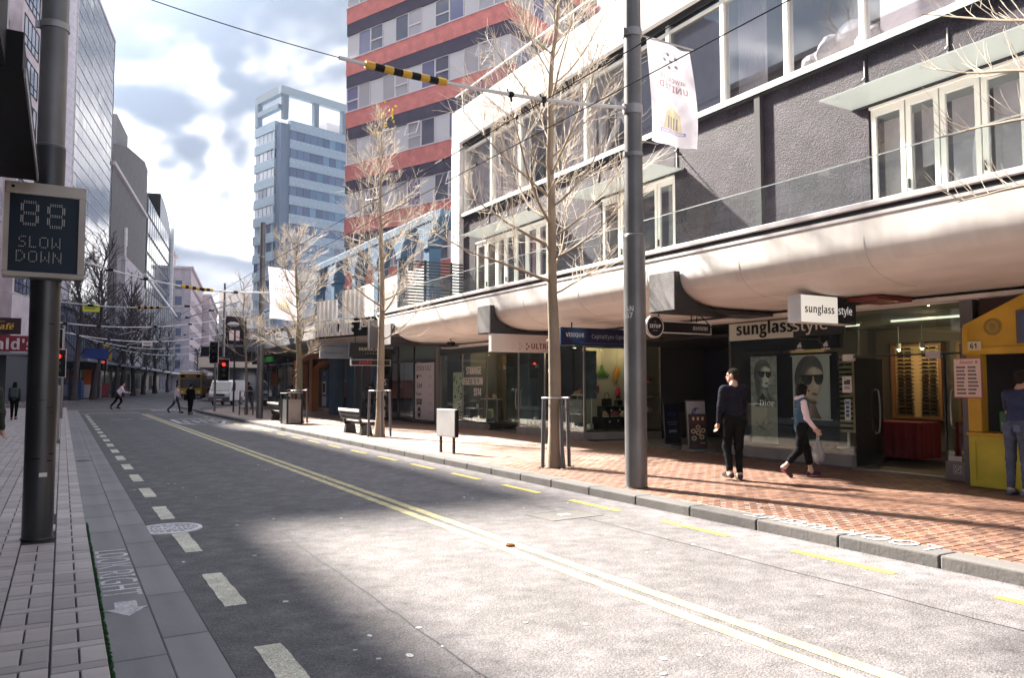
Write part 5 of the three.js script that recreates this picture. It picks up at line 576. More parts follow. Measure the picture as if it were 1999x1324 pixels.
  P('shop_glass', box(XW + 0.1, XW + 0.11, 0.13, 3.0, -43.5, -39.7), mat.shopGlass); P('shop_glass', box(XW + 0.1, XW + 0.11, 0.13, 3.0, -47.0, -44.3), mat.shopGlass); P('shop_inner', box(XW + 2, XW + 2.1, 0.1, 3.6, -47.6, -37.3), M(0.18, 0.17, 0.18, 0.9)); P('upper_front', box(XW - 0.02, XW + 0.3, 3.96, 5.6, -47.7, -44), mat.blueD);
  // signs on these shops
  board('hanging_sign', 'black hanging sign reading HURRICANE above the jeans shop entrance', 9.25, 10.95, 2.68, 3.22, -28.2, 0.1, (x, w, h) => { x.fillStyle = '#14181a'; x.fillRect(0, 0, w, h); x.fillStyle = '#cfcfc8'; x.font = 'bold ' + h * 0.32 + 'px sans-serif'; x.textBaseline = 'middle'; x.textAlign = 'center'; x.fillText('HURRICANE', w / 2, h * 0.42, w * 0.86); x.font = h * 0.18 + 'px sans-serif'; x.fillText('J  E  A  N  S', w / 2, h * 0.74); }, 384, mat.dark, 'sign', { hang: 0.3 });
  board('hanging_sign', 'narrow rounded sign with red evoke lettering under the black sign', 9.3, 10.9, 2.36, 2.6, -28.2, 0.08, (x, w, h) => { x.fillStyle = '#b9b9bd'; x.fillRect(0, 0, w, h); x.fillStyle = '#1a1218'; x.fillRect(8, 6, w - 16, h - 12); x.fillStyle = '#d5434a'; x.font = 'bold ' + h * 0.75 + 'px sans-serif'; x.textBaseline = 'middle'; x.fillText('evoke', w * 0.2, h * 0.46, w * 0.55); }, 320, mat.white);
  board('hanging_sign', 'grey hanging sign with thin blue script left of the black sign', 8.95, 10.3, 2.72, 3.34, -31, 0.1, (x, w, h) => { x.fillStyle = '#7c8ca0'; x.fillRect(0, 0, w, h); x.strokeStyle = '#23334f'; x.lineWidth = 5; x.beginPath(); x.moveTo(10, h * 0.2); x.lineTo(w - 10, h * 0.2); x.stroke(); x.fillStyle = '#23334f'; x.font = 'italic 30px serif'; x.fillText('Jewellers Ltd', 40, h * 0.72); }, 320);
  const sp = thing('sale_sign', 'tall narrow black shop sign reading SALE downwards in white letters', 'sign', [XW - 0.3, 0.12, -31.9], 0.2); part(sp, 'panel', rbox(-0.02, 0.02, 0, 1.95, -0.3, 0.3, 0.01, 1), mat.black); part(sp, 'print', faceStreet(new THREE.PlaneGeometry(0.56, 1.9)).translate(-0.024, 0.97, 0), printed(96, 320, (x, w, h) => { x.fillStyle = '#0b0b0d'; x.fillRect(0, 0, w, h); x.fillStyle = '#ddd'; x.font = 'bold 66px sans-serif'; x.textAlign = 'center'; 'SALE'.split('').forEach((c, i) => x.fillText(c, w / 2, 72 + i * 76)); }), { uv: true });
  const dp = thing('denim_poster', 'tall pale window poster headed DENIM SALE with brand marks and prices', 'poster', [XW - 0.015, 0.26, -28.4]); part(dp, 'sheet', box(-0.003, 0.01, 0, 2.25, -0.92, 0.92), mat.white); part(dp, 'print', faceStreet(new THREE.PlaneGeometry(1.82, 2.23)).translate(-0.006, 1.125, 0), printed(384, 470, (x, w, h) => { x.fillStyle = '#bfbcc6'; x.fillRect(0, 0, w, h); x.fillStyle = '#4a2f48'; x.font = '58px sans-serif'; x.fillText('DENIM SALE', 12, 62, w - 24); x.fillStyle = '#1c1c22'; x.fillRect(28, 96, 36, 30); x.font = 'bold 20px sans-serif'; x.fillText('RIDERS', 70, 112); x.font = 'bold 64px sans-serif'; x.fillText('Lee', 40, 206); x.font = 'bold 30px serif'; x.fillText('Wrangler', 18, 268, 120); x.beginPath(); x.moveTo(30, 300); x.lineTo(146, 300); x.lineTo(136, 352); x.lineTo(88, 340); x.lineTo(40, 352); x.fill(); x.beginPath(); x.ellipse(88, 412, 36, 46, 0, 0, 7); x.fill(); x.fillStyle = '#d0ccd4'; x.font = 'bold 26px sans-serif'; x.fillText("LEVI'S", 46, 330, 86); x.fillText('EDWIN', 58, 420, 60); x.fillStyle = '#a08a96'; x.font = '38px sans-serif'; for (let i = 0; i < 5; i++) x.fillText('$90', 280, 128 + i * 74); }), { uv: true });
  const man = thing('shop_mannequin', 'shop mannequin in pale trousers behind the dark jeans window', 'mannequin', [XW + 0.7, 0.14, -30.2]); part(man, 'legs', [stick([0, 0.08, -0.1], [0, 0.95, -0.06], 0.06, 0.1, 10), stick([0, 0.08, 0.12], [0, 0.95, 0.07], 0.06, 0.1, 10)], M(0.4, 0.42, 0.48, 0.9)); part(man, 'torso', [ball(0, 1.2, 0, 0.13, 0.32, 0.2)], M(0.05, 0.07, 0.14, 0.9)); part(man, 'head', ball(0, 1.66, 0, 0.1, 0.13, 0.09), mat.curtain); part(man, 'foot', [ball(-0.05, 0.05, -0.1, 0.12, 0.05, 0.05), ball(-0.05, 0.05, 0.12, 0.12, 0.05, 0.05)], mat.curtain);
  const atm = thing('cash_machine', 'blue wall cash machine with a white framed screen on the corner', 'cash machine', [XW - 0.05, 0.12, -41]); part(atm, 'housing', rbox(-0.25, 0.1, 0.3, 2.3, -0.6, 0.6, 0.05), mat.blueD); part(atm, 'screen_frame', box(-0.27, -0.251, 1.0, 1.7, -0.3, 0.3), mat.white); part(atm, 'screen', box(-0.28, -0.271, 1.1, 1.6, -0.2, 0.2), mat.dark); part(atm, 'lower_panel', box(-0.26, -0.251, 0.4, 0.9, -0.35, 0.35), M(0.4, 0.45, 0.6, 0.6)); part(atm, 'lamp', ball(-0.26, 2.1, 0, 0.02, 0.06, 0.08), mat.white);
}
{ // dark corner cafe
  const t = thing('corner_cafe', 'low black cafe building on the far street corner with round white lamps inside', 'building', [XW, 0, -53]); const P = (n, g, m, o = {}) => part(t, n, g, m, { world: true, ...o });
  P('fascia', box(XW - 0.6, XW + 0.3, 3.1, 4.6, -58, -47.8), mat.black); P('parapet', box(XW, 22, 4.6, 5.4, -58, -47.9), M(0.08, 0.08, 0.1, 0.8)); P('rear_wall', box(XW + 3, XW + 3.2, 0.1, 3.1, -58, -47.8), mat.black); P('side_wall', box(XW + 0.2, 22, 0.1, 4.59, -58.2, -58.01), mat.dark); P('window_pane', box(XW, XW + 0.01, 0.3, 3.1, -57.9, -47.9), mat.shopGlass); P('stall_riser', box(XW - 0.05, XW + 0.1, 0.1, 0.45, -58, -47.8), mat.dark); for (const z of [-57.9, -55.4, -52.9, -50.4, -48]) P('window_frame', box(XW - 0.03, XW + 0.05, 0.45, 3.1, z - 0.05, z + 0.05), mat.darkM);
  P('canopy', box(9.4, XW - 0.61, 3.3, 3.5, -58.3, -47.8), mat.dark);
  const g = thing('lamp_cluster', 'cluster of pale round paper lanterns in the dark cafe window', 'lantern', [XW + 0.4, 1.5, -52.3]); for (const [y, z] of [[0, -0.6], [0.35, 0.1], [0.9, -0.9], [1.05, 0.1], [1.0, 0.8], [0.4, 0.9]]) part(g, 'lantern', ball(0, y, z, 0.35, 0.38, 0.35, 12, 9), M(0.42, 0.4, 0.34, 0.9));
  const sgn = (nm, lb, x, y0, y1, z0, z1, m) => { const s = thing(nm, lb, 'sign', [x, y0, (z0 + z1) / 2]); part(s, 'panel', rbox(-0.05, 0.05, 0, y1 - y0, (z0 - z1) / 2, (z1 - z0) / 2, 0.02, 1), m); part(s, 'bracket', [box(0.05, 0.5, (y1 - y0) / 2, (y1 - y0) / 2 + 0.05, -0.03, 0.03)], mat.darkM); return s; };
  const os = sgn('orange_sign', 'large orange sign panel on the dark corner cafe', 11.6, 3.7, 4.9, -52.6, -48.4, mat.orange); part(os, 'lettering', faceStreet(solidText('snails', 0.5, 0.01)).translate(-0.052, 0.5, 0), M(0.4, 0.1, 0.03, 0.6));
  sgn('green_sign', 'bright green leafy sign board under the orange panel', 10.6, 3.0, 3.55, -49.5, -46.4, M(0.03, 0.42, 0.05, 0.6)); const az = thing('bank_sign', 'dark sign with white ANZ letters behind the bare tree trunk', 'sign', [9.9, 3.25, -45.4]); part(az, 'panel', rbox(-0.55, 0.55, 0, 0.5, -0.06, 0, 0.01, 1), M(0.04, 0.05, 0.08, 0.5)); part(az, 'lettering', solidText('ANZ', 0.3, 0.01).translate(0, 0.25, 0.001), mat.white);
  const bs = thing('blade_sign', 'black blade sign with white panel on the far corner', 'sign', [10.2, 4.4, -55.5], 0.4); part(bs, 'panel', rbox(-0.75, 0.75, 0, 1.9, -0.1, 0.1, 0.02, 1), mat.black); part(bs, 'print', box(-0.6, 0.2, 0.25, 0.95, 0.101, 0.112), mat.white); part(bs, 'arm', stick([0.75, 0.9, 0], [2.2, 0.9, 0], 0.04), mat.darkM);
}
{ // red and purple striped tower
  const TH = -1.1728, t = thing('striped_tower', 'tall apartment tower with coral red and dark purple bands and white window strips', 'building', [14.15, 0, -44.4], TH); const P = (n, g, m, o = {}) => part(t, n, g, m, o);
  const red = M(0.80, 0.27, 0.25, 0.85, { map: grainTone, bumpMap: grainBump, bumpScale: 0.004 }), pur = M(0.088, 0.076, 0.125, 0.85, { map: grainTone }), L = 12.3, DP = 9, wall = M(0.5, 0.47, 0.5, 0.85), panel = M(0.56, 0.54, 0.57, 0.7), fr = M(0.66, 0.62, 0.66, 0.5), paneA = M(0.10, 0.105, 0.15, 0.05, { ior: 2.0 }), paneB = M(0.42, 0.40, 0.43, 0.08, { ior: 1.8 }), paneC = M(0.16, 0.16, 0.28, 0.05, { ior: 2.0 });
  P('core_wall', box(0.25, L - 0.25, 0, 26, -DP, -0.25), wall);
  const R = rng(14), S = 3.19, seq = ['G', 'O', 'P', 'O', 'G', 'P', 'G', 'O', 'P', 'G', 'O', 'P'];
  const gFix = (w, h) => { const b = 0.035; return [box(0, b, 0, h, -0.08, 0), box(w - b, w, 0, h, -0.08, 0), box(b, w - b, 0, b, -0.08, 0), box(b, w - b, h - b, h, -0.08, 0)]; };
  const W = L / 12, H = 1.47, gf = join(gFix(W, H)), go = join([...gFix(W, H), box(0.035, W - 0.035, 0.62, 0.69, -0.07, 0.01)]), pn = join(box(0.035, W - 0.035, 0.035, H - 0.035, -0.06, -0.05)), gp = join(box(0.02, W - 0.02, 0, H, -0.12, -0.03));
  const sash = join([box(0.04, W - 0.04, -0.8, -0.75, 0, 0.04), box(0.04, W - 0.04, -0.05, 0, 0, 0.04), box(0.04, 0.09, -0.75, -0.05, 0, 0.04), box(W - 0.09, W - 0.04, -0.75, -0.05, 0, 0.04)]);
  const windows = (n, place) => { for (let lv = -2; lv < 5; lv++) for (let i = 0; i < n; i++) { const k = seq[(i + (lv + 2) * 5 + (lv === 3 ? 2 : 0)) % 12], y = 17.86 - (2 - lv) * S + S; if (k === 'P') { const m = part(t, 'wall_infill', gp, panel, { shared: true }); place(m, i, y); continue; }
    const m = part(t, 'window', k === 'O' ? go : gf, fr, { shared: true }); place(m, i, y); part(m, 'pane', pn, [paneA, paneB, paneC, paneB, paneB][Math.floor(R() * 5)], { shared: true }); if (k === 'O' && R() < 0.3) { const s = part(m, 'sash', sash, fr, { shared: true, at: [0, H - 0.02, 0.02] }); s.rotation.x = -0.35; } } };
  windows(12, (m, i, y) => m.position.set(i * W, y, -0.06)); windows(7, (m, i, y) => { m.position.set(L - 0.06, y, -i * W - 0.1); m.rotation.y = Math.PI / 2; });
  for (let lv = -4; lv < 5; lv++) { const y = 17.86 - (2 - lv) * S + S; P('red_band', box(0, L, y - 1.0, y - 0.008, -DP, 0), red); P('purple_band', box(0.02, L - 0.02, y - S + H + 0.008, y - 1.006, -DP, -0.02), pur); P('window_ledge', [box(-0.03, L + 0.03, y - 0.05, y + 0.005, -0.05, 0.045)], fr); }
  P('purple_band', box(0.02, L - 0.02, 25.8, 26.6, -DP, -0.02), pur); P('roof_terrace', box(-1.2, L + 1.0, 26.62, 26.82, -DP - 0.5, 1.1), M(0.6, 0.58, 0.6, 0.7));
  P('terrace_rail', [box(-1.18, L + 0.98, 27.82, 27.87, 1.03, 1.07)], fr); for (let i = 0; i < 8; i++) { P('terrace_pane', box(-1.15 + i * 1.8, 0.6 + i * 1.8, 26.84, 27.8, 1.04, 1.05), mat.balGlass); P('terrace_post', box(-1.18 + i * 1.8, -1.13 + i * 1.8, 26.82, 27.8, 1.02, 1.06), fr); } P('penthouse', box(1, L - 1, 26.83, 29.8, -DP, -1.2), M(0.4, 0.4, 0.46, 0.4));
}
{ // blue office tower
  const t = thing('blue_tower', 'distant pale blue office tower with an open frame on its roof', 'building', [33, 0, -141.5], 16.3 * D2R); const L = 30, DP = 9.5, P = (n, g, m, o = {}) => part(t, n, g, m, o);
  const sp = M(0.38, 0.51, 0.64, 0.6, { map: grainTone }), fr = M(0.35, 0.46, 0.55, 0.5), win = [[0.075, 0.12, 0.22], [0.10, 0.16, 0.28], [0.09, 0.19, 0.32], [0.14, 0.26, 0.40]].map((c) => M(...c, 0.08, { ior: 1.8 })), winL = M(0.36, 0.42, 0.5, 0.1, { ior: 1.8 }), corner = M(0.16, 0.30, 0.40, 0.25);
  P('core_wall', box(0.3, L, 0, 49.6, -DP, -0.3), M(0.12, 0.18, 0.27, 0.7)); const R = rng(16), F = 3.46, n = 20, w = (L - 2.2) / n, pg = join(box(0.03, w - 0.03, 0, 1.72, -0.12, -0.06)), sg = join(box(0, 2.0, 0, 1.72, -0.05, 0));
  for (let f = 0; f < 14; f++) { const y = 48.5 - f * F; P('spandrel', box(2.0, L, y, y + F - 1.74 + (f ? 0 : 0.1), -1, 0), sp); P('spandrel_side', box(-0.02, 1, y, y + F - 1.74, -DP, -2.0), sp);
    for (let i = 0; i < n; i++) part(t, 'window', pg, win[Math.floor(R() * (i < 3 ? 2 : 4))], { shared: true, at: [2.1 + i * w, y - 1.73, 0] }); for (let i = 0; i < 5; i++) { const m = part(t, 'window', pg, R() < 0.3 ? win[0] : winL, { shared: true, at: [0.12, y - 1.73, -DP + 0.2 + i * 1.5] }); m.rotation.y = -Math.PI / 2; }
    P('corner_bay', new THREE.CylinderGeometry(2, 2, F - 0.1, 10, 1, false, Math.PI, Math.PI / 2).rotateY(0).translate(2, y - F / 2 + 1.7, -2).rotateY(0), f % 1 ? sp : corner); P('ledge', box(1.8, L, y - 0.01, y + 0.07, 0.001, 0.1), fr); }
  P('core_base', box(0, L, 0, 3.3, -DP, 0.02), sp);
  for (const x of [0.6, 7.0, 13.2, 19.4, 25.6]) P('roof_post', box(x, x + 1.0, 50.4, 54.9, -0.95, 0), M(0.16, 0.22, 0.28, 0.6)); P('roof_post', box(0, 1, 50.4, 54.9, -DP, -DP + 1), M(0.16, 0.22, 0.28, 0.6));
  P('roof_beam', box(0, L, 54.9, 56.4, -1, 0), M(0.33, 0.42, 0.48, 0.6)); P('roof_beam', [box(0, 1, 54.9, 56.4, -DP, -1.01), box(0, 1, 52.3, 53.2, -DP + 1, -1.01)], M(0.24, 0.3, 0.36, 0.6)); P('plant_room', box(12, L, 49.7, 53.2, -DP + 0.5, -3.5), M(0.6, 0.52, 0.52, 0.8)); P('roof_tank', disc(2, 4.5, 26, 53.8, -5, 20), M(0.55, 0.52, 0.56, 0.7));
}
// ---------- the far street, which bends to the right beyond the crossing ----------
const A2 = 11.3 * D2R, U2 = V(Math.sin(A2), 0, -Math.cos(A2)), V2 = V(Math.cos(A2), 0, Math.sin(A2));
const far = (u, v) => V(-3.5, 0, -61).addScaledVector(U2, u).addScaledVector(V2, v);
function farThing(name, label, cat, u, v, turn = 0, group) { const p = far(u, v); return thing(name, label, cat, [p.x, 0, p.z], -A2 + turn, group); }      // local x across the street to the right, -z up it
const deep = (u0, u1) => [-(u1 - u0), 0];
{ // far pavements
  const p = structure('pavement'); const q = (u, v) => { const a = far(u, v); return new THREE.Vector2(a.x, -a.z); };
  part(p, 'slab', new THREE.ExtrudeGeometry(new THREE.Shape([q(2, -40), q(2, -4), q(6, -1), q(12, 0), q(300, 0), q(300, -40)]), { depth: 0.13, bevelEnabled: false }).rotateX(-Math.PI / 2), M(0.30, 0.27, 0.28, 0.85, { map: speckTone }));
  const r = structure('pavement'); part(r, 'slab', new THREE.ExtrudeGeometry(new THREE.Shape([q(19, 60), q(19, 14), q(22, 11.5), q(28, 10.6), q(300, 10.6), q(300, 60)]), { depth: 0.13, bevelEnabled: false }).rotateX(-Math.PI / 2), M(0.30, 0.27, 0.28, 0.85, { map: speckTone }));
}
const wallLite = M(0.56, 0.50, 0.55, 0.85, { map: stainTone }), winDark = M(0.04, 0.05, 0.085, 0.06, { ior: 1.9 }), winMid = M(0.10, 0.12, 0.19, 0.06, { ior: 1.9 });
function windowAt(t, x, y, z, w, h, turn, m, bars, frame = mat.darkM) { const f = part(t, 'window', [box(-w / 2, w / 2, 0, 0.07, 0, 0.06), box(-w / 2, w / 2, h - 0.07, h, 0, 0.06), box(-w / 2, -w / 2 + 0.07, 0.07, h - 0.07, 0, 0.06), box(w / 2 - 0.07, w / 2, 0.07, h - 0.07, 0, 0.06), ...Array.from({ length: bars }, (_, i) => { const q = -w / 2 + w * (i + 1) / (bars + 1); return box(q - 0.03, q + 0.03, 0.07, h - 0.07, 0, 0.05); }), ...(bars > 1 ? [box(-w / 2 + 0.07, w / 2 - 0.07, h * 0.3, h * 0.3 + 0.06, 0.0, 0.055)] : [])], frame, { at: [x, y, z], turn }); part(f, 'pane', box(-w / 2 + 0.07, w / 2 - 0.07, 0.07, h - 0.07, 0.005, 0.02), m); return f; }
{ // pale office on the far left
  const t = farThing('pale_office', 'pale office block with strips of dark framed windows on the far left', 'building', 12.4, -2.7); const P = (n, g, m, o = {}) => part(t, n, g, m, o);
  P('wall', box(-9, 0, 4.2, 35.5, -12.5, 0), wallLite); P('wall_joint', [box(-1.2, -1.16, 8, 35.4, 0.001, 0.012), ...Array.from({ length: 8 }, (_, i) => box(-8, 0.011, 9.0 + i * 3.55, 9.03 + i * 3.55, 0.0, 0.013))], M(0.36, 0.32, 0.36, 0.9));
  for (let f = 0; f < 8; f++) { const y = 9.2 + f * 3.45; windowAt(t, 0.0, y, -2.9, 4.6, 2.5, Math.PI / 2, winMid, 3, mat.black); windowAt(t, 0.0, y, -9, 4.6, 2.5, Math.PI / 2, winDark, 3, mat.black); } windowAt(t, -1.35, 29.2, 0, 0.9, 2.1, 0, winDark, 0); windowAt(t, -1.35, 22.2, 0, 0.9, 2.1, 0, winDark, 0);
  P('grey_band', box(-9, 0.05, 5.7, 7.0, -0.2, 0.25), M(0.25, 0.24, 0.28, 0.8)); P('shop_wall', box(-9, -0.3, 0.1, 4.19, -12, -0.3), M(0.06, 0.065, 0.08, 0.6)); P('shop_pier', box(-1.5, -0.9, 0.1, 4.19, -0.299, -0.1), M(0.35, 0.35, 0.4, 0.7)); P('shop_window', box(-3.4, -1.6, 0.5, 3.6, -0.299, -0.25), winMid); P('canopy', box(-9, 2.0, 4.0, 4.18, -0.2, 1.6), M(0.3, 0.3, 0.34, 0.7));
  const q = far(12.2, -2.8), s1 = thing('cafe_sign', 'dark maroon sign with yellow cafe script above the red burger sign', 'sign', [q.x - 1.15, 5.6, q.z + 0.9], -0.1); part(s1, 'panel', rbox(-2, 2.05, 0, 1.3, -0.1, 0, 0.02, 1), M(0.06, 0.012, 0.03, 0.5)); part(s1, 'print', new THREE.PlaneGeometry(3.9, 1.2).translate(0.03, 0.65, 0.006), printed(384, 118, (x, w, h) => { x.fillStyle = '#2a0d18'; x.fillRect(0, 0, w, h); x.fillStyle = '#d9b23c'; x.font = 'italic bold 62px serif'; x.fillText('Mc', 90, 84); x.fillText('café', 215, 84, 125); x.fillStyle = '#9b7a30'; x.fillRect(225, 22, 60, 5); }), { uv: true });
  const s2 = thing('burger_sign', 'red sign strip with large white letters under the cafe sign', 'sign', [q.x - 0.95, 4.25, q.z + 1.0], -0.1); part(s2, 'panel', rbox(-3.5, 2.45, 0, 1.25, -0.12, 0, 0.02, 1), M(0.2, 0.012, 0.03, 0.5)); part(s2, 'lettering', solidText("McDonald's", 0.86, 0.05).translate(-0.52, 0.6, 0.001), mat.white);
}
{ // glass tower with a white rounded corner
  const t = farThing('glass_tower', 'tall mirrored glass tower with a rounded white tiled corner', 'building', 27.5, -2.7), P = (n, g, m, o = {}) => part(t, n, g, m, o); const Ht = 48.2, tile = M(0.60, 0.57, 0.66, 0.5, { map: grainTone }), R = rng(18);
  P('core_wall', box(-14, -0.35, 8, Ht - 0.5, -28.5, -5.2), M(0.2, 0.2, 0.26, 0.8)); P('end_wall', box(-14, -5.05, 8, Ht, -5.2, -0.2), M(0.52, 0.5, 0.57, 0.6, { map: stainTone }));
  const rows = 27, rh = (Ht - 8) / rows; for (let j = 0; j < rows; j++) for (let i = 0; i < 3; i++) P('tile_panel', new THREE.CylinderGeometry(4.9, 4.9, rh - 0.035, 5, 1, true, Math.PI / 2 - (i + 1) * Math.PI / 6 + 0.004 + 0.0, Math.PI / 6 - 0.008).translate(-4.9, 8 + (j + 0.5) * rh, -5.1), tile);
  P('joint_backing', new THREE.CylinderGeometry(4.86, 4.86, Ht - 8, 24, 1, false, 0, Math.PI / 2).translate(-4.9, (Ht + 8) / 2, -5.1), M(0.2, 0.19, 0.23, 0.9)); P('corner_edge', box(-0.05, 0.08, 8, Ht, -5.28, -5.1), mat.white);
  const cols = 11, cw = 23.2 / cols, g = join(box(-0.05, 0, 0.02, rh - 0.06, -cw / 2 + 0.03, cw / 2 - 0.03)); for (let j = 0; j < rows; j++) for (let i = 0; i < cols; i++) { const m = part(t, 'glass_panel', g, mat.skyGlass, { shared: true, at: [0, 8 + j * rh, -5.3 - (i + 0.5) * cw] }); m.rotation.set(0, (R() - 0.5) * 0.012, (R() - 0.5) * 0.014); }
  for (let j = 0; j <= rows; j++) P('white_rail', box(-0.06, 0.045, 8 + j * rh - 0.045, 8 + j * rh + 0.02, -28.5, -5.29), mat.white); P('end_edge', box(-0.35, 0.05, 8, Ht, -28.6, -28.45), M(0.3, 0.3, 0.36, 0.6)); P('roof_edge', box(-14, 0.1, Ht, Ht + 0.3, -28.6, -5), M(0.5, 0.48, 0.54, 0.6));
}
{ // blank grey slab, dark glass block, pale older blocks up the street
  const t = farThing('grey_slab', 'blank grey concrete slab tower behind the glass tower', 'building', 57, -2.7), s = [[0, 8], [37, 8], [37, 40.5], [33, 41], [14, 38], [0, 34.5]]; part(t, 'wall', extrude(s, 14).rotateY(Math.PI / 2).translate(-14, 0, 0), M(0.15, 0.145, 0.15, 0.85, { map: stainTone })); part(t, 'ledge', [box(-0.02, 0.35, 31.6, 32.1, -36, 0)], M(0.5, 0.46, 0.5, 0.7)); part(t, 'stair_head', box(-8, -1, 36, 41.5, -20, -9), M(0.2, 0.2, 0.21, 0.9));
  const d = farThing('dark_glass_block', 'dark teal glass office block with a domed roof edge', 'building', 95.5, -2.7); part(d, 'core_wall', box(-14, -0.2, 4, 36.5, -46, 0), M(0.03, 0.045, 0.055, 0.5)); for (let f = 0; f < 9; f++) for (let i = 0; i < 13; i++) part(d, 'window', box(-0.15, -0.02, 5.2 + f * 3.5, 8.0 + f * 3.5, -1.2 - i * 3.45, -4.2 - i * 3.45 + 0.35), hash(i, f, 2) < 0.25 ? M(0.14, 0.18, 0.2, 0.08) : winDark); part(d, 'dome_roof', new THREE.CylinderGeometry(23, 23, 13.5, 24, 1, false, 0, Math.PI).rotateX(-Math.PI / 2).rotateY(Math.PI / 2).scale(1, 0.24, 1).rotateY(0).translate(-7, 36.5, -23), M(0.2, 0.22, 0.25, 0.5)); part(d, 'white_pier', box(-0.3, 0.5, 4, 39, -46.8, -45.6), mat.white); part(d, 'end_wall', box(-14, -0.01, 4, 36.5, 0.01, 0.3), M(0.06, 0.07, 0.08, 0.6));
  const pink = M(0.50, 0.42, 0.46, 0.85, { map: stainTone });
  const old = (lb, u0, u1, h, v, seed, m = pink) => { const o = farThing('old_block', lb, 'building', u0, v), n = Math.round((u1 - u0) / 4.2); part(o, 'wall', box(-16, 0, 0, h, -(u1 - u0), 0), m); part(o, 'cornice', [box(-16, 0.5, h, h + 0.6, -(u1 - u0) - 0.2, 0.5), box(0.001, 0.3, h - 4.2, h - 3.9, -(u1 - u0), 0.3)], m); for (let f = 0; f < Math.floor((h - 5) / 3.9); f++) { for (let i = 0; i < n; i++) part(o, 'window', box(0.001, 0.06, 5.5 + f * 3.9, 7.6 + f * 3.9, -1.4 - i * 4.2, -3 - i * 4.2), winMid); for (let i = 0; i < 3; i++) part(o, 'window', box(-2 - i * 3.4, -3.5 - i * 3.4, 5.5 + f * 3.9, 7.6 + f * 3.9, 0.001, 0.06), winMid); } };
  old('pale pink older block with small windows beside the dark glass tower', 146, 196, 30, 1.5, 1); old('taller stepped pale block behind the pink one', 150, 170, 36, -4, 5); old('last pale older block before the street closes', 198, 262, 29, 3.5, 2); old('pale block standing at the end of the left side', 264, 330, 25, 6, 3, M(0.52, 0.47, 0.5, 0.85));
  const w = farThing('white_hall', 'white walled building with a glazed slope above the street canopy', 'building', 63, -1.6); part(w, 'wall', box(-0.6, 0, 4.3, 20.0, -21, 0), M(0.56, 0.52, 0.57, 0.85, { map: stainTone })); part(w, 'end_wall', box(-12, -0.61, 4.3, 20.0, -0.4, 0), M(0.56, 0.52, 0.57, 0.85)); part(w, 'glass_wall', box(-0.5, -0.1, 4.3, 18, -84, -21.05), M(0.12, 0.14, 0.2, 0.06, { ior: 1.9 })); for (let i = 0; i < 16; i++) part(w, 'glazing_bar', box(-0.09, 0.05, 4.3, 18, -21.2 - i * 4, -21.4 - i * 4), mat.galv); part(w, 'roof_rail', [stick([0.1, 20.2, -21], [0.1, 18.1, -84], 0.25)], mat.white); part(w, 'flue', [stick([-1, 20, -6], [-1, 22.4, -6], 0.25), stick([-1, 22.4, -6], [-1, 25.2, -6], 0.36)], mat.white); part(w, 'shop_front', box(-0.8, -0.5, 0.1, 4.0, -84, 0), M(0.035, 0.04, 0.055, 0.5)); part(w, 'canopy', box(-0.5, 2.0, 3.95, 4.28, -84, 0), M(0.42, 0.41, 0.46, 0.7)); for (let i = 0; i < 14; i++) part(w, 'shop_window', box(-0.49, -0.44, 0.6, 3.4, -1.5 - i * 5.8, -5.5 - i * 5.8), [winDark, winMid, M(0.2, 0.17, 0.15, 0.3)][i % 3]);
  const p = farThing('blue_podium', 'low dark blue shop building with vertical fins behind the street trees', 'building', 25.2, -1.6); part(p, 'wall', box(-10, -0.3, 4.2, 9.2, -37.5, 0), M(0.045, 0.075, 0.14, 0.4)); for (let i = 0; i < 30; i++) part(p, 'fin', box(-0.29, 0.05, 4.6, 8.4, -0.6 - i * 1.22, -0.75 - i * 1.22), M(0.14, 0.17, 0.24, 0.5)); part(p, 'roof_edge', box(-10, 0.2, 9.2, 9.8, -37.6, 0.1), M(0.2, 0.24, 0.33, 0.6)); part(p, 'shop_front', box(-6, -0.5, 0.1, 4.0, -37.5, -0.1), M(0.03, 0.04, 0.06, 0.5)); part(p, 'canopy', box(-0.5, 2.2, 3.9, 4.2, -37.5, 0), M(0.16, 0.17, 0.21, 0.7)); for (let i = 0; i < 7; i++) part(p, 'shop_window', box(-0.49, -0.44, 0.5, 3.3, -1 - i * 5.2, -5 - i * 5.2), [winMid, winDark][i % 2]);
  const bl = (nm, lb, u, v, y, w2, h, m) => { const q = far(u, v), s = thing(nm, lb, 'sign', [q.x, y, q.z], -A2); part(s, 'panel', rbox(-w2 / 2, w2 / 2, 0, h, -0.08, 0.08, 0.02, 1), m); part(s, 'bracket', box(-w2 / 2 - 0.5, -w2 / 2, h * 0.4, h * 0.4 + 0.06, -0.03, 0.03), mat.darkM); return s; };
  bl('shop_sign', 'broad dark blue shop sign on the left beyond the crossing', 30, 0.5, 4.25, 2.4, 1.1, M(0.02, 0.05, 0.22, 0.5)); bl('shop_sign', 'small yellow shop banner among the dark tree trunks', 40, 0.0, 4.4, 0.9, 2.0, M(0.55, 0.34, 0.03, 0.6)); bl('shop_sign', 'red and yellow shop poster at pavement level among the left trees', 36, -1.2, 1.5, 0.9, 1.8, M(0.5, 0.12, 0.03, 0.6));
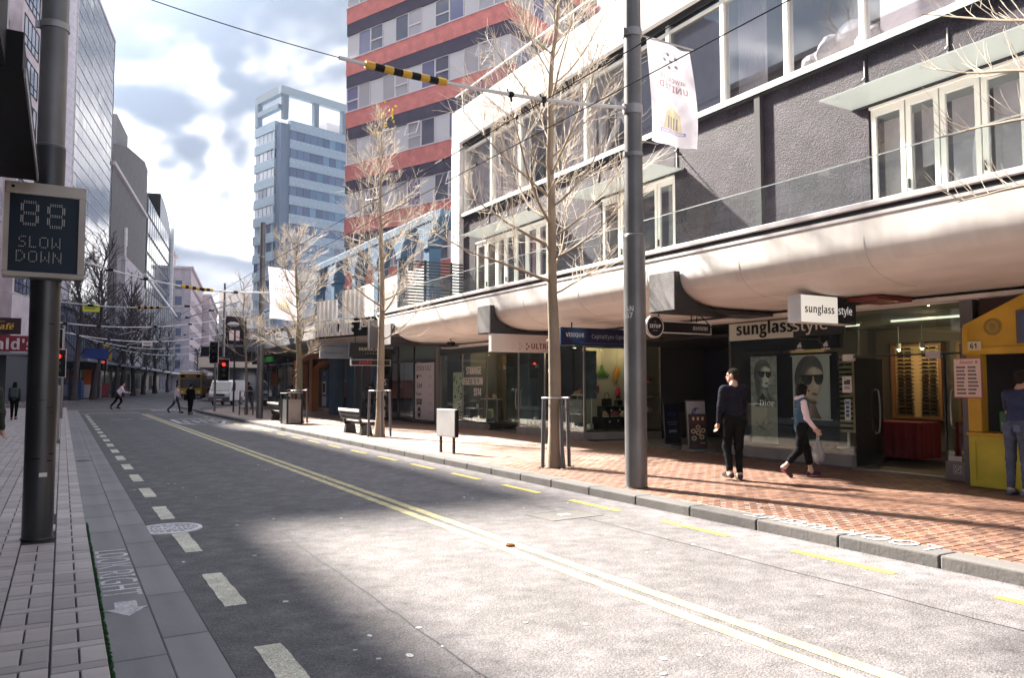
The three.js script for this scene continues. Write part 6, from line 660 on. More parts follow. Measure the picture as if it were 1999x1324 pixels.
  const wh = [[34, -0.9, 0.9, 1.5, [0.5, 0.48, 0.52]], [37, -0.9, 0.7, 1.4, [0.45, 0.4, 0.48]], [45, -0.9, 0.9, 1.7, [0.4, 0.1, 0.12]]]; wh.forEach(([u, v, w2, h, c], i) => { const q = far(u, v), s = thing('shop_poster', ['pale poster panel leaning on the dark shopfront left of the runner', 'second pale poster panel beside the tree trunk left of the runner', 'dull red poster panel behind the runner'][i], 'poster', [q.x, 0.13, q.z], -A2); part(s, 'panel', rbox(-w2 / 2, w2 / 2, 0.1, h, -0.05, 0.05, 0.02, 1), M(...c, 0.7)); part(s, 'foot', box(-w2 / 2, w2 / 2, 0, 0.1, -0.15, 0.15), mat.dark); });
  const pb = far(28, -0.8), post = thing('post_box', 'dark blue street box with a white mark beside the traffic light', 'street box', [pb.x, 0.13, pb.z], -A2); part(post, 'body', rbox(-0.55, 0.55, 0.1, 1.9, -0.5, 0.5, 0.06), M(0.02, 0.045, 0.14, 0.5)); part(post, 'mark', box(-0.2, 0.2, 0.9, 1.2, 0.501, 0.51), mat.white); part(post, 'plinth', box(-0.5, 0.5, 0, 0.1, -0.45, 0.45), mat.dark);
  // right-hand side beyond the cross street
  const r = farThing('corner_shop', 'low shop with a pale canopy fascia beyond the cross street behind the van', 'building', 22, 13); part(r, 'wall', box(0, 14, 4.3, 6.2, -24, 0), M(0.10, 0.10, 0.12, 0.8)); part(r, 'shop_front', box(0.4, 14, 0.1, 3.3, -24, -0.3), M(0.05, 0.05, 0.06, 0.5)); part(r, 'fascia', box(-2.2, 12, 3.3, 4.25, -24, 1.2), M(0.55, 0.5, 0.44, 0.8)); part(r, 'fascia_sign', box(-2.0, 8, 4.35, 5.3, 0.9, 1.1), mat.black); for (let i = 0; i < 4; i++) part(r, 'shop_window', box(1 + i * 3, 3.4 + i * 3, 0.5, 3.0, -0.299, -0.24), i % 2 ? M(0.4, 0.38, 0.42, 0.4) : winDark); part(r, 'red_panel', box(4.2, 5.2, 1.6, 2.4, -0.238, -0.2), mat.red);
  const r2 = farThing('green_canopy_shop', 'row of shops with a dark green canopy on the right up the far street', 'building', 48, 13); part(r2, 'wall', box(0, 14, 4.4, 9, -60, 0), M(0.20, 0.19, 0.21, 0.85)); part(r2, 'shop_front', box(0.4, 13, 0.1, 4, -60, -0.1), M(0.04, 0.045, 0.05, 0.5)); part(r2, 'canopy', box(-2.4, 0.3, 3.9, 4.35, -60, 0), M(0.03, 0.09, 0.08, 0.6)); for (let i = 0; i < 9; i++) part(r2, 'window', box(-0.05, 0, 5.4, 7.6, -2 - i * 6.4, -5 - i * 6.4), winMid);
  // white flats on a hill closing the view
  const hill = structure('hill'); const hg = new THREE.SphereGeometry(1, 40, 16, 0, 6.3, 0, Math.PI / 2).scale(150, 21, 90); { const q = hg.attributes.position; for (let i = 0; i < q.count; i++) q.setY(i, q.getY(i) * (0.8 + 0.4 * fbm(q.getX(i) * 0.03, q.getZ(i) * 0.03, 3, 4)) - 1); hg.computeVertexNormals(); } part(hill, 'hillside', hg.translate(80, 0, -395), M(0.06, 0.065, 0.045, 1));
  const flat = (lb, x, z, w2, h, y, seed) => { const o = thing('white_flats', lb, 'apartments', [x, y, z], -0.18); part(o, 'wall', box(-w2 / 2, w2 / 2, 0, h, -10, 0), M(0.7, 0.66, 0.6, 0.85)); part(o, 'roof_slab', box(-w2 / 2 - 0.3, w2 / 2 + 0.3, h, h + 0.5, -10, 0.6), mat.white); const n = Math.round(w2 / 3.6); for (let f = 0; f < Math.floor(h / 3.1); f++) for (let i = 0; i < n; i++) { part(o, 'window', box(-w2 / 2 + 0.5 + i * 3.6, -w2 / 2 + 2.9 + i * 3.6, 0.8 + f * 3.1, 2.5 + f * 3.1, 0.001, 0.08), hash(i, f, seed) < 0.4 ? winMid : M(0.42, 0.36, 0.33, 0.4)); part(o, 'balcony', box(-w2 / 2 + 0.3 + i * 3.6, -w2 / 2 + 3.1 + i * 3.6, 0.1 + f * 3.1, 0.75 + f * 3.1, 0.081, 1.0), mat.white); } };
  flat('white apartment block with balconies on the hill left of the far pole', 55, -310, 9, 18.5, 18, 1); flat('second white apartment block on the hill nearer the blue tower', 64, -314, 8, 19.5, 18, 2); flat('low white apartment block on the hill below the others', 58, -300, 13, 7, 12, 3);
}
{ // buildings along the left side, outside the picture but opposite the shop windows
  const row = (lb, x, z0, z1, h, fl, m) => { const t = thing('row_building', lb, 'building', [x, 0, (z0 + z1) / 2]), L = z0 - z1; part(t, 'wall', box(-14, 0, 4.2, h, -L / 2, L / 2), m); part(t, 'shop_front', box(-13, -0.2, 0.1, 4.19, -L / 2, L / 2), M(0.05, 0.05, 0.06, 0.4)); part(t, 'cornice', box(-14, 0.25, h, h + 0.3, -L / 2, L / 2), m); const n = Math.floor(L / 3.4), g = join(box(0.001, 0.07, 0, 1.9, -1.15, 1.15)); for (let f = 0; f < fl; f++) for (let i = 0; i < n; i++) part(t, 'window', g, i % 3 ? winDark : winMid, { shared: true, at: [0, 5.2 + f * 3.6, -L / 2 + 1.9 + i * 3.4] }); return t; };
  row('grey office row on the left pavement opposite the sunglasses shop', -3.9, 14, -42, 16.4, 3, M(0.42, 0.40, 0.42, 0.85, { map: stainTone })); row('taller grey office on the left before the crossing', -3.9, -42.3, -62, 29.0, 6, M(0.35, 0.34, 0.37, 0.85, { map: stainTone }));
  row('unseen office added left of the crossing to block a strip of sun', -5.4, -62.3, -72.5, 32.0, 7, M(0.38, 0.36, 0.38, 0.85, { map: stainTone }));  // added out of view to keep a strip of sun off the far road
  const c = thing('dark_canopy', 'black shop canopy edge in the upper left corner', 'canopy', [-2, 0, 0]); part(c, 'canopy_deck', [box(-1.9, 1.72, 3.66, 3.9, -8.9, -5.75), box(-1.9, 1.63, 3.66, 4.3, -5.74, 8)], mat.black); part(c, 'edge_strip', [box(1.722, 1.735, 3.655, 3.72, -8.9, -5.9)], mat.galv); part(c, 'tie_rod', stick([1.4, 3.9, -4.5], [-1.8, 6.2, -4.5], 0.025), mat.darkM);
}
// ---------- bare street trees ----------
// a limb is a bent tapering tube; twigs are thin three-sided ones
function limbGeo(pts, r0, r1, seg) {
  const pos = [], nor = [], idx = [], up = V(0, 1, 0); let prev = null;
  pts.forEach((p, i) => { const d = pts[Math.min(i + 1, pts.length - 1)].clone().sub(pts[Math.max(i - 1, 0)]).normalize(); let a = prev || (Math.abs(d.y) > 0.9 ? V(1, 0, 0) : up.clone()); a = a.clone().sub(d.clone().multiplyScalar(a.dot(d))).normalize(); prev = a; const b = d.clone().cross(a), r = lerp(r0, r1, i / (pts.length - 1)); for (let k = 0; k < seg; k++) { const t = k / seg * 6.2832, n = a.clone().multiplyScalar(Math.cos(t)).addScaledVector(b, Math.sin(t)); pos.push(p.x + n.x * r, p.y + n.y * r, p.z + n.z * r); nor.push(n.x, n.y, n.z); } });
  for (let i = 0; i < pts.length - 1; i++) for (let k = 0; k < seg; k++) { const a = i * seg + k, b = i * seg + (k + 1) % seg, c = a + seg, d = b + seg; idx.push(a, b, c, b, d, c); }
  const g = new THREE.BufferGeometry(); g.setAttribute('position', new THREE.Float32BufferAttribute(pos, 3)); g.setAttribute('normal', new THREE.Float32BufferAttribute(nor, 3)); g.setIndex(idx); return g;
}
function bend(start, dir, len, n, R, wob, lift) { const p = [start.clone()], d = dir.clone().normalize(); let q = start.clone(); for (let i = 0; i < n; i++) { d.x += (R() - 0.5) * wob; d.y += (R() - 0.5) * wob + lift; d.z += (R() - 0.5) * wob; d.normalize(); q = q.clone().addScaledVector(d, len / n); p.push(q); } return p; }
const sideways = (d, R) => { const a = R() * 6.283, x = V(Math.cos(a), 0, Math.sin(a)); return x.sub(d.clone().multiplyScalar(x.dot(d))).normalize(); };
// o: height, trunk radius, first branch height, number of limbs, reach at the bottom and top, lean
function bareTree(name, label, x, z, o) {
  const R = rng(o.seed), t = thing(name, label, 'tree', [x, o.y0 ?? 0.12, z], 0, o.group), twigs = [], tm = o.tm || mat.twig, bm = o.bm || mat.bark;
  const tp = []; for (let i = 0; i <= 16; i++) { const u = i / 16; tp.push(V(o.lean[0] * u + (fbm(u * 3.5, o.seed, 4, 3) - 0.5) * o.wob * u * 2, u * o.h, o.lean[1] * u + (fbm(u * 3.5, o.seed + 9, 5, 3) - 0.5) * o.wob * u * 2)); }
  const tg = limbGeo(tp, o.r, o.r * 0.12, 12); { const p = tg.attributes.position; for (let i = 0; i < p.count; i++) { const c = tp[Math.floor(i / 12)], k = 1 + 0.12 * (fbm(p.getY(i) * 2.5, i % 12, 7, 3) - 0.5) * 2 + 0.35 * Math.exp(-p.getY(i) * 5); p.setX(i, c.x + (p.getX(i) - c.x) * k); p.setZ(i, c.z + (p.getZ(i) - c.z) * k); } }
  part(t, 'trunk', tg, bm);
  const at = (u) => { const f = Math.min(15.999, u * 16), i = Math.floor(f); return tp[i].clone().lerp(tp[i + 1], f - i); };
  const knots = []; for (let i = 0; i < 7; i++) { const p = at(0.04 + R() * 0.35), a = R() * 6.3; knots.push(ball(p.x + Math.cos(a) * o.r * 0.8, p.y, p.z + Math.sin(a) * o.r * 0.8, o.r * 0.3, o.r * 0.35, o.r * 0.3, 7, 6)); } if (o.knots) part(t, 'knot', knots, bm, { kind: 'stuff' });
  const limbs = [];
  for (let i = 0; i < o.n; i++) {
    const u = lerp(o.first, 0.97, Math.pow((i + 0.4 * R()) / o.n, 0.9)), s = at(u), az = i * 2.4 + R() * 0.9, w = (u - o.first) / (1 - o.first), reach = lerp(o.reach0, o.reach1, o.tl ? w * w * 0.6 + w * 0.4 : Math.pow(w, 0.8)) * (0.75 + 0.5 * R()), el = lerp(o.el0, o.el1, w) + (R() - 0.5) * 0.25, d = V(Math.cos(az) * Math.cos(el), Math.sin(el), Math.sin(az) * Math.cos(el)), r = Math.max(o.tw * 1.8, o.r * 0.23 * (1 - 0.72 * w) * (0.7 + 0.6 * R()));
    const lp = bend(s, d, reach, 8, R, 0.22, o.lift), last = lp.length - 1; limbs.push(limbGeo(lp, r, o.tw * 0.9, 6));
    const nt = Math.round(o.twigs * (0.6 + 0.5 * (1 - w)));
    for (let k = 0; k < nt; k++) { const f = 0.12 + 0.88 * Math.pow(R(), 0.8), fi = Math.min(last - 0.001, f * last), b = lp[Math.floor(fi)].clone().lerp(lp[Math.floor(fi) + 1], fi % 1), ld = lp[Math.floor(fi) + 1].clone().sub(lp[Math.floor(fi)]).normalize(), dir = ld.clone().multiplyScalar(0.75).addScaledVector(sideways(ld, R), o.tl ? 0.95 : 0.75); dir.y += o.twigUp; const L = reach * (o.tl ?? 0.24) * (1 + 1.2 * R()) * (1.15 - 0.5 * f); const tpz = bend(b, dir, L, 4, R, 0.3, o.lift * 1.4); twigs.push(limbGeo(tpz, o.tw, o.tw * 0.4, 3));
      for (let m = 0; m < o.fine; m++) { const c = tpz[1 + Math.floor(R() * 3)], cd = dir.clone().normalize().addScaledVector(sideways(dir.clone().normalize(), R), 0.7); cd.y += o.twigUp; twigs.push(limbGeo(bend(c, cd, L * (0.3 + 0.4 * R()), 3, R, 0.35, o.lift), o.tw * 0.62, o.tw * 0.3, 3)); } }
  }
  limbs.forEach((g) => part(t, 'limb', g, bm)); part(t, 'twigs', twigs, tm, { kind: 'stuff' }); return t;
}
const street = { h: 9.4, r: 0.125, first: 0.29, n: 36, reach0: 2.0, reach1: 0.7, el0: 0.25, el1: 1.0, lift: 0.075, twigs: 20, twigUp: 0.3, fine: 4, tw: 0.0062, tl: 0.3, wob: 0.35, lean: [-0.15, 0.1], knots: true };
bareTree('bare_tree', 'large pale bare tree inside the steel guard in the middle of the pavement', 7.98, -12.2, { ...street, seed: 101, h: 10.2, r: 0.135, lean: [-0.25, 0.0], first: 0.31, n: 38, reach0: 2.3, reach1: 1.1 });
const t2 = bareTree('bare_tree', 'bare tree beside the bench with a tuft of yellow leaves at its top', 8.09, -21.8, { ...street, seed: 202, h: 9.7, reach0: 2.0, n: 34, twigs: 18, tw: 0.0066, reach1: 0.45, el0: 0.15, lean: [0.1, 0] });
{ const R = rng(77), lv = []; for (let i = 0; i < 40; i++) lv.push(new THREE.CircleGeometry(0.035 + R() * 0.025, 5).rotateX(R() * 3).rotateY(R() * 6).translate(0.1 + (R() - 0.5) * 0.6, 9.0 + R() * 1.1, (R() - 0.5) * 0.6)); part(t2, 'yellow_leaves', lv, M(0.62, 0.5, 0.06, 0.8, { side: THREE.DoubleSide }), { kind: 'stuff' }); }
bareTree('bare_tree', 'bare tree with a dark mossy trunk beside the rubbish bin', 8.19, -31.2, { ...street, seed: 303, h: 7.6, r: 0.16, n: 32, first: 0.34, reach0: 1.9, reach1: 0.7, el0: 0.1, tw: 0.0088, twigs: 18, bm: M(0.17, 0.15, 0.10, 0.95, { bumpMap: grainBump, bumpScale: 0.008 }), lean: [-0.2, 0.1] });
bareTree('bare_tree', 'thin young bare tree at the far end of the right pavement', 8.1, -41, { ...street, seed: 404, h: 7.0, r: 0.085, n: 18, first: 0.36, reach0: 1.6, reach1: 0.6, tw: 0.012, twigs: 7, fine: 1 });
{ // nearest tree: its trunk stands right of the picture, two long limbs reach in
  const R = rng(55), t = thing('bare_tree', 'bare tree at the right edge whose twiggy branches cross the upper windows', 'tree', [8.35, 0.12, -3.35]), twigs = [];
  const tp = []; for (let i = 0; i <= 10; i++) tp.push(V(0.05 * Math.sin(i), i * 0.8, 0.04 * Math.cos(i * 2))); part(t, 'trunk', limbGeo(tp, 0.14, 0.04, 12), mat.bark);
  for (const [y, dx, dy, dz, L] of [[3.5, 0.1, 0.05, -1, 1.5], [4.2, 0.12, 0.05, -1, 1.9], [4.5, -0.05, 0.25, -1, 1.8], [5.0, 0.1, 0.35, -1, 2.1], [5.4, -0.15, 0.55, -1, 1.9], [5.8, 0.2, 0.3, -1, 1.6], [4.7, 0.45, 0.2, -1, 2.0], [6.1, 0, 0.7, -1, 1.6], [5.1, 0.5, 0.6, 1, 1.6], [4.4, 0.2, 0.4, 1, 1.5]]) {
    const lp = bend(V(0, y, 0), V(dx, dy, dz), L, 10, R, 0.16, 0.015); part(t, 'limb', limbGeo(lp, 0.026, 0.006, 7), mat.bark);
    for (let k = 0; k < 11; k++) { const fi = 2 + R() * 7.9, i = Math.floor(fi), b = lp[i].clone().lerp(lp[i + 1], fi % 1), dir = V((R() - 0.5) * 0.9, 0.3 + R() * 1.0, -0.5 - R() * 0.5), L2 = 0.25 + R() * 0.5, tw = bend(b, dir, L2, 6, R, 0.25, 0.12); twigs.push(limbGeo(tw, 0.0052, 0.0022, 4)); if (R() < 0.6) twigs.push(limbGeo(bend(tw[2], V((R() - 0.5) * 1.5, 0.6, -0.3), L2 * 0.5, 4, R, 0.3, 0.1), 0.0034, 0.0016, 3)); } }
  part(t, 'twigs', twigs, mat.twig, { kind: 'stuff' });
}
// dark trees along the far street
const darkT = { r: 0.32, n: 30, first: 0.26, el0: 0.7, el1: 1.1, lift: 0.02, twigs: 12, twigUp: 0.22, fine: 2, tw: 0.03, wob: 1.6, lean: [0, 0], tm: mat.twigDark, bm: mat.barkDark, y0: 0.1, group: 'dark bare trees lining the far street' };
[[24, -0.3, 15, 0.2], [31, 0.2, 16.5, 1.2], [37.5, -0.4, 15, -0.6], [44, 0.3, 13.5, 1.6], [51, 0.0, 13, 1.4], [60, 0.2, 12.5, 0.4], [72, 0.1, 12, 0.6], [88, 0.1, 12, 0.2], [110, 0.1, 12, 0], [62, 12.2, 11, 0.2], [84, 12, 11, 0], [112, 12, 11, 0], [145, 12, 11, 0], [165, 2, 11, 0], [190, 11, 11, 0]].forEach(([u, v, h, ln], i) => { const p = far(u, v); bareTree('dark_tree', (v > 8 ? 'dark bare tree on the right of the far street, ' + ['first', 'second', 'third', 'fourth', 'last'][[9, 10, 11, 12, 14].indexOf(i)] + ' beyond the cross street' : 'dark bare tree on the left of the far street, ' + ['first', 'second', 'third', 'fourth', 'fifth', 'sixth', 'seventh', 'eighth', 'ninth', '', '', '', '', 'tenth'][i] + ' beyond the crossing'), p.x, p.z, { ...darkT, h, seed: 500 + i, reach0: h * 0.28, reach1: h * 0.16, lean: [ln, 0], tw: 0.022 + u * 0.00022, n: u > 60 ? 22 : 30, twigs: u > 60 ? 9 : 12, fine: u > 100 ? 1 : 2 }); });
// ---------- overhead wires, signals and vehicles ----------
const wireM = M(0.012, 0.012, 0.014, 1, { specularIntensity: 0.1 }), rodM = M(0.62, 0.62, 0.64, 0.5);
const sag = (a, b, s, n = 14) => Array.from({ length: n + 1 }, (_, i) => { const u = i / n; return [lerp(a[0], b[0], u), lerp(a[1], b[1], u) - 4 * s * u * (1 - u), lerp(a[2], b[2], u)]; });
const wire = (name, label, a, b, s, r, m, grp, extra) => { const t = thing(name, label, 'overhead wire', a, 0, grp), b2 = [b[0] - a[0], b[1] - a[1], b[2] - a[2]], p = sag([0, 0, 0], b2, s); part(t, 'cable', new THREE.TubeGeometry(new THREE.CatmullRomCurve3(p.map((q) => V(...q))), 40, r, 5), m); extra?.(t, (u) => [b2[0] * u, b2[1] * u - 4 * s * u * (1 - u), b2[2] * u]); return t; };
for (const [x, lb] of [[5.55, 'thin black trolley contact wire above the right lane, nearer the kerb-side lane centre'], [6.2, 'thin black trolley contact wire above the right lane, nearer the right kerb']]) wire('trolley_wire', lb, [x, 5.52, 12], [x, 5.52, -62], 0.02, 0.0075, wireM, null, (t) => part(t, 'splice', [box(-0.012, 0.012, -0.02, 0.02, -24.3, -24.0)], mat.black));
for (const [x, lb] of [[1.6, 'trolley contact wire above the left lane'], [2.25, 'second trolley contact wire above the left lane']]) wire('trolley_wire', lb, [x, 6.1, -34], [x + 1.5, 5.9, -64], 0.02, 0.008, wireM);
const sleeve = (t, f, u0, u1, r, n = 9, nm = 'striped_sleeve') => { for (let i = 0; i < n; i++) part(t, nm, stick(f(lerp(u0, u1, i / n)), f(lerp(u0, u1, (i + 0.98) / n)), r, r, 10), i % 2 ? mat.black : mat.yellow); };
// the white span arm from the right pole, with a striped sleeve and two clamps
wire('overhead_span', 'white insulated span arm from the right pole with a black and yellow striped sleeve', [7.3, 5.86, -9.18], [-0.15, 6.0, -9.16], 0.28, 0.006, wireM, null, (t, f) => { part(t, 'rod', new THREE.TubeGeometry(new THREE.CatmullRomCurve3(Array.from({ length: 10 }, (_, i) => V(...f(0.6 * i / 9)))), 30, 0.026, 8), rodM); sleeve(t, f, 0.405, 0.555, 0.048); for (const u of [0.2, 0.272]) { const p = f(u); part(t, 'clamp', [ball(p[0], p[1], p[2], 0.05, 0.045, 0.05, 10, 8), box(p[0] - 0.075, p[0] + 0.075, p[1] - 0.02, p[1] + 0.01, p[2] - 0.015, p[2] + 0.015), stick([p[0], p[1] - 0.03, p[2]], [p[0] + 0.01, p[1] - 0.1, p[2]], 0.016), stick([p[0] - 0.04, p[1] + 0.02, p[2]], [p[0] - 0.06, p[1] + 0.07, p[2]], 0.01)], mat.black); } });
// spans over the crossing
const span = (lb, a, b, s, sl) => wire('span_wire', lb, a, b, s, 0.035, rodM, null, (t, f) => { for (const u of [0.2, 0.35, 0.62, 0.8]) { const p = f(u); part(t, 'insulator', stick([p[0] - 0.14, p[1], p[2]], [p[0] + 0.14, p[1] - 0.01, p[2]], 0.06, 0.06, 8), mat.black); } if (sl) sleeve(t, f, sl[0], sl[1], 0.07, 9); });
span('pale span wire with striped sleeve, highest over the crossing', [-0.3, 6.3, -31.5], [8.1, 5.9, -36.5], 0.42, [0.52, 0.68]);
span('pale span wire carrying the small yellow sign', [-2.5, 6.35, -47], [8.0, 6.4, -46.5], 0.55, [0.55, 0.68]);
span('lower pale span wire just beyond the yellow sign', [-2.6, 6.0, -58], [10.5, 6.6, -61], 0.7);
span('pale span wire dipping over the bus lane', [-2, 6.0, -66], [12.2, 6.2, -72], 1.0); span('long sagging pale wire far over the street', [0.5, 6.4, -82], [14.5, 6.5, -90], 1.2); span('farthest sagging pale wire before the bus', [2.5, 6.4, -95], [17, 6.4, -103], 1.3); span('slanting pale wire climbing to the right pole', [3.5, 5.3, -64], [9.0, 6.6, -48], 0.1); span('slanting pale wire beyond the traffic light', [5.2, 5.5, -84], [12.3, 6.8, -72], 0.1);
for (const [x, y, z, m, lb] of [[1.2, 5.52, -46.9, M(0.62, 0.66, 0.06, 0.6), 'small yellow plate hung on the overhead span wire'], [6.0, 4.85, -71, mat.white, 'small white plate hung on a farther span wire']]) { const t = thing('wire_plate', lb, 'sign', [x, y, z]); part(t, 'plate', rbox(-0.4, 0.4, 0, 0.42, -0.02, 0.02, 0.01, 1), m); part(t, 'clip', [box(-0.3, -0.27, 0.42, 0.56, -0.01, 0.01), box(0.27, 0.3, 0.42, 0.56, -0.01, 0.01)], mat.darkM); part(t, 'print', [box(-0.3, 0.3, 0.26, 0.3, 0.021, 0.025), box(-0.3, 0.2, 0.15, 0.19, 0.021, 0.025)], mat.darkM); }
// traffic lights
const redGlow = new THREE.MeshStandardMaterial({ color: 0x300404, emissive: new THREE.Color(1, 0.06, 0.04), emissiveIntensity: 0.15 });
function signal(lb, x, y, z, turn, lit = 0, hood = true) { const t = thing('traffic_light', lb, 'traffic light', [x, y, z], turn); part(t, 'housing', rbox(-0.17, 0.17, -0.5, 0.5, -0.22, 0, 0.03), mat.black); part(t, 'backboard', [box(-0.3, 0.3, -0.62, 0.62, -0.06, -0.03)], mat.black); part(t, 'board_edge', [box(-0.31, 0.31, 0.62, 0.65, -0.06, -0.02), box(-0.31, 0.31, -0.65, -0.62, -0.06, -0.02), box(0.3, 0.33, -0.65, 0.65, -0.06, -0.02), box(-0.33, -0.3, -0.65, 0.65, -0.06, -0.02)], mat.white); for (let i = 0; i < 3; i++) { const l = part(t, 'lens', disc(0.11, 0.03, 0, 0, 0, 20).rotateX(Math.PI / 2).translate(0, 0.31 - i * 0.31, 0.01), i === lit ? redGlow : M(0.03, 0.03, 0.03, 0.3)); if (i === lit) { l.name = 'lamp_lens'; const p = new THREE.PointLight(0xff2a18, 0.04, 4, 2); p.position.set(x + Math.sin(turn) * 0.14, y + 0.31, z + Math.cos(turn) * 0.14); p.castShadow = true; scene.add(p); } part(t, 'visor', new THREE.CylinderGeometry(0.125, 0.125, 0.2, 16, 1, true, Math.PI * 0.5, Math.PI).rotateX(Math.PI / 2).rotateZ(Math.PI).translate(0, 0.31 - i * 0.31, 0.11), mat.black); } return t; }
function signalPole(lb, x, z, h, r = 0.06) { const t = thing('signal_pole', lb, 'pole', [x, 0.1, z]); part(t, 'shaft', stick([0, 0, 0], [0, h, 0], r, r, 14), mat.galv); part(t, 'cap', ball(0, h, 0, r * 1.1, r * 0.6, r * 1.1), mat.galv); part(t, 'base_plate', disc(r * 2, 0.03, 0, 0.015, 0), mat.darkM); return t; }
signalPole('grey signal pole on the left corner just beyond the foreground pole', -0.02, -41, 4.2); signal('dark traffic light seen beside the foreground pole, upper one', -0.34, 3.55, -40.8, 0.3, -1); signal('red traffic light low beside the foreground pole', -0.2, 2.62, -40.75, 0.2, 0);
{ const q = far(34, 0.4); signalPole('signal pole among the dark trees left of the runner', q.x, q.z, 4.2, 0.07); signal('red traffic light against the pale wall left of centre, above the runner', q.x + 0.2, 3.75, q.z + 0.2, 0, 0); }
signalPole('signal pole on the right corner kerb with lights near its top', 7.6, -47.4, 4.3, 0.065); signal('black traffic light seen from its side high on the right corner pole', 7.45, 3.5, -47.2, -0.9, -1); signal('red traffic light with white edge on the right corner pole', 8.02, 2.5, -47.2, 0, 0);
{ const q = far(52, 10.9); signalPole('thin far signal pole right of the bus', q.x, q.z, 4.2, 0.07); signal('small far red traffic light above the bus', q.x - 0.7, 4.3, q.z, 0, 0); }
{ const t = thing('street_lantern', 'pale street lantern on a curved arm near the right corner', 'street lamp', [8.3, 0.12, -45.5]); part(t, 'post', stick([0, 0, 0], [0, 4.6, 0], 0.05), mat.darkM); part(t, 'arm', tube([[0, 4.6, 0], [0.2, 5.1, 0], [1.2, 5.5, 0], [1.9, 5.8, 0]], 0.035, 24), mat.darkM); part(t, 'lantern', ball(-0.1, 4.9, 0, 0.34, 0.14, 0.2), mat.white); }
// wheels shared by the vehicles
const wheel = (parent, x, y, z, r, w) => { const g = part(parent, 'wheel', new THREE.TorusGeometry(r - w * 0.4, w * 0.5, 10, 22).rotateY(Math.PI / 2), mat.rubber, { at: [x, y, z] }); part(g, 'rim', disc(r * 0.6, w * 0.6, 0, 0, 0, 18).rotateZ(Math.PI / 2), mat.steel); };
{ // yellow bus coming towards the crossing
  const q = far(38.5, 9.0), t = thing('city_bus', 'yellow city bus with a white roof waiting head-on in the far right lane', 'bus', [q.x, 0, q.z], -A2); const yel = M(0.66, 0.36, 0.02, 0.35, { clearcoat: 0.6 }), gl = M(0.03, 0.035, 0.045, 0.05, { ior: 1.8 });
  part(t, 'body', rbox(-1.25, 1.25, 0.35, 2.95, -11.5, 0, 0.14, 3), yel); part(t, 'roof_pod', rbox(-1.1, 1.1, 2.93, 3.25, -10.5, -0.25, 0.12, 3), mat.white); part(t, 'windscreen', rbox(-1.1, 1.1, 1.25, 2.35, -0.05, 0.03, 0.02, 2), gl); part(t, 'destination_board', rbox(-1.08, 1.08, 2.42, 2.85, -0.04, 0.032, 0.02, 1), mat.black); part(t, 'destination_text', new THREE.PlaneGeometry(1.3, 0.28).translate(0, 2.63, 0.04), printed(128, 32, (x, w, h) => { x.fillStyle = '#2a1512'; x.fillRect(0, 0, w, h); x.fillStyle = '#e7a9a4'; x.font = 'bold 24px sans-serif'; x.fillText('Island Bay', 4, 25, 120); }), { uv: true });
  for (const s of [-1, 1]) { part(t, 'headlight', ball(s * 0.9, 0.78, 0.0, 0.16, 0.11, 0.05), M(0.8, 0.8, 0.8, 0.15)); part(t, 'mirror', [rbox(s * 1.42 - 0.1, s * 1.42 + 0.1, 1.7, 2.15, -0.05, 0.1, 0.03), stick([s * 1.2, 2.4, 0], [s * 1.42, 2.15, 0.03], 0.025)], mat.black); for (let i = 0; i < 6; i++) part(t, 'side_window', box(s * 1.248, s * 1.262, 1.3, 2.4, -1.0 - i * 1.7, -2.5 - i * 1.7), gl); wheel(t, s * 1.1, 0.48, -2.2, 0.48, 0.26); wheel(t, s * 1.1, 0.48, -8.6, 0.48, 0.26); }
  part(t, 'bumper', rbox(-1.22, 1.22, 0.3, 0.55, -0.1, 0.05, 0.04), M(0.06, 0.05, 0.03, 0.5)); part(t, 'number_plate', box(-0.25, 0.25, 0.42, 0.53, 0.051, 0.058), mat.white); part(t, 'wiper', [stick([-0.6, 1.27, 0.045], [-0.1, 1.95, 0.045], 0.014), stick([0.3, 1.27, 0.045], [0.8, 1.95, 0.045], 0.014)], mat.black); part(t, 'front_grille', box(-0.5, 0.5, 0.62, 0.95, 0.001, 0.012), M(0.2, 0.11, 0.01, 0.5));
  const q2 = far(60, 9.3), b = thing('red_bus', 'red and white vehicle queueing behind the yellow bus', 'bus', [q2.x + 0.9, 0, q2.z], -A2); part(b, 'body', rbox(-1.25, 1.25, 0.35, 3.0, -10, 0, 0.14, 3), M(0.5, 0.42, 0.42, 0.4)); part(b, 'red_front', rbox(-1.2, 1.2, 0.4, 1.3, -0.1, 0.03, 0.03), mat.red); part(b, 'windscreen', rbox(-1.1, 1.1, 1.35, 2.4, -0.05, 0.03, 0.02, 1), gl); for (const s of [-1, 1]) { part(b, 'headlight', ball(s * 0.9, 0.8, 0.03, 0.15, 0.1, 0.05), mat.white); wheel(b, s * 1.1, 0.48, -2, 0.48, 0.26); }
}
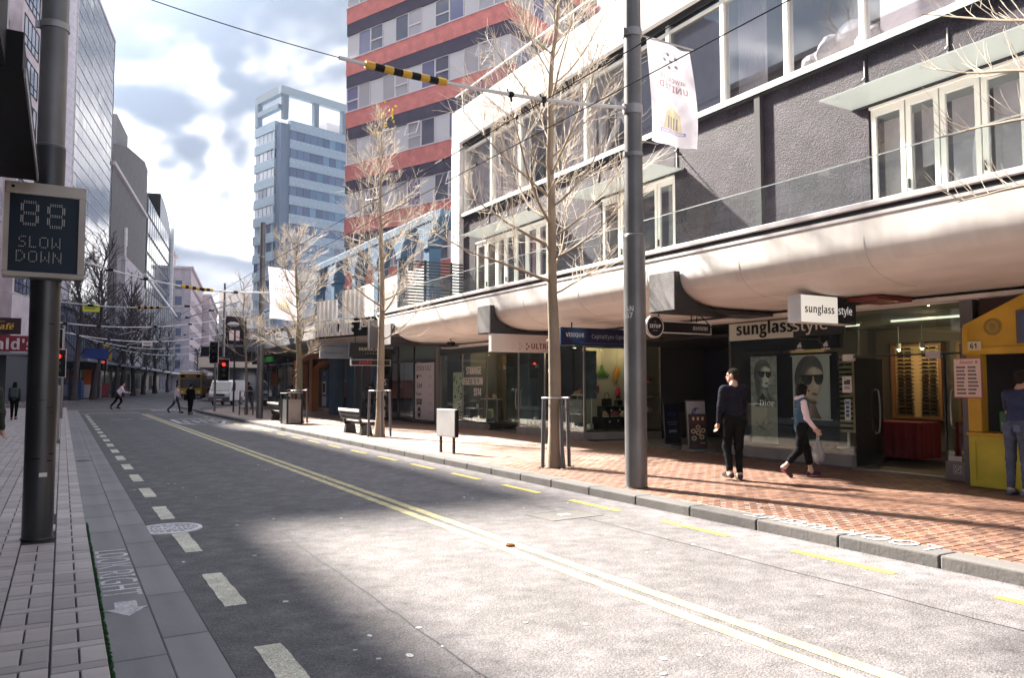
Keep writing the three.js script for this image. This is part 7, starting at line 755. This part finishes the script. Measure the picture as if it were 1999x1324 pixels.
{ // white delivery van nosing out of the cross street
  const t = thing('delivery_van', 'white delivery van with dark lower bumper nosing out of the cross street', 'van', [10.7, 0, -64.6], -0.45); const w = M(0.62, 0.60, 0.64, 0.35, { clearcoat: 0.5, map: grainTone }), gl = M(0.04, 0.05, 0.06, 0.05, { ior: 1.8 });
  const o = [[0, 0.42], [0.02, 0.95], [0.18, 1.12], [0.75, 1.86], [0.95, 1.95], [4.2, 1.97], [4.35, 1.85], [4.4, 0.42], [3.75, 0.42], [3.66, 0.66], [3.42, 0.76], [3.18, 0.66], [3.09, 0.42], [1.36, 0.42], [1.27, 0.66], [1.03, 0.76], [0.79, 0.66], [0.7, 0.42]];
  part(t, 'body', extrude(o.map(([a, b]) => [-a, b]), 1.56, 0.05).translate(0, 0, -0.78).rotateY(Math.PI / 2 + Math.PI), w);       // nose towards +z
  part(t, 'windscreen', box(-0.7, 0.7, -0.005, 0.84, -0.006, 0.012).rotateX(-0.656).translate(0, 1.18, -0.135), gl); part(t, 'bumper', rbox(-0.82, 0.82, 0.32, 0.66, -0.1, 0.12, 0.04), M(0.07, 0.075, 0.085, 0.6)); for (const s of [-1, 1]) { part(t, 'headlight', rbox(s * 0.62 - 0.15, s * 0.62 + 0.15, 0.74, 0.93, 0.02, 0.08, 0.03), M(0.8, 0.8, 0.82, 0.1)); part(t, 'side_window', extrude([[-0.35, 1.15], [-0.85, 1.8], [-1.45, 1.8], [-1.45, 1.15]].map(([a, b]) => [-a, b]), 0.014).rotateY(Math.PI / 2).translate(s * 0.842 - 0.007, 0, 0), gl); part(t, 'mirror', rbox(s * 0.98 - 0.08, s * 0.98 + 0.08, 1.2, 1.42, -0.55, -0.45, 0.03), mat.black); for (const z of [-1.03, -3.42]) wheel(t, s * 0.72, 0.32, z, 0.32, 0.2); }
  part(t, 'grille', box(-0.42, 0.42, 0.74, 0.88, 0.05, 0.065), mat.dark); part(t, 'number_plate', box(-0.25, 0.25, 0.42, 0.54, 0.121, 0.128), mat.white); part(t, 'roof_light', rbox(-0.12, 0.12, 2.02, 2.14, -1.7, -1.5, 0.02), mat.white); part(t, 'lettering', Array.from({ length: 5 }, (_, i) => box(-0.836, -0.832, 1.15, 1.5, -2.0 - i * 0.28, -2.16 - i * 0.28)), M(0.25, 0.27, 0.33, 0.6), { kind: 'stuff' });
}
// ---------- people: smooth fields over posed joints, meshed as one surface each ----------
function netMesh(f, lo, hi, cell) {                               // surface nets
  const n = [0, 1, 2].map((i) => Math.ceil((hi[i] - lo[i]) / cell) + 2), [nx, ny, nz] = n, val = new Float32Array(nx * ny * nz), id = (i, j, k) => i + nx * (j + ny * k);
  for (let k = 0; k < nz; k++) for (let j = 0; j < ny; j++) for (let i = 0; i < nx; i++) val[id(i, j, k)] = f(lo[0] + i * cell, lo[1] + j * cell, lo[2] + k * cell);
  const vid = new Int32Array(nx * ny * nz).fill(-1), pos = [], nor = [], idx = [], e = cell * 0.4;
  for (let k = 0; k < nz - 1; k++) for (let j = 0; j < ny - 1; j++) for (let i = 0; i < nx - 1; i++) {
    let c = 0, sx = 0, sy = 0, sz = 0; const v = (a, b, d) => val[id(i + a, j + b, k + d)];
    for (let a = 0; a < 2; a++) for (let b = 0; b < 2; b++) { const t = [[v(0, a, b), v(1, a, b)], [v(a, 0, b), v(a, 1, b)], [v(a, b, 0), v(a, b, 1)]]; for (let q = 0; q < 3; q++) { const [p0, p1] = t[q]; if ((p0 < 0) !== (p1 < 0)) { const u = p0 / (p0 - p1); c++; if (q === 0) { sx += u; sy += a; sz += b; } else if (q === 1) { sx += a; sy += u; sz += b; } else { sx += a; sy += b; sz += u; } } } }
    if (!c) continue; const x = lo[0] + (i + sx / c) * cell, y = lo[1] + (j + sy / c) * cell, z = lo[2] + (k + sz / c) * cell;
    vid[id(i, j, k)] = pos.length / 3; pos.push(x, y, z); const g = V(f(x + e, y, z) - f(x - e, y, z), f(x, y + e, z) - f(x, y - e, z), f(x, y, z + e) - f(x, y, z - e)).normalize(); nor.push(g.x, g.y, g.z);
  }
  const quad = (a, b, c, d, s) => { if (a < 0 || b < 0 || c < 0 || d < 0) return; s ? idx.push(a, b, c, a, c, d) : idx.push(a, c, b, a, d, c); };
  for (let k = 1; k < nz - 1; k++) for (let j = 1; j < ny - 1; j++) for (let i = 1; i < nx - 1; i++) {
    const s = val[id(i, j, k)] < 0;
    if (s !== val[id(i + 1, j, k)] < 0) quad(vid[id(i, j - 1, k - 1)], vid[id(i, j, k - 1)], vid[id(i, j, k)], vid[id(i, j - 1, k)], s);
    if (s !== val[id(i, j + 1, k)] < 0) quad(vid[id(i - 1, j, k - 1)], vid[id(i - 1, j, k)], vid[id(i, j, k)], vid[id(i, j, k - 1)], s);
    if (s !== val[id(i, j, k + 1)] < 0) quad(vid[id(i - 1, j - 1, k)], vid[id(i, j - 1, k)], vid[id(i, j, k)], vid[id(i - 1, j, k)], s);
  }
  const g = new THREE.BufferGeometry(); g.setAttribute('position', new THREE.Float32BufferAttribute(pos, 3)); g.setAttribute('normal', new THREE.Float32BufferAttribute(nor, 3)); g.setIndex(idx); return g;
}
const cap = (a, b, ra, rb, fl = 1) => ({ a, b, ra, rb, fl });         // tapered capsule; fl flattens front to back
const ell = (c, r, ry = 0) => ({ c, r, cs: Math.cos(ry), sn: Math.sin(ry) });
function dist(p, x, y, z) {
  if (p.c) { const X = x - p.c.x, Y = y - p.c.y, Z = z - p.c.z, u = X * p.cs - Z * p.sn, w = X * p.sn + Z * p.cs, a = u / p.r[0], b = Y / p.r[1], c = w / p.r[2], k = Math.sqrt(a * a + b * b + c * c); return (k - 1) * Math.min(...p.r) * (k > 1 ? 1 : 1); }
  const bx = p.b.x - p.a.x, by = p.b.y - p.a.y, bz = p.b.z - p.a.z, px = x - p.a.x, py = y - p.a.y, pz = z - p.a.z, t = Math.min(1, Math.max(0, (px * bx + py * by + pz * bz) / (bx * bx + by * by + bz * bz + 1e-9))); return Math.hypot(px - bx * t, py - by * t, (pz - bz * t) / p.fl) - lerp(p.ra, p.rb, t);
}
const smin = (a, b, k) => { const h = Math.max(k - Math.abs(a - b), 0) / k; return Math.min(a, b) - h * h * k * 0.25; };
const field = (prims, k) => (x, y, z) => { let d = 9; for (const p of prims) d = smin(d, dist(p, x, y, z), k); return d; };
function meshOf(prims, k, cell, fn) { const lo = [9, 9, 9], hi = [-9, -9, -9]; for (const p of prims) { const q = p.c ? [[p.c, Math.max(...p.r)]] : [[p.a, p.ra], [p.b, p.rb]]; for (const [v, r] of q) ['x', 'y', 'z'].forEach((c, i) => { lo[i] = Math.min(lo[i], v[c] - r - 2.5 * cell); hi[i] = Math.max(hi[i], v[c] + r + 2.5 * cell); }); } const f0 = field(prims, k); return netMesh(fn ? (x, y, z) => fn(f0(x, y, z), x, y, z) : f0, lo, hi, cell); }
const skinM = M(0.52, 0.31, 0.225, 0.6), skinF = M(0.55, 0.34, 0.25, 0.55);
// o: height, lean, per side legs [thigh, shin, spread], arms [upper, fore, out, inward], head turn and tilt; angles in radians, forwards positive
function person(label, pos, turn, o) {
  const t = thing('person', label, 'person', pos, turn, o.group), H = o.H, s = H / 1.75, cell = o.cell ?? 0.014, sk = o.skin || skinM;
  const hipY = 0.53 * H, ln = o.lean || 0, up = (d, y, z = 0) => V(d, hipY + Math.cos(ln) * y - Math.sin(ln) * z, Math.sin(ln) * y + Math.cos(ln) * z);
  const pel = up(0, 0.03 * s), waist = up(0, 0.17 * s), chest = up(0, 0.36 * s, 0.012), neck = up(0, 0.52 * s, -0.005), head = up(0, 0.665 * s, 0.03 + (o.headFwd || 0)), J = {};
  for (const [S, i] of [[1, 0], [-1, 1]]) {                         // 0 = left (+x), 1 = right (-x)
    const [th, sh, sp] = o.legs[i], hip = up(S * 0.088 * s, -0.01 * s), d1 = V(S * sp, -Math.cos(th), Math.sin(th)).normalize(), knee = hip.clone().addScaledVector(d1, 0.245 * H), d2 = V(S * sp * 0.4, -Math.cos(sh), Math.sin(sh)).normalize(), ank = knee.clone().addScaledVector(d2, 0.235 * H), fp = o.feet?.[i] ?? 0, fd = V(S * 0.18, -Math.sin(fp), Math.cos(fp)).normalize();
    const [ua, fa, out, inn] = o.arms[i], shd = up(S * (o.broad || 0.172) * s, 0.458 * s), e1 = V(S * out, -Math.cos(ua), Math.sin(ua)).normalize(), elb = shd.clone().addScaledVector(e1, 0.165 * H), e2 = V(S * (out - inn), -Math.cos(fa), Math.sin(fa)).normalize(), wr = elb.clone().addScaledVector(e2, 0.145 * H);
    J[i] = { S, hip, knee, ank, fd, shd, elb, wr, e2, toe: ank.clone().addScaledVector(fd, 0.16 * s).add(V(0, -0.055 * s * Math.cos(fp), 0)), heel: ank.clone().addScaledVector(fd, -0.045 * s).add(V(0, -0.05 * s, 0)) };
  }
  const low = Math.min(...[0, 1].flatMap((i) => [J[i].toe.y, J[i].heel.y])) - 0.036 * s, dy = o.seat ? o.seat - hipY + 0.1 : -low; const moved = new Set(); for (const v of [pel, waist, chest, neck, head, ...[0, 1].flatMap((i) => { const { hip, knee, ank, shd, elb, wr, toe, heel } = J[i]; return [hip, knee, ank, shd, elb, wr, toe, heel]; })]) if (!moved.has(v)) { v.y += dy; moved.add(v); }
  const hy = o.headTurn || 0, hd = (x, y, z) => V(head.x + (x * Math.cos(hy) + z * Math.sin(hy)) * s, head.y + y * s - (o.headTilt || 0) * z * s, head.z + (-x * Math.sin(hy) + z * Math.cos(hy)) * s), he = (x, y, z, r) => ell(hd(x, y, z), r.map((q) => q * s), hy);
  // skin: one body
  const b = []; b.push(cap(pel, waist, 0.115 * s, 0.105 * s, 0.8), cap(waist, chest, 0.105 * s, 0.125 * s, 0.75), cap(J[0].shd, J[1].shd, 0.036 * s, 0.036 * s), cap(chest, neck, 0.09 * s, 0.055 * s, 0.85), cap(neck, hd(0, -0.04, -0.01), 0.052 * s, 0.05 * s));
  for (const i of [0, 1]) { const j = J[i]; b.push(cap(j.hip, j.knee, 0.078 * s, 0.05 * s), cap(j.knee, j.ank, 0.052 * s, 0.034 * s), cap(j.shd, j.elb, 0.037 * s, 0.033 * s), cap(j.elb, j.wr, 0.037 * s, 0.025 * s), cap(j.heel, j.toe, 0.03 * s, 0.03 * s), cap(j.ank, j.heel, 0.036 * s, 0.03 * s)); }
  const hp = [he(0, 0.03, -0.012, [0.074, 0.088, 0.094]), he(0, -0.045, 0.022, [0.056, 0.07, 0.066]), cap(hd(0, 0.01, 0.082), hd(0, -0.022, 0.102), 0.010 * s, 0.014 * s), he(0.076, -0.005, -0.008, [0.012, 0.032, 0.02]), he(-0.076, -0.005, -0.008, [0.012, 0.032, 0.02]), cap(hd(-0.02, -0.062, 0.078), hd(0.02, -0.062, 0.078), 0.010 * s, 0.010 * s), he(0, -0.1, 0.05, [0.024, 0.02, 0.022]), cap(hd(-0.035, 0.028, 0.072), hd(0.035, 0.028, 0.072), 0.012 * s, 0.012 * s), cap(neck, hd(0, -0.04, -0.01), 0.05 * s, 0.05 * s)];
  const geos = [meshOf(b, 0.05 * s, cell), meshOf(hp, 0.018 * s, Math.max(0.006, cell * 0.5), (d, x, y, z) => { for (const k of [-1, 1]) { const c = hd(k * 0.031, 0.004, 0.092); d = Math.max(d, -(Math.hypot(x - c.x, y - c.y, z - c.z) - 0.014 * s)); } return d; })];
  for (const i of [0, 1]) {                                        // hands: palm, four bent fingers, thumb from the side
    const { wr, e2, S } = J[i], f = e2.clone(), side = V(0, 0, 1).sub(f.clone().multiplyScalar(f.z)).normalize(), nrm = f.clone().cross(side).multiplyScalar(S), P = (l, w, n) => wr.clone().addScaledVector(f, l * s).addScaledVector(side, w * s).addScaledVector(nrm, n * s), c = o.grip?.[i] ?? 0.35, hn = [cap(P(0.005, 0, 0), P(0.07, 0.004, 0), 0.026 * s, 0.03 * s), cap(P(0.05, 0.022, 0), P(0.085, 0.026, 0), 0.016 * s, 0.014 * s), cap(P(0.05, -0.02, 0), P(0.082, -0.024, 0), 0.015 * s, 0.013 * s)];
    [[0.028, 0.072], [0.009, 0.082], [-0.01, 0.076], [-0.027, 0.06]].forEach(([w, L]) => { const p0 = P(0.085, w, 0), p1 = P(0.085 + L * 0.5 * Math.cos(c), w * 1.1, -L * 0.5 * Math.sin(c)), p2 = P(0.085 + L * 0.5 * Math.cos(c) + L * 0.5 * Math.cos(c * 2.6), w * 1.1, -L * 0.5 * Math.sin(c) - L * 0.5 * Math.sin(c * 2.6)); hn.push(cap(p0, p1, 0.0098 * s, 0.009 * s), cap(p1, p2, 0.009 * s, 0.0075 * s)); }); hn.push(cap(P(0.03, 0.025, -0.004), P(0.062, 0.05, -0.015), 0.013 * s, 0.0105 * s), cap(P(0.062, 0.05, -0.015), P(0.092, 0.052, -0.025), 0.0105 * s, 0.0085 * s));
    if (cell < 0.02) geos.push(meshOf(hn, 0.006 * s, 0.0045)); else geos.push(meshOf(hn, 0.01 * s, 0.009));
  }
  part(t, 'body', geos, sk);
  // clothes
  const fold = (d, x, y, z, k = 1) => { if (Math.abs(d) > 0.06) return d; const u = x * 0.8 + z * 0.6, a = fbm(u * 7 + y * 3 + 4, y * 13 + z * 4, 3, 3) - 0.5, b = Math.abs(fbm(u * 11 - y * 6 + 9, y * 16 + x * 5, 13, 2) - 0.5); return d - k * (0.020 * a - 0.024 * Math.max(0, 0.16 - b)); };
  const wide = o.wide || 1, tp = [cap(pel.clone().add(V(0, (o.hem ?? 0) * s, 0)), waist, 0.133 * s * wide, 0.128 * s * wide, 0.82), cap(waist, chest, 0.128 * s * wide, 0.148 * s * wide, 0.76), cap(chest, neck.clone().lerp(chest, 0.25), 0.135 * s, 0.075 * s, 0.8), cap(J[0].shd.clone().lerp(J[1].shd, 0.12), J[1].shd.clone().lerp(J[0].shd, 0.12), 0.068 * s, 0.068 * s)];
  const sleeves = []; for (const i of [0, 1]) { const j = J[i]; if (o.sleeve === 0) continue; const end = o.short ? j.shd.clone().lerp(j.elb, 0.75) : j.elb; sleeves.push(cap(j.shd, end, 0.066 * s, (o.short ? 0.062 : 0.052) * s)); if (!o.short) sleeves.push(cap(j.elb, j.elb.clone().lerp(j.wr, 0.93), 0.052 * s, 0.039 * s)); }
  const cut = (d, x, y, z) => Math.max(d, -(Math.hypot(x - head.x, (y - head.y - 0.0) * 0.9, z - head.z) - 0.132 * s));
  if (o.vest) { part(t, 'sleeves', meshOf(sleeves.concat(tp.map((p) => ({ ...p, ra: p.ra * 0.9, rb: p.rb * 0.9 }))), 0.04 * s, cell, (d, x, y, z) => cut(fold(d, x, y, z), x, y, z)), o.vest); part(t, 'vest', meshOf(tp.map((p) => ({ ...p, ra: p.ra + 0.014, rb: p.rb + 0.014 })), 0.05 * s, cell, (d, x, y, z) => cut(d - 0.004 * Math.sin(y * 95), x, y, z)), o.top); part(t, 'hood', new THREE.TorusGeometry(0.08 * s, 0.03 * s, 8, 20).rotateX(Math.PI / 2 - 0.4).translate(neck.x, neck.y + 0.035 * s, neck.z - 0.02), o.vest); }
  else part(t, 'top', meshOf(tp.concat(sleeves), 0.045 * s, cell, (d, x, y, z) => cut(fold(d, x, y, z), x, y, z)), o.top);
  const lg = [cap(J[0].hip, J[1].hip, 0.098 * s, 0.098 * s, 0.98), cap(pel, waist.clone().lerp(pel, 0.45), 0.122 * s, 0.122 * s, 0.84)]; for (const i of [0, 1]) { const j = J[i]; const ke = o.crop ? 0.62 : 0.97; lg.push(cap(j.hip, j.knee, 0.094 * s * (o.baggy || 1), 0.066 * s * (o.baggy || 1)), cap(j.knee, j.knee.clone().lerp(j.ank, ke), 0.066 * s * (o.baggy || 1), (o.crop ? 0.058 : 0.05) * s * (o.baggy || 1))); }
  part(t, 'trousers', meshOf(lg, 0.035 * s, cell, (d, x, y, z) => fold(d, x, y, z, 0.9)), o.legsMat);
  for (const i of [0, 1]) { const j = J[i], sh = [cap(j.heel, j.toe, 0.04 * s, 0.036 * s), cap(j.ank.clone().lerp(j.heel, 0.3), j.heel, 0.042 * s, 0.04 * s), cap(j.ank.clone().lerp(j.toe, 0.3), j.toe, 0.036 * s, 0.032 * s)]; const m = part(t, 'shoe', meshOf(sh, 0.02 * s, cell * 0.7), o.shoe || mat.black); if (o.sole) { const d = V(0, -0.03 * s, 0); part(m, 'sole', meshOf([cap(j.heel.clone().add(d), j.toe.clone().add(d), 0.022 * s, 0.022 * s), cap(j.heel.clone().add(d), j.heel.clone().lerp(j.toe, 0.6).add(d), 0.03 * s, 0.024 * s)], 0.01, cell * 0.7), o.sole); } }
  // hair and face
  const hr = o.hair === 'bob' ? [he(0, 0.035, -0.02, [0.088, 0.098, 0.104]), he(0, -0.04, -0.055, [0.09, 0.095, 0.065]), he(0.062, -0.03, -0.015, [0.03, 0.085, 0.055]), he(-0.062, -0.03, -0.015, [0.03, 0.085, 0.055])] : o.hair === 'long' ? [he(0, 0.035, -0.02, [0.09, 0.1, 0.106]), he(0, -0.1, -0.07, [0.1, 0.16, 0.06])] : [he(0, 0.042, -0.022, [0.079, 0.086, 0.098]), he(0, -0.005, -0.055, [0.068, 0.07, 0.06])];
  part(t, 'hair', meshOf(hr, 0.02 * s, Math.max(0.006, cell * 0.5), (d, x, y, z) => { const c = hd(0, -0.03, 0.105), c2 = hd(0, 0.03, 0.125); d -= 0.010 * (fbm(x * 95 + z * 30, y * 45 + z * 60, 9, 3) - 0.5); d = Math.max(d, -(Math.hypot((x - c.x), (y - c.y) * 0.75, (z - c.z)) - 0.085 * s)); return Math.max(d, -(Math.hypot(x - c2.x, y - c2.y, z - c2.z) - 0.062 * s)); }), o.hairMat || mat.black);
  if (cell < 0.02) for (const k of [-1, 1]) { const c = hd(k * 0.031, 0.006, 0.076); const e = part(t, 'eye', ball(c.x, c.y, c.z, 0.012 * s, 0.009 * s, 0.009 * s, 8, 6), mat.white); const q = hd(k * 0.031, 0.006, 0.084); part(e, 'iris', ball(q.x, q.y, q.z, 0.005 * s, 0.005 * s, 0.003 * s, 6, 5), mat.black); }
  if (o.glasses) { const gl = []; for (const k of [-1, 1]) gl.push(netMesh(((p) => (x, y, z) => dist(p, x, y, z))(he(k * 0.034, 0.006, 0.092, [0.031, 0.022, 0.012])), [head.x - 0.16, head.y - 0.1, head.z - 0.16], [head.x + 0.16, head.y + 0.1, head.z + 0.16], 0.007)); gl.push(stick(hd(0.064, 0.012, 0.085).toArray(), hd(0.08, 0.012, -0.01).toArray(), 0.005), stick(hd(-0.064, 0.012, 0.085).toArray(), hd(-0.08, 0.012, -0.01).toArray(), 0.005)); part(t, 'sunglasses', gl, mat.black); }
  o.extra?.(t, J, { pel, waist, chest, neck, head, s, hd }); return t;
}
const blackCloth = M(0.0085, 0.0085, 0.010, 0.95, { specularIntensity: 0.12 }), navyCloth = M(0.016, 0.016, 0.026, 0.95, { specularIntensity: 0.15 }), hairDk = M(0.022, 0.016, 0.013, 0.9, { specularIntensity: 0.15 }), pinkW = M(0.66, 0.58, 0.62, 0.85);
person('man in black shirt and trousers seen from behind near the sunglasses window', [9.38, 0.121, -9.1], Math.PI - 0.42, { H: 1.80, lean: 0.02, legs: [[0.20, -0.30, 0.02], [0.02, -0.10, -0.05]], feet: [0.0, 0.1], arms: [[0.10, 0.30, 0.12, 0.08], [0.40, 1.30, 0.06, 1.15]], headTurn: 0.85, top: navyCloth, legsMat: blackCloth, hairMat: hairDk, shoe: M(0.02, 0.02, 0.022, 0.3), hem: 0.03, cell: 0.011,
  extra: (t, J, k) => { part(t, 'belt', new THREE.TorusGeometry(0.128 * k.s, 0.012, 6, 30).rotateX(Math.PI / 2).scale(1, 1.4, 0.86).translate(k.pel.x, k.pel.y + 0.03, k.pel.z), mat.black); const w = J[1].wr.clone().addScaledVector(J[1].e2, 0.1); part(t, 'paper', rbox(-0.045, 0.045, -0.07, 0.07, -0.006, 0.006, 0.004, 1).rotateX(0.5).translate(w.x, w.y + 0.03, w.z + 0.02), mat.white); } });
person('woman in blue padded vest and dark glasses walking right with a plastic bag', [10.66, 0.121, -8.86], 0.98, { H: 1.56, lean: 0.03, broad: 0.15, legs: [[0.30, 0.16, 0.01], [-0.16, -0.72, 0.01]], feet: [0.0, 0.85], arms: [[0.42, 0.62, 0.10, 0.02], [0.12, 0.62, 0.12, 0.08]], headTilt: 0.1, vest: M(0.80, 0.68, 0.73, 0.85), top: M(0.025, 0.085, 0.155, 0.7), legsMat: blackCloth, crop: true, baggy: 1.12, hem: -0.03, hair: 'bob', hairMat: M(0.010, 0.009, 0.010, 0.8, { specularIntensity: 0.25 }), skin: skinF, shoe: M(0.05, 0.012, 0.03, 0.7), sole: M(0.6, 0.25, 0.36, 0.7), glasses: true, cell: 0.011, grip: [0.9, 0.4] });
{ const a = 0.98, q = V(10.66, 0, -8.86).add(V(Math.sin(a) * 0.34 + Math.cos(a) * 0.22, 0, Math.cos(a) * 0.34 - Math.sin(a) * 0.22)); const t = thing('plastic_bag', 'translucent grey plastic bag hanging from the hand of the woman in the vest', 'bag', [q.x, 0.30, q.z], a + 0.3); const g = new THREE.SphereGeometry(1, 28, 22), p = g.attributes.position; for (let i = 0; i < p.count; i++) { const y = p.getY(i), k = y > 0 ? 1 - 0.72 * y : 1, n = 1 + 0.28 * (fbm(p.getX(i) * 3 + 5, y * 3 + p.getZ(i) * 2, 8, 4) - 0.5); p.setXYZ(i, p.getX(i) * 0.135 * k * n, y * 0.23 * (y > 0 ? 1.15 : 0.85), p.getZ(i) * 0.075 * k * n); } g.computeVertexNormals(); part(t, 'bag', g.translate(0, 0.2, 0), M(0.5, 0.52, 0.54, 0.35, { transmission: 0.4, thickness: 0 })); part(t, 'handle', [tube([[-0.03, 0.42, 0], [-0.015, 0.52, 0], [0.015, 0.52, 0], [0.03, 0.42, 0]], 0.008, 14)], M(0.5, 0.52, 0.54, 0.4)); part(t, 'contents', [rbox(-0.09, 0.05, 0.03, 0.18, -0.04, 0.04, 0.02), ball(0.05, 0.08, 0, 0.05, 0.06, 0.04)], M(0.12, 0.16, 0.24, 0.7)); }
person('man in a navy T-shirt and faded jeans leaning at the kiosk counter', [11.42, 0.121, -5.86], Math.PI / 2 - 0.05, { H: 1.76, lean: 0.2, legs: [[0.08, -0.02, 0.06], [-0.02, -0.06, 0.05]], arms: [[0.5, 1.5, 0.22, 0.1], [0.5, 1.4, 0.2, 0.1]], short: true, top: M(0.018, 0.028, 0.085, 0.85), legsMat: M(0.13, 0.17, 0.28, 0.9, { map: speckTone }), hairMat: hairDk, shoe: M(0.10, 0.13, 0.2, 0.7), headTilt: 0.25, cell: 0.013, hem: -0.04, extra: (t, J, k) => part(t, 'pocket_stitch', [box(-0.11, -0.02, -0.09, -0.0, -0.125, -0.118).translate(k.pel.x, k.pel.y, k.pel.z)], M(0.10, 0.13, 0.22, 0.9)) });
person('man in white shirt and dark trousers running across the far crossing', [3.25, 0.0, -57.6], 1.35, { H: 1.9, lean: 0.32, legs: [[0.35, -0.6, 0.02], [-0.4, -0.7, 0.02]], feet: [0.2, 0.9], arms: [[0.3, 1.4, 0.12, 0.2], [-0.7, 0.5, 0.2, 0.1]], top: M(0.72, 0.64, 0.72, 0.85), legsMat: blackCloth, hairMat: hairDk, cell: 0.022 });
person('man in a pale pink shirt crossing the road beside the one in a dark suit', [5.75, 0.0, -49.0], 1.2, { H: 1.72, lean: 0.08, legs: [[0.3, 0.2, 0], [-0.35, -0.8, 0]], feet: [0, 0.8], arms: [[0.2, 0.5, 0.08, 0], [-0.2, 0, 0.08, 0]], top: pinkW, legsMat: M(0.04, 0.045, 0.07, 0.85), hairMat: hairDk, cell: 0.022 });
person('person in a dark suit with a shoulder bag, right of the pink shirt', [6.15, 0.0, -46.2], 2.6, { H: 1.72, legs: [[0.16, -0.02, 0.03], [-0.16, -0.3, 0.03]], arms: [[0.1, 0.3, 0.1, 0], [0, 0.2, 0.1, 0]], top: blackCloth, wide: 1.12, legsMat: blackCloth, hairMat: hairDk, cell: 0.022, hem: -0.08, extra: (t, J, k) => part(t, 'shoulder_bag', rbox(0.16, 0.3, 0, 0.32, -0.16, 0.16, 0.04).translate(k.pel.x, k.pel.y - 0.16, k.pel.z - 0.05), mat.black) });
person('man in a dark green coat, cut off by the left edge', [-0.98, 0.121, -13.5], Math.PI + 0.05, { H: 1.8, legs: [[0.2, 0.05, 0.02], [-0.2, -0.4, 0.02]], arms: [[-0.1, 0.1, 0.12, 0.05], [0.06, 0.2, 0.14, 0.05]], top: M(0.028, 0.034, 0.026, 0.9), wide: 1.15, legsMat: M(0.03, 0.025, 0.045, 0.9), hairMat: hairDk, hem: -0.1 });
person('woman with long dark hair and a backpack walking away by the red burger sign', [-1.78, 0.121, -40], Math.PI - 0.1, { H: 1.66, legs: [[0.15, 0, 0.02], [-0.2, -0.4, 0.02]], arms: [[0.1, 0.3, 0.1, 0], [-0.1, 0.1, 0.1, 0]], top: M(0.03, 0.04, 0.038, 0.9), wide: 1.1, legsMat: blackCloth, hair: 'long', hairMat: hairDk, cell: 0.022, extra: (t, J, k) => part(t, 'backpack', rbox(-0.15, 0.15, -0.2, 0.2, -0.32, -0.12, 0.06).translate(k.chest.x, k.chest.y - 0.04, k.chest.z), M(0.06, 0.08, 0.085, 0.8)) });
person('person in a long dark coat standing by the jeans shop beyond the bench', [10.75, 0.121, -30.2], 2.2, { H: 1.68, lean: 0.16, legs: [[0.14, -0.02, 0.03], [-0.1, -0.25, 0.03]], arms: [[0.15, 0.4, 0.12, 0], [0.1, 0.3, 0.12, 0]], top: M(0.014, 0.016, 0.026, 0.85), wide: 1.15, hem: -0.25, legsMat: blackCloth, hair: 'bob', hairMat: hairDk, cell: 0.02, headFwd: 0.04 });
person('man in black reading on the distant bench by the rubbish bin', [8.18, 0.121, -33.3], 0.9, { H: 1.76, lean: 0.2, seat: 0.44, legs: [[1.35, 0.1, 0.08], [1.35, 0.05, 0.08]], arms: [[0.5, 1.3, 0.12, 0.3], [0.5, 1.3, 0.12, 0.3]], top: blackCloth, legsMat: blackCloth, hairMat: hairDk, headTilt: 0.35, cell: 0.02, extra: (t, J, k) => { const w = J[0].wr.clone().lerp(J[1].wr, 0.5); part(t, 'book', rbox(-0.14, 0.14, 0, 0.02, -0.09, 0.09, 0.005, 1).rotateX(-0.5).translate(w.x, w.y + 0.04, w.z + 0.1), mat.white); } });
person('person in dark clothes walking away at the far right corner between pole and sapling', [10.1, 0.121, -50.5], Math.PI + 0.4, { H: 1.72, legs: [[0.2, 0.05, 0.02], [-0.2, -0.4, 0.02]], arms: [[0.1, 0.2, 0.1, 0], [-0.1, 0.1, 0.1, 0]], top: M(0.03, 0.033, 0.045, 0.9), legsMat: M(0.05, 0.06, 0.09, 0.9), hairMat: hairDk, cell: 0.024 });
{ // small distant walkers on the far left pavement
  const mk = (lb, q, turn, top, H) => person(lb, [q.x, 0.131, q.z], turn, { H, legs: [[0.2, 0.05, 0.02], [-0.2, -0.4, 0.02]], arms: [[0.1, 0.2, 0.1, 0], [-0.1, 0.1, 0.1, 0]], top, legsMat: blackCloth, hairMat: hairDk, cell: 0.032, group: 'small figures walking on the far left pavement' });
  const lb = 'small dark figure walking on the shaded pavement far up the street'; [[66, -0.6, 0.4], [70, -0.9, 3.4], [78, -0.5, 3.1], [84, -1.1, 0.2], [90, -0.4, 3.3], [58, -0.8, 2.9]].forEach(([u, v, tn], i) => mk(lb, far(u, v), tn, [blackCloth, M(0.05, 0.05, 0.07, 0.9), M(0.12, 0.03, 0.035, 0.9)][i % 3], 1.66 + (i % 3) * 0.06));
}
renderer.render(scene, camera);
